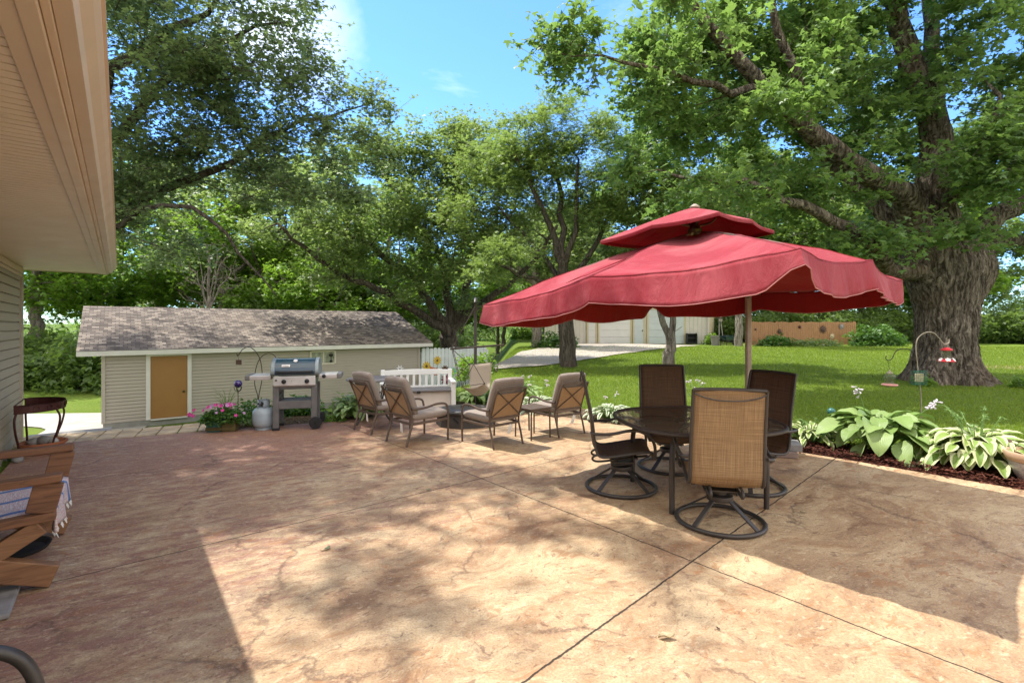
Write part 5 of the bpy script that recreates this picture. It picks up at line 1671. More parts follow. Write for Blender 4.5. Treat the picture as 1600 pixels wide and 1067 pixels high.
# concrete blocks weighing the umbrella foot
def blocks():
    G = 'paver blocks on the umbrella foot'
    c = gp(1216, 712); a = math.radians(-18)
    for (dx, dy, z, s, m, lab) in ((0.0, 0.0, 0, (.40, .20, .075), 'brick', 'bottom brown paver block nearest the camera by the umbrella foot'),
                                  (.02, .26, 0, (.40, .20, .075), 'brick', 'bottom brown paver block farther back by the umbrella foot'),
                                  (.04, .10, .076, (.44, .32, .085), 'stone', 'top grey slab stacked on the paver blocks'),
                                  (-.36, .16, 0, (.28, .20, .075), 'brick', 'short paver block left of the stacked slab'),):
        o = MB().box((0, 0, s[2]/2), s).build('paver_block', M[m], None, bevel=.010)
        d = Matrix.Rotation(a, 3, 'Z') @ Vector((dx, dy, 0))
        o.location = (c.x+d.x, c.y+d.y, z+.003); o.rotation_euler = (0, 0, a+random.uniform(-.08, .08))
        tag(o, lab, 'block', G)
blocks()

# ------------------------------------------------------------------ conversation chairs
def lounge_chair(label, loc, rz, group):
    r = thing('lounge_chair', label, 'chair', loc, rz, group)
    m = M['bronze_warm']
    for s in (-1, 1):
        mb = MB()
        mb.tube(spline([(s*.285, .315, 0), (s*.29, .315, .25), (s*.295, .305, .44), (s*.295, .26, .515), (s*.295, .12, .53), (s*.29, -.05, .50), (s*.275, -.20, .49), (s*.265, -.27, .50)], 6), .0165, 8, flat=.8)
        mb.build('armrest', m, r, smooth=50)
        mb = MB(); mb.tube(spline([(s*.255, -.345, 0), (s*.255, -.30, .16), (s*.255, -.255, .32), (s*.255, -.29, .48), (s*.255, -.385, .70), (s*.25, -.42, .775)], 6), .0165, 8, flat=.8)
        mb.build('leg', m, r, smooth=50)
    mb = MB()
    for (a, b) in (((-.285, .30, .30), (.285, .30, .30)), ((-.255, -.26, .29), (.255, -.26, .29)), ((-.285, .30, .30), (-.255, -.26, .29)), ((.285, .30, .30), (.255, -.26, .29))):
        mb.bar(a, b, .026, .03)
    mb.build('seat_frame', m, r, bevel=.004)
    mb = MB()
    mb.bar((-.255, -.418, .775), (.255, -.418, .775), .03, .022)
    mb.bar((-.255, -.272, .385), (.255, -.272, .385), .022, .022)
    mb.bar((-.25, -.285, .40), (.25, -.41, .765), .010, .022, up=(1, 0, .7)); mb.bar((.25, -.283, .40), (-.25, -.408, .765), .010, .022, up=(-1, 0, .7))
    mb.build('back_frame', m, r, bevel=.003)
    mb = MB(); mb.cushion((0, .045, .378), (.56, .62, .13)); mb.build('seat_cushion', M['cushion'], r, smooth=70)
    R = Matrix.Rotation(math.radians(110), 3, 'X')
    mb = MB(); mb.cushion((0, -.270, .655), (.54, .56, .125), R)
    o = mb.build('back_cushion', M['cushion'], r, smooth=70)
    mb = MB(); mb.tube(spline([(-.25, -.375, .80), (-.1, -.385, .805), (.1, -.385, .805), (.25, -.375, .80)], 4), .005, 5); mb.build('piping', M['cushion'], o)
    mb = MB(); n = 10     # tan ticking on the rear face
    mb.prism([(-.235, -.235), (.235, -.235), (.235, .12), (-.235, .12)], -.002, .002, Matrix.Translation((0, -.345, .60)) @ R.to_4x4())
    mb.build('back_cover', M['cushion_back'], o)
    mb = MB(); mb.box((.06, -.30, .225), (.055, .003, .13), R=Matrix.Rotation(.25, 3, 'Y') @ Matrix.Rotation(.2, 3, 'X')); mb.build('care_tag', M['tag'], r)
    return r
GL = 'cushioned chairs round the fire pit'
l1 = lounge_chair('cushioned lounge chair facing away, second from left, in front of the white bench', (-1.33, 6.93, .002), math.radians(-45), GL)
dup(l1, 'leftmost cushioned lounge chair, beside the bistro table', (-2.02, 7.68, .002), math.radians(-44), GL)
dup(l1, 'tan backed lounge chair facing the hanging chair, third from left', (-.27, 6.80, .002), math.radians(41), GL)
dup(l1, 'rightmost tan backed lounge chair, next to the small side table', (.68, 7.50, .002), math.radians(36), GL)

def side_table():
    c = (.30, 7.13)
    r = thing('side_table', 'small square brown metal side table between two lounge chairs', 'table', (c[0], c[1], .002), math.radians(38))
    MB().box((0, 0, .435), (.40, .40, .018)).build('table_top', M['bronze_warm'], r, bevel=.006)
    mb = MB()
    for s in (-1, 1): mb.bar((-.17, s*.175, .41), (.17, s*.175, .41), .014, .03); mb.bar((s*.175, -.17, .41), (s*.175, .17, .41), .014, .03)
    mb.build('apron', M['bronze_warm'], r)
    for sx in (-1, 1):
        for sy in (-1, 1):
            mb = MB(); mb.tube([(sx*.178, sy*.178, 0), (sx*.172, sy*.172, .425)], .012, 6); mb.build('leg', M['bronze_warm'], r)
side_table()

def fire_pit():
    c = gp(712, 668); c = Vector((-.78, 8.12, 0))
    r = thing('fire_pit', 'low dark metal fire pit with slotted sides between the chairs', 'fire pit', c, math.radians(20))
    def oc(R, e=8): return [(R*math.cos(2*PI*k/8+PI/8), R*math.sin(2*PI*k/8+PI/8)) for k in range(8)]
    mb = MB(); rows = [[(x, y, z) for x, y in oc(R)] for R, z in ((.48, 0), (.47, .04), (.44, .21), (.49, .222), (.49, .245), (.40, .25), (.38, .235))]
    mb.sheet(rows, wrap=True); mb.add([(x, y, .236) for x, y in oc(.385)], [tuple(range(8))])
    b = mb.build('body', M['bronze'], r)
    mb = MB(); mb.lathe([(.37, .24), (.36, .255), (.2, .268), (.05, .272), (0, .272)], (0, 0, 0), 24); mb.build('lid', M['bronze'], r, smooth=60)
    mb = MB(); mb.tube(spline([(-.06, 0, .265), (-.05, 0, .30), (.05, 0, .30), (.06, 0, .265)], 4), .008, 6); mb.build('handle', M['black'], r)
    mb = MB()
    for k in range(8):
        a = 2*PI*k/8+PI/4
        for j in (-1, 1):
            d = Vector((math.cos(a), math.sin(a), 0)); t = Vector((-d.y, d.x, 0))
            p = d*.428+t*.09*j+Vector((0, 0, .125))
            mb.bar(p-t*.045+Vector((0, 0, .03)), p+t*.045-Vector((0, 0, .03)), .016, .02, up=d)
    mb.build('side_slot', M['black'], r)
fire_pit()

# ------------------------------------------------------------------ white storage bench
def storage_bench():
    c = Vector((-1.86, 9.72, -.03))
    r = thing('storage_bench', 'white slatted storage bench with cream box and grey seat', 'bench', c, math.radians(14))
    W = 1.42
    MB().box((0, .02, .19), (W-.16, .46, .34)).build('box', M['cream'], r, bevel=.012)
    MB().box((0, -.01, .385), (W-.10, .54, .035)).build('seat', M['grey_resin'], r, bevel=.01)
    MB().box((0, -.285, .365), (.07, .015, .05)).build('latch', M['black'], r, bevel=.004)
    for s in (-1, 1):
        mb = MB(); mb.box((s*(W/2-.04), .30, .37), (.085, .07, .78)); mb.build('post', M['white'], r, bevel=.012)
        mb = MB(); mb.box((s*(W/2-.04), -.27, .26), (.085, .07, .52)); mb.build('leg', M['white'], r, bevel=.012)
        mb = MB(); mb.bar((s*(W/2-.04), -.33, .545), (s*(W/2-.04), .27, .555), .10, .045); mb.build('armrest', M['white'], r, bevel=.014)
    n = 10
    for k in range(n):
        x = -W/2+.15+k*(W-.30)/(n-1)
        mb = MB(); mb.box((x, .30, .53), (.05, .025, .27)); mb.build('slat', M['white'], r, bevel=.006)
    mb = MB(); pts = []
    rows = []
    for k in range(17):
        x = -W/2+.08+k*(W-.16)/16; e = .025*math.cos(PI*(x/(W/2))*.5)
        rows.append([(x, .28, .65), (x, .28, .74+e), (x, .325, .74+e), (x, .325, .65)])
    mb.sheet(rows, wrap=True); mb.build('top_rail', M['white'], r, bevel=.006)
    MB().box((0, .30, .41), (W-.16, .03, .045)).build('lower_rail', M['white'], r, bevel=.006)
storage_bench()

# ------------------------------------------------------------------ hanging chair and its stand
def hammock():
    y0 = 9.75
    zt = 2.05
    b = Vector((dp(742, 640, y0).x, y0+.15, -.02))
    r = thing('chair_stand', 'dark upright pole stand carrying the hanging chair', 'stand', b)
    mb = MB(); mb.tube(spline([(0, 0, 0), (0, 0, .8), (0, 0, 1.5), (.0, -.03, 1.9), (.02, -.22, 2.12), (.04, -.50, 2.14), (.04, -.62, 2.06)], 6), .032, 10); mb.build('pole', M['bronze'], r, smooth=50)
    mb = MB()
    for s in (-1, 1): mb.tube(spline([(0, .05, .05), (s*.2, -.2, .03), (s*.45, -.5, .03), (s*.62, -.75, .03)], 4), .026, 8)
    mb.tube([(-.4, .12, .03), (.4, .12, .03)], .026, 8)
    mb.build('base', M['bronze'], r, smooth=50)
    tip = b+Vector((.04, -.62, 2.05))
    # the chair itself: spreader bar, ropes, canvas seat
    o = thing('hanging_chair', 'canvas hanging hammock chair strung from a wooden spreader bar', 'chair', tip)
    L = dp(706, 545, y0-.75)-tip; R = dp(785, 539, y0-.40)-tip
    mb = MB(); mb.tube([L+(L-R)*.03, R+(R-L)*.03], .019, 8); mb.build('spreader_bar', M['rope'], o)
    ring = Vector((0, 0, -.05))
    fl = dp(715, 595, y0-1.0)-tip; fr = dp(768, 596, y0-.75)-tip
    mb = MB()
    bl = dp(733, 569, y0-.45)-tip; br = dp(768, 566, y0-.30)-tip
    arm_l = dp(716, 587, y0-1.05)-tip; arm_r = dp(776, 580, y0-.75)-tip
    mid = dp(740, 569, y0-.80)-tip; midr = dp(757, 599, y0-.95)-tip; midl = dp(722, 604, y0-1.05)-tip
    for a, c in ((ring, L), (ring, R), (L, bl), (R, br), (L, arm_l), (R, arm_r), (L+Vector((.02, 0, 0)), midl), (bl, arm_l), (br, arm_r), (mid, midl), (mid, midr), (bl, mid), (mid, br), (midl, midr)):
        mb.tube([a, c], .0065, 5)
    for p in (L, R, arm_l, arm_r, midl, midr, bl, br): mb.sphere(p, .017, 8, 6)
    mb.build('rope', M['rope'], o)
    sl = dp(727, 606, y0-1.1)-tip; sr = dp(764, 605, y0-.85)-tip
    back_l = dp(734, 600, y0-.60)-tip; back_r = dp(767, 596, y0-.40)-tip
    g = []
    for i in range(13):
        v = i/12
        def pt(l3, r3): return l3, r3
        if v < .45:
            f = v/.45; l = bl.lerp(back_l, f); q = br.lerp(back_r, f); sag = .02
        elif v < .75:
            f = (v-.45)/.30; l = back_l.lerp(dp(738, 617, y0-.85)-tip, f); q = back_r.lerp(dp(765, 608, y0-.60)-tip, f); sag = .05
        else:
            f = (v-.75)/.25; l = (dp(738, 617, y0-.85)-tip).lerp(midl, f); q = (dp(765, 608, y0-.60)-tip).lerp(midr, f); sag = .06
        row = []
        for j in range(9):
            w = j/8; p = l.lerp(q, w); p = Vector((p.x, p.y+.5*sag*math.sin(PI*w), p.z-sag*math.sin(PI*w)*(.3 if v < .45 else 1)))
            row.append(p)
        g.append(row)
    uv_sheet('canvas_seat', g, M['canvas'], o, .006)
hammock()

# ------------------------------------------------------------------ grill and its neighbours
def grill():
    r = thing('gas_grill', 'two burner gas grill with dark blue lid and folding side shelves', 'grill', (-3.42, 7.84, .002), math.radians(15))
    g = M['grill_grey']
    for sx in (-1, 1):
        for sy in (-1, 1):
            z0 = 0 if sx < 0 else .09
            mb = MB(); mb.box((sx*.275, sy*.20, (z0+.70)/2), (.085, .055, .70-z0)); mb.build('leg', g, r, bevel=.008)
    for yy in (-.20, .20): MB().box((0, yy, .385), (.47, .035, .12)).build('cross_panel', g, r, bevel=.005)
    mb = MB()
    for k in range(6): mb.box((0, -.15+k*.06, .43), (.47, .04, .012))
    mb.build('bottom_shelf', g, r)
    mb = MB()
    for z in (.22, .50): mb.box((-.275, 0, z), (.05, .345, .05))
    for k in range(3): mb.box((-.275, -.09+k*.09, .36), (.02, .03, .23))
    mb.build('side_panel', g, r, bevel=.004)
    mb = MB(); mb.sheet([[(-.30, -.22, .80), (.30, -.22, .80), (.30, .22, .80), (-.30, .22, .80)], [(-.27, -.18, .62), (.27, -.18, .62), (.27, .18, .62), (-.27, .18, .62)]], wrap=True)
    mb.add([(-.27, -.18, .62), (.27, -.18, .62), (.27, .18, .62), (-.27, .18, .62)], [(0, 1, 2, 3)]); mb.build('firebox', M['alu'], r)
    mb = MB(); mb.prism([(-.235, .665), (-.275, .69), (-.265, .825), (-.225, .835)], -.30, .30, Matrix(((0,0,1,0),(1,0,0,0),(0,1,0,0),(0,0,0,1))))
    cp = mb.build('control_panel', M['steel'], r, bevel=.006)
    for x in (-.15, .18):
        mb = MB(); mb.lathe([(.034, 0), (.034, .012), (.026, .016), (.023, .04), (0, .042)], (x, -.272, .752), 16, Matrix.Rotation(PI/2, 3, 'X')); mb.build('knob', M['black'], cp, smooth=40)
    MB().box((-.26, -.277, .775), (.03, .012, .02)).build('ignition_button', M['black'], cp, bevel=.003)
    # lid
    prof = [(-.235, .845), (-.255, .87), (-.245, .93), (-.205, 1.01), (-.14, 1.065), (-.05, 1.092), (.06, 1.092), (.15, 1.06), (.21, .99), (.23, .90), (.225, .845)]
    prof = [(p.x, p.y) for p in spline([(a, b, 0) for a, b in prof], 3)]
    T = Matrix(((0,0,1,0),(1,0,0,0),(0,1,0,0),(0,0,0,1)))
    mb = MB(); mb.prism(prof, -.285, .285, T); lid = mb.build('lid', M['lid'], r, smooth=50)
    for s in (-1, 1):
        mb = MB(); mb.prism([(x*1.035, .845+(z-.845)*1.03) for x, z in prof], s*.285, s*.345, T); mb.build('end_cap', M['alu'], lid, smooth=50, bevel=.01)
    mb = MB(); mb.tube(spline([(-.24, -.235, .905), (-.235, -.285, .90), (-.1, -.302, .90), (.1, -.302, .90), (.235, -.285, .90), (.24, -.235, .905)], 5), .016, 8); mb.build('handle', M['black'], lid, smooth=50)
    mb = MB(); mb.lathe([(.03, 0), (.032, .01), (.026, .014), (0, .014)], (.0, -.155, 1.058), 16, Matrix.Rotation(math.radians(40), 3, 'X')); mb.build('thermometer', M['steel'], lid, smooth=40)
    mb = MB(); mb.box((-.13, -.228, .99), (.12, .008, .042), R=Matrix.Rotation(math.radians(-27), 3, 'X')); bd = mb.build('badge', M['steel'], lid, bevel=.004)
    t = bpy.data.curves.new('badge_lettering', 'FONT'); t.body = 'weber'; t.size = .036; t.align_x = 'CENTER'; t.align_y = 'CENTER'; t.extrude = .001
    to = bpy.data.objects.new('badge_lettering', t); COL.objects.link(to)
    bpy.context.view_layer.update()
    tm = bpy.data.meshes.new_from_object(to.evaluated_get(bpy.context.evaluated_depsgraph_get()))
    bpy.data.objects.remove(to); to = bpy.data.objects.new('badge_lettering', tm); COL.objects.link(to); to.parent = bd
    to.location = (-.13, -.2335, .9875); to.rotation_euler = (math.radians(63), 0, 0); tm.materials.clear(); tm.materials.append(M['black'])
    for s, L in ((-1, .36), (1, .33)):
        mb = MB(); x0 = s*.345; mb.prism([(-.20, .775), (-.205, .845), (.20, .85), (.20, .80)], min(x0, x0+s*L), max(x0, x0+s*L), T); sh = mb.build('side_shelf', M['steel'], r, bevel=.012)
        mb = MB(); mb.box((s*(.345+L-.03), 0, .815), (.075, .42, .08)); mb.build('shelf_end', M['grill_grey'], sh, bevel=.014)
    MB().lathe([(.03, 0), (.03, .012), (.022, .016), (.02, .035), (0, .036)], (.42, -.204, .815), 14, Matrix.Rotation(PI/2, 3, 'X')).build('knob', M['black'], r, smooth=40)
    for sy in (-1, 1):
        mb = MB(); mb.lathe([(.066, -.03), (.088, -.028), (.094, -.018), (.094, .018), (.088, .028), (.066, .03)], (.30, sy*.245, .097), 26, Matrix.Rotation(PI/2, 3, 'X')); w = mb.build('wheel', M['rubber'], r, smooth=40)
        mb = MB(); mb.lathe([(0, -.02), (.02, -.03), (.022, .03), (0, .03)], (.30, sy*.245, .097), 12, Matrix.Rotation(PI/2, 3, 'X'))
        for k in range(6):
            a = PI*k/6; d = Vector((math.cos(a), 0, math.sin(a)))
            mb.bar(Vector((.30, sy*.245, .097))-d*.068, Vector((.30, sy*.245, .097))+d*.068, .016, .014, up=(0, 1, 0))
        mb.build('rim', M['black'], w)
    mb = MB(); mb.tube([(.30, -.24, .097), (.30, .24, .097)], .01, 6); mb.build('axle', M['black'], r)
    for sy in (-1, 1): MB().box((-.275, sy*.20, .02), (.10, .07, .04)).build('foot', M['black'], r, bevel=.006)
grill()

def propane():
    r = thing('propane_tank', 'pale blue grey propane tank standing beside the grill', 'gas tank', (-3.88, 7.68, .0))
    MB().lathe([(.105, 0), (.112, .0), (.112, .03), (.10, .04)], (0, 0, 0), 28).build('foot_ring', M['tank'], r, smooth=40)
    prof = [(0, .025), (.09, .03), (.135, .055), (.154, .10), (.156, .15), (.158, .165), (.156, .18), (.156, .24), (.15, .285), (.12, .325), (.07, .345), (.03, .352), (0, .353)]
    MB().lathe(prof, (0, 0, 0), 36).build('body', M['tank'], r, smooth=50)
    mb = MB(); rows = []
    for z in (.33, .40, .455):
        rows.append([(.088*math.cos(a), .088*math.sin(a), z) for a in np.linspace(-PI*.38, PI*1.38, 30)])
    rows.append([(.084*math.cos(a), .084*math.sin(a), .455) for a in np.linspace(-PI*.38, PI*1.38, 30)])
    mb.sheet(rows); mb.build('collar', M['tank'], r, smooth=50, solid=.006)
    mb = MB(); mb.lathe([(.018, .345), (.018, .40), (.03, .405), (.03, .425), (0, .426)], (0, 0, 0), 14); mb.bar((0, 0, .385), (0, -.06, .385), .025, .025); mb.build('valve', M['brass'], r, smooth=40)
    mb = MB()
    for s in (-1, 1): mb.box((s*.035, -.0905, .41), (.028, .006, .022))
    mb.build('collar_slot', M['black'], r)
propane()

def bistro_table():
    r = thing('bistro_table', 'dark bistro table with bowed legs behind the leftmost chair', 'table', (-2.34, 8.30, 0), math.radians(20))
    MB().lathe([(0, .70), (.42, .70), (.44, .705), (.44, .725), (.42, .73), (0, .731)], (0, 0, 0), 36).build('table_top', M['grey_resin'], r, smooth=40)
    for k in range(4):
        a = PI/4+k*PI/2; c, s = math.cos(a), math.sin(a)
        mb = MB(); mb.tube(spline([(c*.40, s*.40, 0), (c*.27, s*.27, .14), (c*.20, s*.20, .32), (c*.23, s*.23, .52), (c*.36, s*.36, .69)], 6), .014, 8); mb.build('leg', M['bronze'], r, smooth=50)
    mb = MB(); mb.tube([(.20*math.cos(2*PI*k/24), .20*math.sin(2*PI*k/24), .33) for k in range(24)], .009, 6, closed=True); mb.build('brace', M['bronze'], r)
bistro_table()

def leafy(name, parent, cx, cy, cz, rx, ry, rz, n, leaf, lm, rs, kind='pair'):
    d = rs.normal(size=(n, 3)); d /= np.linalg.norm(d, axis=1)[:, None]; d[:, 2] = np.abs(d[:, 2])*.9-.1
    P = d*np.array([rx, ry, rz])*rs.uniform(.3, 1, size=(n, 1))**.5+np.array([cx, cy, cz])
    return leaves(name, P, leaf, kind, lm, parent, .7, rs, .2)

def petals(mb, c, r, n=5, up=(0, 0, 1), cup=.25):
    c = Vector(c); u = Vector(up).normalized(); a = u.orthogonal().normalized(); b = u.cross(a)
    pts = [c]; 
    for k in range(n*2):
        an = 2*PI*k/(n*2); rr = r*(1 if k % 2 == 0 else .72)
        pts.append(c+(a*math.cos(an)+b*math.sin(an))*rr+u*cup*rr)
    m = n*2
    mb.add(pts, [(0, 1+k, 1+(k+1) % m) for k in range(m)])

def planter():
    c = gp(337, 675); c.x += .05; c.y += .12
    r = thing('planter_box', 'weathered olive and teal wooden planter at the patio edge', 'planter', c, math.radians(12))
    for s in (-1, 1):
        mb = MB(); x = s*.105
        rows = [[(x-.09, -.12, 0), (x+.09, -.12, 0), (x+.09, .12, 0), (x-.09, .12, 0)], [(x-.10, -.13, .17), (x+.10, -.13, .17), (x+.10, .13, .17), (x-.10, .13, .17)], [(x-.085, -.115, .17), (x+.085, -.115, .17), (x+.085, .115, .17), (x-.085, .115, .17)], [(x-.085, -.115, .13), (x+.085, -.115, .13), (x+.085, .115, .13), (x-.085, .115, .13)]]
        mb.sheet(rows, wrap=True); mb.add(rows[-1], [(0, 1, 2, 3)]); mb.build('tub', M['teal'] if s < 0 else M['olive'], r, bevel=.006)
    MB().box((0, -.128, .05), (.41, .012, .05)).build('band', M['olive'], r)
    p = thing('petunia_plant', 'pink and mauve petunias with grass spikes filling the planter', 'flowers', (c.x, c.y, .15), math.radians(12))
    rs = np.random.RandomState(5)
    leafy('foliage', p, 0, 0, -.0, .36, .24, .24, 800, .055, M['shrub_leaf'], rs)
    mb = MB(); mb2 = MB()
    for k in range(40):
        a = rs.uniform(0, 2*PI); rr = rs.uniform(.2, 1)
        q = (math.cos(a)*.36*rr, math.sin(a)*.26*rr-.04, .27*math.sqrt(max(.02, 1-rr*rr*.9)))
        petals(mb if rs.rand() < .62 else mb2, q, rs.uniform(.022, .036), 5, (math.cos(a)*.5, math.sin(a)*.5-.5, .6))
    for k in range(6): petals(mb, (-.42+rs.normal()*.05, -.1+rs.normal()*.04, .12+rs.normal()*.03), .034, 5, (-.3, -.6, .5))
    mb.build('pink_blossom', M['pink'], p); mb2.build('mauve_blossom', M['mauve'], p)
    mb = MB()
    for k in range(26):
        a = rs.uniform(0, 2*PI); L = rs.uniform(.3, .55); s = rs.uniform(.1, .5)
        mb.tube(spline([(.05, 0, 0), (.05+math.cos(a)*s*L*.4, math.sin(a)*s*L*.4, L*.7), (.05+math.cos(a)*s*L, math.sin(a)*s*L, L*.95)], 3), [.004]*3+[.003]*3+[.001], 4)
    mb.build('grass_spike', M['stem'], p)
planter()

def bed_items():
    # purple gazing ball on a stake
    b = Vector((dp(372, 645, 8.4).x, 8.4, .02))
    r = thing('garden_stake', 'purple glass globe on a thin garden stake by the shed', 'ornament', b)
    mb = MB(); mb.tube([(0, 0, -.1), (0, 0, .50)], .006, 6); mb.build('stake', M['iron_dark'], r)
    MB().sphere((0, 0, .60), .065, 20, 14).build('globe', M['purple'], r, smooth=80)
    mb = MB()
    for k in range(5):
        a = 2*PI*k/5; mb.tube(spline([(0, 0, .46), (math.cos(a)*.05, math.sin(a)*.05, .50), (math.cos(a)*.062, math.sin(a)*.062, .56)], 4), .005, 5)
    mb.build('cradle', M['iron_dark'], r)
    # double shepherd hook
    y = 8.75; b = Vector((dp(403, 640, y).x, y, .0)); f = lambda px, py: dp(px, py, y)-b
    r = thing('shepherd_hook', 'black twin shepherd hook with crossing arcs behind the grill', 'hook', b)
    mb = MB(); mb.tube(spline([(0, 0, -.1), f(403, 622), f(398, 600), f(400, 575), f(408, 558), f(420, 552), f(430, 557), f(431, 566)], 6), .007, 6); mb.build('right_arc', M['iron_dark'], r)
    mb = MB(); mb.tube(spline([(0.01, 0, -.1), f(404, 622), f(409, 595), f(409, 575), f(404, 556), f(392, 543), f(380, 545), f(374, 553), f(371, 556), f(370, 552)], 6), .007, 6); mb.build('left_arc', M['iron_dark'], r)
    p = f(373, 566)+b
    o = thing('wind_chime', 'small rusty square chime hanging from the shepherd hook', 'wind chime', p)
    MB().box((0, 0, 0), (.10, .012, .085)).build('plate', M['rust'], o, bevel=.004)
    mb = MB(); mb.tube([(0, 0, .04), f(371.5, 556)+b-p], .003, 4); mb.build('chain', M['iron_dark'], o)
    # white bowl
    c = gp(379, 660); r = thing('bird_bath', 'small pale scalloped bowl on a short foot beside the propane tank', 'bowl', (c.x, c.y+.35, .0))
    MB().lathe([(.07, 0), (.03, .03), (.03, .12), (.09, .15), (.12, .19), (.112, .192), (.08, .16), (0, .15)], (0, 0, 0), 24).build('bowl', M['white'], r, smooth=50)
    # star pinwheel behind the bench
    y = 10.3; b = Vector((dp(625, 620, y).x, y, -.05)); z = dp(625, 576, y).z+.05
    r = thing('star_stake', 'white pierced star ornament on a stake above the white bench', 'ornament', b)
    mb = MB(); mb.tube([(0, 0, -.1), (0, 0, z)], .006, 6); mb.build('stake', M['iron_dark'], r)
    mb = MB()
    for k in range(7):
        a = 2*PI*k/7+.2; c, s = math.cos(a), math.sin(a)
        mb.prism([(c*.015-s*.018, s*.015+c*.018), (c*.015+s*.018, s*.015-c*.018), (c*.085, s*.085)], -.003, .003, Matrix.Translation((0, -.01, z)) @ Matrix.Rotation(PI/2, 4, 'X'))
    mb.build('star', M['white'], r)
bed_items()
shrub('bed_shrub', 'dark leafy perennial between planter and propane tank', -4.35, 8.35, .55, .35, .36, 800, .07, M['shrub_leaf'], 11, z=.0)
shrub('bed_shrub', 'dark bushy plant at the foot of the shepherd hook', -3.8, 8.75, .55, .3, .34, 700, .075, M['shrub_leaf'], 12, z=.0)
shrub('bed_shrub', 'low ground cover with pale leaves behind the bird bath', -4.1, 8.0, .40, .22, .15, 420, .05, M['hackberry'], 13, z=.0)
shrub('bed_shrub', 'broad leafed blue green plant behind the right grill wheel', -2.85, 8.85, .42, .3, .42, 300, .15, M['oak'], 14, kind='simple', z=.0)
shrub('bed_shrub', 'red stemmed seedlings under the grill shelf', -3.1, 8.35, .3, .15, .12, 200, .05, M['lime_leaf'], 15, z=.0)

# ------------------------------------------------------------------ hostas
def hosta(label, x, y, R, n, L, w, m, seed, stalks=0, sh=.35, z=.02, name='hosta_plant', stalk_flower=True, up0=.55, squash=1.0):
    rs = np.random.RandomState(seed)
    r = thing(name, label, 'plant', (x, y, z))
    NU, NV = 9, 13
    V_, F_, UV = [], [], []
    mbs = MB()
    for k in range(n):
        f = (k+.5)/n                       # 0 inner .. 1 outer
        a = k*2.39996+rs.normal()*.25
        el = math.radians(78-62*f+rs.normal()*7)    # petiole elevation
        pl = R*(.45+.40*f)*rs.uniform(.85, 1.15)
        d = Vector((math.cos(a), math.sin(a)*squash, 0))
        p0 = Vector((d.x*.05, d.y*.05, 0)); p1 = p0+d*pl*math.cos(el)+Vector((0, 0, pl*math.sin(el)*up0*1.6+.03))
        mbs.tube(spline([p0, p0.lerp(p1, .55)+Vector((0, 0, .04*R)), p1], 3), [.007, .007, .006, .006, .005, .005, .004], 4)
        l = L*rs.uniform(.75, 1.2)*(.75+.25*f); ww = l*w*rs.uniform(.9, 1.1)
        pitch = math.radians(38-70*f+rs.normal()*10); roll = rs.normal()*.25
        t = Vector((-d.y, d.x, 0)).normalized(); t = t*math.cos(roll)+Vector((0, 0, 1))*math.sin(roll)
        base = len(V_)
        bend = math.radians(rs.uniform(28, 62)); wav = rs.uniform(0, 6)
        pos = p1.copy(); ds = l/(NV-1)
        for i in range(NV):
            v = i/(NV-1)
            pa = pitch-bend*v**1.4
            ax = d*math.cos(pa)+Vector((0, 0, math.sin(pa)))
            nn = t.cross(ax).normalized()
            if nn.z < 0: nn = -nn
            if i: pos = pos+ax*ds
            half = ww*.5*(math.sin(PI*min(1, v**.72*.97+.03))**.75)*(1-.15*v) if v < .995 else 0
            if i == 0: half = ww*.10
            for j in range(NU):
                u = -1+2*j/(NU-1)
                q = pos+t*(u*half)+nn*(abs(u)**1.3*half*.30-.012*math.sin(v*17+wav+u*2)*abs(u)*l*1.2)
                V_.append(tuple(q)); UV.append((j/(NU-1), v))
        for i in range(NV-1):
            for j in range(NU-1):
                F_.append((base+i*NU+j, base+i*NU+j+1, base+(i+1)*NU+j+1, base+(i+1)*NU+j))
    uvl = [UV[i] for f in F_ for i in f]
    o = quads_mesh('foliage', np.array(V_), np.array(F_), m, r, np.array(uvl))
    for p in o.data.polygons: p.use_smooth = True
    mbs.build('leaf_stalk', M['stem'], r, smooth=60)
    for k in range(stalks):
        a = rs.uniform(0, 2*PI); h = sh*rs.uniform(.8, 1.25); s = rs.uniform(.15, .55)*h
        d = Vector((math.cos(a)*s, math.sin(a)*s, 0))
        b = Vector((math.cos(a)*R*.2, math.sin(a)*R*.2, R*.4))
        tip = b+d+Vector((0, 0, h))
        mb = MB(); c = spline([b, b+d*.35+Vector((0, 0, h*.6)), tip, tip+d*.25+Vector((0, 0, -.0))], 5); mb.tube(c, np.linspace(.0055, .003, len(c)), 5)
        stk = mb; mb = MB(); mg = stk
        for q in range(9):
            p = c[-1-q] if q < len(c) else c[-1]
            e = Vector((rs.normal(), rs.normal(), -.5+rs.normal()*.4)).normalized()
            (mb if (stalk_flower and q < 6) else mg).tube([p, p+e*.022, p+e*.045], [.002, .006, .010 if stalk_flower else .004], 5)
        o = stk.build('flower_stalk', M['stem'], r, smooth=60)
        if mb.v: mb.build('blossom', M['lilac'], o)
    return r
hosta('giant light green hosta with broad ribbed leaves beside the mulch', 4.70, 6.28, .52, 92, .36, .76, M['hosta_green'], 2, 0, up0=.85)
hosta('large cream edged hosta full of flower stalks at the right of the bed', 5.24, 5.55, .50, 230, .235, .60, M['hosta_var'], 3, 11, .36, stalk_flower=False, up0=.75)
hosta('smaller cream edged hosta next to the paver blocks', 4.03, 6.66, .36, 100, .175, .52, M['hosta_var'], 4, 4, .20, stalk_flower=False)
hosta('white edged hosta clump behind the left dining chair', 1.68, 8.45, .34, 90, .17, .48, M['hosta_white'], 5, 2, .25)
hosta('pale hosta clump behind the side table', .50, 9.25, .38, 90, .18, .48, M['hosta_white'], 6, 5, .40)
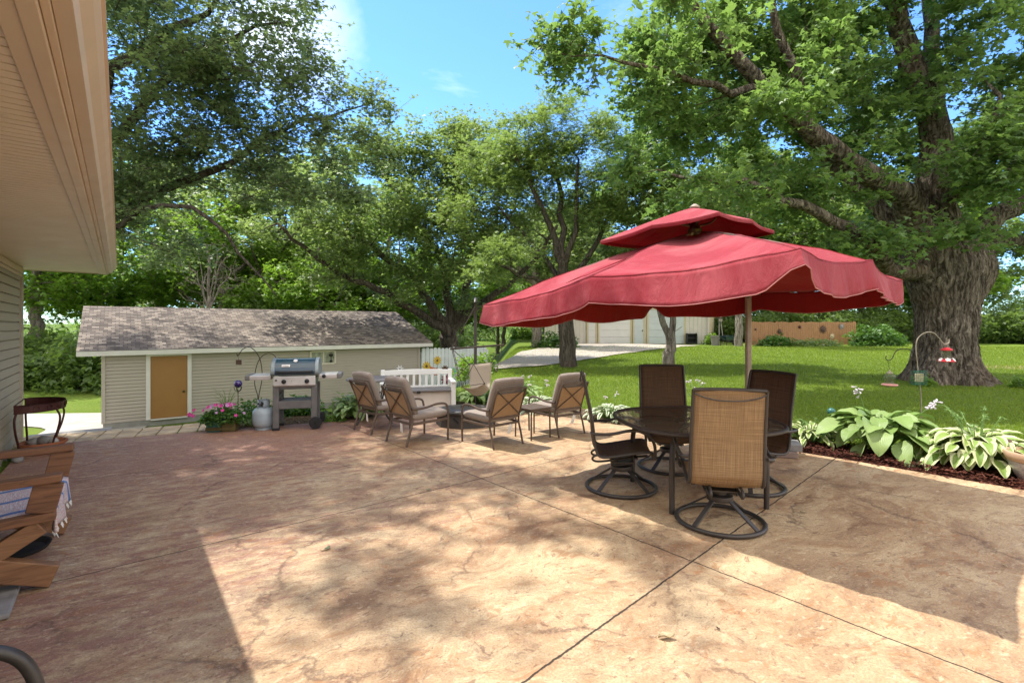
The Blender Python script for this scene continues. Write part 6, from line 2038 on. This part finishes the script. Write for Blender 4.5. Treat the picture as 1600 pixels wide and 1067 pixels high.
hosta('bright green hosta mound right of the white bench', -.78, 10.15, .36, 90, .17, .62, M['hosta_green'], 7, 0)
hosta('bright green hosta mound between grill and bistro table', -2.72, 8.62, .40, 100, .16, .72, M['hosta_green'], 8, 0)
hosta('strappy lime plant by the hanging chair', .10, 10.2, .45, 110, .34, .16, M['hosta_green'], 9, 0, name='daylily_plant', up0=.85)
hosta('hosta with white blossoms showing behind the far dining chair', 3.0, 7.85, .30, 60, .17, .5, M['hosta_white'], 10, 6, .50)
shrub('edge_plant', 'low dark green plant under the hanging chair', -.35, 10.0, .35, .3, .30, 420, .08, M['shrub_leaf'], 21, z=.0)
shrub('edge_plant', 'small grey green weed at the front edge of the mulch', 4.62, 5.62, .16, .08, .06, 120, .03, M['oak'], 22, z=.0)

def flower_spike(label, b, tip, n, m):
    b = Vector(b); tip = Vector(tip)-b
    r = thing('hosta_flower_spike', label, 'flower', b)
    mb = MB(); c = spline([(0, 0, 0), tip*.5+Vector((0, 0, .03)), tip], 6); mb.tube(c, np.linspace(.007, .004, len(c)), 6); mb.build('stalk', M['stem'], r, smooth=60)
    mb = MB()
    for k in range(n):
        p = c[-1].lerp(c[-4], k/n); e = Vector((random.gauss(0, 1), random.gauss(0, 1), random.gauss(-.3, .6))).normalized()
        mb.tube([p, p+e*.03, p+e*.06], [.003, .008, .014], 6)
    mb.build('blossom', m, r, smooth=60)
shrub('bank_shrub', 'lime green bush on the bank between painted fence and gravel drive', -1.15, 16.6, .8, .7, .95, 1100, .11, M['lime_leaf'], 31)
flower_spike('lone tall hosta flower spike rising at the left of the giant hosta', (4.72, 6.5, .25), dp(1339, 604, 6.5), 9, M['lilac'])
flower_spike('drooping pale hosta flower leaning out at the right of the giant hosta', (5.15, 6.45, .25), dp(1465, 628, 6.2), 16, M['lilac'])
# teal glass float behind the hosta
c = dp(1299, 643, 7.2); r = thing('glass_float', 'teal glass garden globe peeking out behind the giant hosta', 'ornament', (c.x, c.y, 0))
MB().sphere((0, 0, c.z), .055, 16, 12).build('globe', M['teal'], r, smooth=80); mb = MB(); mb.tube([(0, 0, -.05), (0, 0, c.z)], .008, 6); mb.build('stake', M['iron_dark'], r)

# ------------------------------------------------------------------ feeder pole
def feeders():
    y = 8.4; b = Vector((dp(1440, 655, y).x, y, -.04)); f = lambda px, py: dp(px, py, y)-b
    r = thing('feeder_pole', 'weathered double crook pole holding bird feeders in front of the maple', 'hook', b)
    mb = MB(); mb.tube(spline([(0, 0, -.2), f(1439, 620), f(1434, 575), f(1431, 545), f(1434, 529), f(1445, 520), f(1458, 520), f(1467, 528), f(1474, 537), f(1482, 536), f(1483, 530)], 6), .009, 8); mb.build('pole', M['iron_tan'], r, smooth=50)
    mb = MB(); mb.tube(spline([f(1432, 568), f(1430, 555), f(1420, 546), f(1408, 545), f(1399, 550), f(1394, 560), f(1388, 563), f(1384, 560), f(1385, 556)], 6), .007, 8); mb.build('side_crook', M['iron_dark'], r, smooth=50)
    # right: red topped hummingbird feeder
    k = y/FPX; p = dp(1479, 541, y)
    o = thing('hummingbird_feeder', 'red capped glass hummingbird feeder hanging on the right crook', 'bird feeder', p, 0, 'hummingbird feeders on the crook pole')
    mb = MB(); mb.tube([(0, 0, .02), (0, 0, -.025)], .003, 5); mb.build('hanger', M['iron_dark'], o)
    MB().lathe([(0, -.02), (.03, -.025), (.082, -.05), (.082, -.07), (.05, -.075), (0, -.075)], (0, 0, 0), 20).build('cap', M['red_plastic'], o, smooth=40)
    MB().lathe([(.06, -.072), (.055, -.10), (.042, -.15), (.050, -.20), (.055, -.21), (.05, -.215), (0, -.215)], (0, 0, 0), 20).build('bottle', M['glass_clear'], o, smooth=60)
    MB().lathe([(.05, -.212), (.09, -.225), (.125, -.25), (.12, -.262), (.05, -.27), (0, -.27)], (0, 0, 0), 24).build('base', M['red_plastic'], o, smooth=50)
    mb = MB()
    for q in range(6):
        a = 2*PI*q/6; petals(mb, (math.cos(a)*.10, math.sin(a)*.10, -.225), .042, 5, (math.cos(a)*.8, math.sin(a)*.8, .6), .1)
    mb.build('flower_port', M['white'], o)
    p = dp(1390, 574, y)
    o = thing('hummingbird_feeder', 'amber glass hummingbird feeder with pink base on the left crook', 'bird feeder', p, 0, 'hummingbird feeders on the crook pole')
    mb = MB(); mb.tube([dp(1387, 563, y)-p, (0, 0, -.04)], .003, 5); mb.build('hanger', M['iron_dark'], o)
    MB().lathe([(0, -.035), (.012, -.05), (.02, -.075), (.045, -.09), (.05, -.105), (0, -.106)], (0, 0, 0), 18).build('cap', M['iron_tan'], o, smooth=40)
    MB().lathe([(.048, -.1), (.085, -.13), (.095, -.16), (.075, -.20), (.06, -.24), (.075, -.275), (0, -.28)], (0, 0, 0), 20).build('bottle', M['glass_clear'], o, smooth=60)
    MB().lathe([(.07, -.275), (.115, -.285), (.12, -.30), (.09, -.32), (.05, -.325), (0, -.325)], (0, 0, 0), 22).build('base', M['pink_plastic'], o, smooth=50)
    p = dp(1436, 590, y-.06)
    o = thing('suet_feeder', 'green wire suet cage with a seed cake on the pole', 'bird feeder', p)
    MB().box((0, 0, 0), (.135, .04, .135)).build('suet_cake', M['suet'], o, bevel=.008)
    mb = MB()
    for q in range(7):
        u = -.105+q*.035
        for s in (-1, 1): mb.tube([(u, s*.038, -.115), (u, s*.038, .115)], .0028, 4); mb.tube([(-.105, s*.038, u*1.08), (.105, s*.038, u*1.08)], .0028, 4)
        mb.tube([(u, -.038, .115), (u, .038, .115)], .0028, 4); mb.tube([(u, -.038, -.115), (u, .038, -.115)], .0028, 4)
    mb.build('cage', M['green_wire'], o)
feeders()

# glazed pot cut by the right edge
def pot():
    c = Vector((5.28, 4.93, 0)); r = thing('flower_pot', 'speckled glazed pot with tan rim at the right edge of the patio', 'pot', c)
    MB().lathe([(0, .0), (.11, .0), (.13, .02), (.20, .14), (.235, .24), (.225, .245)], (0, 0, 0), 36).build('body', M['glaze_pot'], r, smooth=50)
    MB().lathe([(.225, .24), (.245, .25), (.262, .32), (.255, .335), (.235, .335), (.215, .27), (0, .26)], (0, 0, 0), 36).build('rim', M['clay_rim'], r, smooth=50)
    g = thing('garden_finial', 'small brown finial standing just behind the glazed pot', 'ornament', (c.x+.02, c.y+.32, 0))
    MB().sphere((0, 0, .34), (.035, .035, .06), 14, 10).build('knob', M['rust'], g, smooth=80)
    MB().lathe([(.07, 0), (.06, .1), (.045, .2), (.04, .29)], (0, 0, 0), 14).build('stem', M['stone'], g, smooth=60)
pot()

# ------------------------------------------------------------------ left: bench, rug, plant stand, edge chair
def wooden_bench():
    o = st(-.785, 4.645, .0)
    r = thing('wooden_bench', 'reddish cedar bench with crossed legs against the house wall', 'bench', o, math.radians(-51.45))
    W = M['wood_bench']; Lg = M['wood_leg']
    # local: +Y out from the wall, +X towards the camera
    for sx in (1, -1):
        x = sx*.49
        mb = MB(); mb.bar((x, .47, .065), (x, -.35, .40), .075, .13, up=(0, 0, 1)); mb.build('crossed_leg', Lg, r, bevel=.006)
        mb = MB(); mb.bar((x, -.13, .05), (x, .41, .385), .068, .10, up=(0, 0, 1)); mb.build('crossed_leg', Lg, r, bevel=.006)
        mb = MB(); mb.lathe([(.0, 0), (.03, 0), (.03, .01), (.012, .012), (0, .012)], (x+sx*.04, .12, .205), 14, Matrix.Rotation(PI/2*sx, 3, 'Y')); mb.build('bolt', M['iron_dark'], r)
        mb = MB(); mb.bar((x, .475, .435), (x, -.40, .41), .085, .05); mb.build('side_rail', W, r, bevel=.006)
        mb = MB(); mb.bar((x, .405, .462), (x, .445, .64), .045, .14, up=(0, 1, 0)); mb.build('arm_post', W, r, bevel=.006)
        mb = MB(); mb.bar((x, .505, .665), (x, -.42, .655), .10, .048); mb.build('armrest', W, r, bevel=.008)
    for k in range(6):
        y = .36-k*.115
        mb = MB(); mb.bar((-.44, y, .425-.012*k), (.44, y, .425-.012*k), .10, .026); mb.build('seat_slat', W, r, bevel=.005)
    for k in range(4):
        mb = MB(); mb.bar((-.47, -.30-.035*k, .52+.12*k), (.47, -.30-.035*k, .52+.12*k), .026, .10); mb.build('back_slat', W, r, bevel=.005)
    for sx in (1, -1):
        mb = MB(); mb.bar((sx*.45, -.27, .36), (sx*.45, -.42, .98), .05, .07, up=(0, 1, 0)); mb.build('back_post', W, r, bevel=.005)
    # rag rug thrown over the seat
    p = thing('rag_rug', 'blue striped rag rug draped over the cedar bench seat', 'rug', o, math.radians(-51.45))
    rows = []
    for i in range(26):
        v = i/25; d = v*.94
        row = []
        for j in range(15):
            x = -.43+.86*j/14
            yy = -.24+min(d, .70); z = .452-.10*(.40-yy)*.9
            if d > .70: yy = .47+.012*math.sin(j*.9)*(d-.70)*8; z = .45-(d-.70)*.62
            row.append((x, yy, z+.006*noise.noise(Vector((x*7, d*7, 2)))))
        rows.append(row)
    uv_sheet('rug_cloth', rows, M['rug'], p, .014)
    mb = MB()
    for j in range(40):
        x = -.43+.86*j/39; q = rows[-1][min(14, int(j/39*14))]
        mb.tube([(x, q[1], q[2]), (x+random.uniform(-.01, .01), q[1]+.012, q[2]-.03)], [.004, .002], 4)
    mb.build('fringe', M['tag'], p)
    # dark shoe like mat under the bench
    q = gp(22, 862); s = thing('rubber_tray', 'black rubber tray lying under the cedar bench', 'tray', (q.x, q.y, .002), .5)
    MB().lathe([(0, .004), (.16, .004), (.19, .03), (.20, .03), (.18, 0), (0, 0)], (0, 0, 0), 24).build('tray_body', M['rubber'], s, smooth=40)
wooden_bench()

def plant_stand():
    o = st(-.86, 8.62, .002)
    r = thing('plant_stand', 'dark red wrought iron plant stand with scrolled tray at the house corner', 'plant stand', o, math.radians(-51.45))
    m = M['iron_red']
    # half-round tray, flat side to the wall; local +Y out, +X towards the camera
    n = 18; R = .36; HT = .57
    arc = [(-.42, -.12)]+[(.42*math.cos(PI-PI*k/n), -.05+.36*math.sin(PI*k/n)) for k in range(n+1)]+[(.42, -.12)]
    mb = MB()
    for (za, zb) in ((HT-.012, HT+.0), (HT+.075, HT+.09)):
        mb.sheet([[(x, y, za) for x, y in arc], [(x, y, zb) for x, y in arc]], wrap=True)
    mb.sheet([[(x, y, HT-.01) for x, y in arc], [(x, y, HT+.09) for x, y in arc]], wrap=False)
    mb.build('tray_rim', m, r, solid=.008)
    MB().prism(arc, HT-.014, HT-.008).build('tray', m, r)
    for (x, y) in ((-.40, -.10), (.40, -.10), (-.25, .24), (.25, .24)):
        d = Vector((x, y, 0)).normalized()
        mb = MB(); mb.tube(spline([(x, y, HT), (x+d.x*.05, y+d.y*.05, HT-.10), (x+d.x*.02, y+d.y*.02, HT-.25), (x-d.x*.05, y-d.y*.05, HT-.42), (x-d.x*.02, y-d.y*.02, .06), (x+d.x*.04, y+d.y*.04, 0)], 6), .012, 8); mb.build('leg', m, r, smooth=50)
    for k in range(2, n-1, 2):
        mb = MB()
        a = PI*k/n; c = Vector((.427*math.cos(a), -.05+.367*math.sin(a), HT+.04)); t = Vector((-math.sin(a), math.cos(a), 0))
        mb.tube([c+t*.028*math.cos(q*2*PI/10)+Vector((0, 0, .028*math.sin(q*2*PI/10))) for q in range(10)], .004, 4, closed=True)
        mb.build('scroll', m, r)
    # terracotta bowl below with stones
    c = o+V*.10+U*(-.02)
    b = thing('terracotta_bowl', 'wide terracotta bowl of stones under the iron plant stand', 'bowl', (c.x, c.y, .0))
    MB().lathe([(0, 0), (.13, 0), (.20, .09), (.235, .125), (.235, .145), (.215, .145), (.18, .10), (0, .095)], (0, 0, 0), 30).build('bowl', M['terracotta'], b, smooth=50)
    labs = ['largest grey stone heaped in the terracotta bowl', 'dark flat stone at the left in the terracotta bowl', 'pale rounded stone at the right in the terracotta bowl']
    for k, (dx, dy, s) in enumerate(((.0, .02, .075), (-.10, -.03, .06), (.09, .03, .055))):
        mb = MB(); mb.sphere((0, 0, s*.6), (s*1.2, s, s*.8), 12, 8); mb.v = [tuple(Vector(p)*(1+.22*noise.noise(Vector(p)*14+Vector((k*7, 0, 0))))) for p in mb.v]
        g = mb.build('garden_stone', M['stone'] if k < 2 else M['concrete'], None, smooth=60); g.location = (c.x+dx, c.y+dy, .105); tag(g, labs[k], 'stone', 'stones kept under the plant stand')
    labs = ['small stone on the patio below the plant stand, nearest the wall', 'grey pebble on the patio just right of the plant stand']
    for k, (px, py) in enumerate(((28, 722), (78, 700))):
        q = gp(px, py); mb = MB(); mb.sphere((0, 0, .03), (.06, .05, .04), 10, 8); mb.v = [tuple(Vector(p)*(1+.25*noise.noise(Vector(p)*16+Vector((k*5+3, 0, 0))))) for p in mb.v]
        g = mb.build('garden_stone', M['stone'], None, smooth=60); g.location = (q.x, q.y, 0); tag(g, labs[k], 'stone', 'stones kept under the plant stand')
plant_stand()

def edge_chair():
    # metal arm chair mostly outside the frame at the lower left, its back to the wall
    o = st(-.56, 1.80, .04)
    r = thing('metal_armchair', 'dark bronze metal armchair whose curved arm enters at lower left', 'chair', o, math.radians(-51.45))
    m = M['bronze']
    for s in (-1, 1):
        mb = MB(); mb.tube(spline([(s*.29, .36, 0), (s*.29, .37, .30), (s*.29, .35, .50), (s*.29, .27, .60), (s*.29, .10, .635), (s*.29, -.10, .62), (s*.28, -.26, .60)], 7), .019, 10); mb.build('armrest', m, r, smooth=60)
        mb = MB(); mb.tube(spline([(s*.27, -.34, 0), (s*.27, -.26, .38), (s*.27, -.34, .70), (s*.27, -.40, .92)], 6), .016, 8); mb.build('leg', m, r, smooth=60)
    mb = MB(); mb.bar((-.29, .33, .38), (.29, .33, .38), .03, .03); mb.bar((-.27, -.26, .38), (.27, -.26, .38), .03, .03); mb.build('seat_frame', m, r)
    rows = [[(x, y, z) for x in np.linspace(-.26, .26, 7)] for (y, z) in ((.33, .40), (.1, .385), (-.15, .375), (-.27, .40), (-.31, .60), (-.40, .92))]
    uv_sheet('sling', rows, M['sling_shaded'], r)
edge_chair()

# ------------------------------------------------------------------ odds and ends at the barn corner
def barn_items():
    Y = 36.0
    z = ground(14.8, 36)
    c = dp(1082, 540, 35.7)
    r = thing('utility_shelf', 'small black open shelf unit against the white barn wall', 'shelf', (c.x, 35.9, ground(c.x, 35.9)))
    for k in range(3): MB().box((0, 0, .12+k*.32), (.72, .3, .04)).build('shelf', M['black'], r)
    for sx in (-1, 1): MB().box((sx*.35, 0, .42), (.04, .3, .78)).build('side', M['black'], r)
    MB().box((0, .14, .42), (.66, .02, .74)).build('back', M['rubber'], r)
    def tool(name, label, px, h, m, tilt, head):
        y = 34.6; p = dp(px, 540, y); p.z = ground(p.x, y)
        o = thing(name, label, name.replace('_', ' '), p)
        mb = MB(); mb.tube([(0, 0, 0), (tilt, .3, h)], .022, 6); mb.build('handle', M['wood_grey'], o)
        head(o, tilt, h, m)
    tool('garden_rake', 'long handled rake leaning on the tan barn wall', 1124, 1.9, M['iron_dark'], .1, lambda o, t, h, m: MB().box((t, .3, h), (.45, .04, .08)).build('head', m, o))
    tool('garden_shovel', 'upturned shovel leaning on the tan barn wall', 1131, 1.7, M['iron_tan'], -.08, lambda o, t, h, m: MB().prism([(-.11, 0), (.11, 0), (.11, .22), (0, .36), (-.11, .22)], -.01, .01, Matrix.Translation((t, .3, h-.02)) @ Matrix.Rotation(PI/2, 4, 'X')).build('blade', m, o))
    y = 34.4; p = dp(1136, 540, y); p.z = ground(p.x, y)
    o = thing('wheelbarrow', 'dark blue wheelbarrow parked by the tan side of the barn', 'wheelbarrow', p, .4)
    mb = MB(); mb.sheet([[(-.3, -.22, .35), (.3, -.22, .35), (.3, .22, .35), (-.3, .22, .35)], [(-.45, -.33, .68), (.5, -.33, .68), (.5, .33, .68), (-.45, .33, .68)]], wrap=True); mb.add([(-.3, -.22, .35), (.3, -.22, .35), (.3, .22, .35), (-.3, .22, .35)], [(0, 1, 2, 3)]); mb.build('tray', M['lid'], o)
    mb = MB()
    for s in (-1, 1): mb.tube([(.7, s*.1, .2), (-.3, s*.25, .33), (-.95, s*.3, .6)], .022, 6); mb.tube([(-.25, s*.25, .33), (-.35, s*.27, 0)], .02, 6)
    mb.build('frame', M['black'], o)
    MB().lathe([(.08, -.04), (.2, -.035), (.2, .035), (.08, .04)], (.7, 0, .2), 20, Matrix.Rotation(PI/2, 3, 'X')).build('wheel', M['rubber'], o)
    p = dp(1117, 540, 34.3); p.z = ground(p.x, 34.3)
    o = thing('plastic_bin', 'dark grey plastic bin between the shrub and the rakes', 'bin', p)
    MB().lathe([(.22, 0), (.28, .62), (.31, .63), (.31, .67), (.29, .67), (.26, .60), (0, .58)], (0, 0, 0), 20).build('body', M['grey_resin'], o, smooth=40)
barn_items()

# ------------------------------------------------------------------ fallen leaves on the concrete
def fallen():
    spots = [((1041, 998), .042, 'pale curled leaf on the sunlit concrete in front of the camera'), ((512, 858), .03, 'small green leaf on the concrete at the centre of the patio'), ((1256, 802), .03, 'grey curled leaf in the umbrella shade right of the near chair'),
             ((505, 860), .02, 'tiny leaf scrap beside the green leaf at the patio centre'), ((1122, 984), .012, 'dark crumb on the sunlit concrete near the joint'), ((670, 766), .025, 'small green leaf on the long control joint'), ((1570, 886), .02, 'yellowish leaf scrap in the shade at the right')]
    for k, ((px, py), s, lab) in enumerate(spots):
        p = gp(px, py); mb = MB(); rows = []
        for i in range(7):
            v = i/6; w = math.sin(PI*(v*.92+.04))*.42
            rows.append([((v-.5)*2*s, u*w*s, .004+s*(.22*math.sin(PI*v*1.5+k)**2+.35*u*u*(1 if k % 2 == 0 else .4))) for u in (-1, -.5, 0, .5, 1)])
        mb.sheet(rows)
        o = mb.build('fallen_leaf', M['oak'] if k in (1, 5) else M['suet'] if k != 4 else M['rust'], None, smooth=60, solid=.001)
        o.location = (p.x, p.y, .003); o.rotation_euler = (0, 0, k*1.3); tag(o, lab, 'leaf', 'leaves fallen on the patio')
    # chunk of pale stone strip by the wall
    q = gp(14, 948)
    o = MB().box((0, 0, .02), (.14, .42, .03)).build('edging_stone', M['stone'], None, bevel=.01); o.location = (q.x-.06, q.y, 0); o.rotation_euler = (0, 0, math.radians(38.5)); tag(o, 'pale concrete edging strip along the house under the bench', 'edging')
fallen()

# ------------------------------------------------------------------ grass blades
def grass():
    rs = np.random.RandomState(91)
    P = []; S = []
    poly = PATIO
    n = 0
    while n < 200000:
        m = 40000
        y = 6.2+(rs.uniform(size=m)**1.9)*26
        x = y*rs.uniform(-.1, 1.12, size=m)+rs.normal(size=m)*.2
        for a, b in zip(x, y):
            if b < 11.5:
                if inside(a, b, poly) or edge_dist(a, b) < (.80 if a > 3.0 else .35): continue
            if (a-12.05)**2+(b-13.7)**2 < 1.0: continue
            P.append((a, b)); n += 1
            if n >= 200000: break
    P = np.array(P)
    Z = np.array([ground(a, b) for a, b in P])
    N = len(P)
    h = rs.uniform(.022, .055, size=N)*(1+.03*(P[:, 1]-6))
    w = .0035*(1+.16*(P[:, 1]-6))
    a = rs.uniform(0, 2*PI, size=N); lean = rs.normal(size=(N, 2))*.6
    dx = np.stack([np.cos(a)*w, np.sin(a)*w, np.zeros(N)], 1)
    B = np.stack([P[:, 0], P[:, 1], Z-.004], 1)
    Tp = B+np.stack([lean[:, 0]*h, lean[:, 1]*h, h], 1)
    V_ = np.stack([B-dx, B+dx, Tp+dx*.3, Tp-dx*.3], 1).reshape(-1, 3)
    F_ = np.arange(N*4).reshape(-1, 4)
    o = quads_mesh('lawn_grass', V_, F_, M['grass']); tag(o, 'short mown green grass covering the lawn', 'grass', kind='stuff')
grass()
# ------------------------------------------------------------------ light, sky, camera
SHIFT = Vector((.42, -.21, -1.0))         # a point z metres up throws its shadow this far per metre
sun_dir = SHIFT.normalized()
elev = math.asin(-sun_dir.z)
to_sun = -sun_dir
az = math.atan2(to_sun.x, to_sun.y)       # from +Y towards +X
L = bpy.data.lights.new('sun', 'SUN'); L.energy = 2.6; L.angle = math.radians(.55); L.color = (1, .955, .87)
so = bpy.data.objects.new('sun', L); COL.objects.link(so)
so.rotation_euler = sun_dir.to_track_quat('-Z', 'Y').to_euler(); so.location = (-5, 2, 12)

w = bpy.data.worlds.new('World'); SC.world = w; w.use_nodes = True
nt = w.node_tree; nt.nodes.clear(); t = NT(nt)
sky = t.n('ShaderNodeTexSky', {'sky_type': 'NISHITA', 'sun_disc': False, 'sun_elevation': elev, 'sun_rotation': az, 'air_density': 1.0, 'dust_density': .0, 'ozone_density': 5.0})
co = t.n('ShaderNodeTexCoord').outputs['Generated']
cl = t.noise(t.mapping(co, (1.2, 1.2, 3.2), (0, 0, 0), (.55, .1, 0)), 2.4, 7, .58, .2)
cf = t.mapr(cl, .60, .90)
sc_ = t.mix(1.0, sky.outputs[0], (.62, .81, 1.04), 'MULTIPLY')
col = t.mix(t.math('MULTIPLY', cf, .5), sc_, (5.5, 5.7, 5.9))
# one soft wisp low in the north west
dist_ = t.n('ShaderNodeVectorMath', {'operation': 'DISTANCE'}, i0=t.n('ShaderNodeVectorMath', {'operation': 'MULTIPLY_ADD'}, i0=t.noise(co, 5, 6, .6, 0, 1), i1=(.16, .16, .10), i2=co).outputs[0], i1=(-.29, .885, .53)).outputs['Value']
col = t.mix(t.mapr(dist_, .03, .13, .75, 0), col, (4.6, 4.7, 4.8))
# unseen broken cumulus, added above and behind the camera to brighten the shade
sp_ = t.n('ShaderNodeSeparateXYZ', None, Vector=co)
lean_ = t.mapr(sp_.outputs[1], .50, .05, 0, .30)
cu = t.noise(t.mapping(co, (1, 1, 2.2)), 2.0, 7, .55, .3)
cm = t.math('MULTIPLY', t.mapr(t.math('ADD', cu, lean_), .60, .78), t.mapr(sp_.outputs[1], .50, .35))
col = t.mix(cm, col, (6.0, 5.7, 5.3))
bg = t.n('ShaderNodeBackground', None, Color=col, Strength=.15)
t.n('ShaderNodeOutputWorld', None, Surface=bg.outputs[0])

cam = bpy.data.cameras.new('camera'); co_ = bpy.data.objects.new('camera', cam); COL.objects.link(co_)
co_.location = (0, 0, H_EYE); co_.rotation_euler = (PI/2, 0, 0)
cam.sensor_width = 36; cam.lens = 36*FPX/1600; cam.clip_start = .05; cam.clip_end = 3000
cam.shift_y = -(533.5-HZ)/1600
SC.camera = co_
SC.view_settings.view_transform = 'Standard'; SC.view_settings.look = 'None'
SC.view_settings.gamma = 1; SC.view_settings.exposure = 1.45
SC.render.engine = 'CYCLES'
SC.cycles.use_denoising = True
SC.cycles.max_bounces = 9; SC.cycles.diffuse_bounces = 6; SC.cycles.transparent_max_bounces = 10
SC.cycles.transmission_bounces = 5; SC.cycles.glossy_bounces = 3
SC.cycles.sample_clamp_indirect = 8
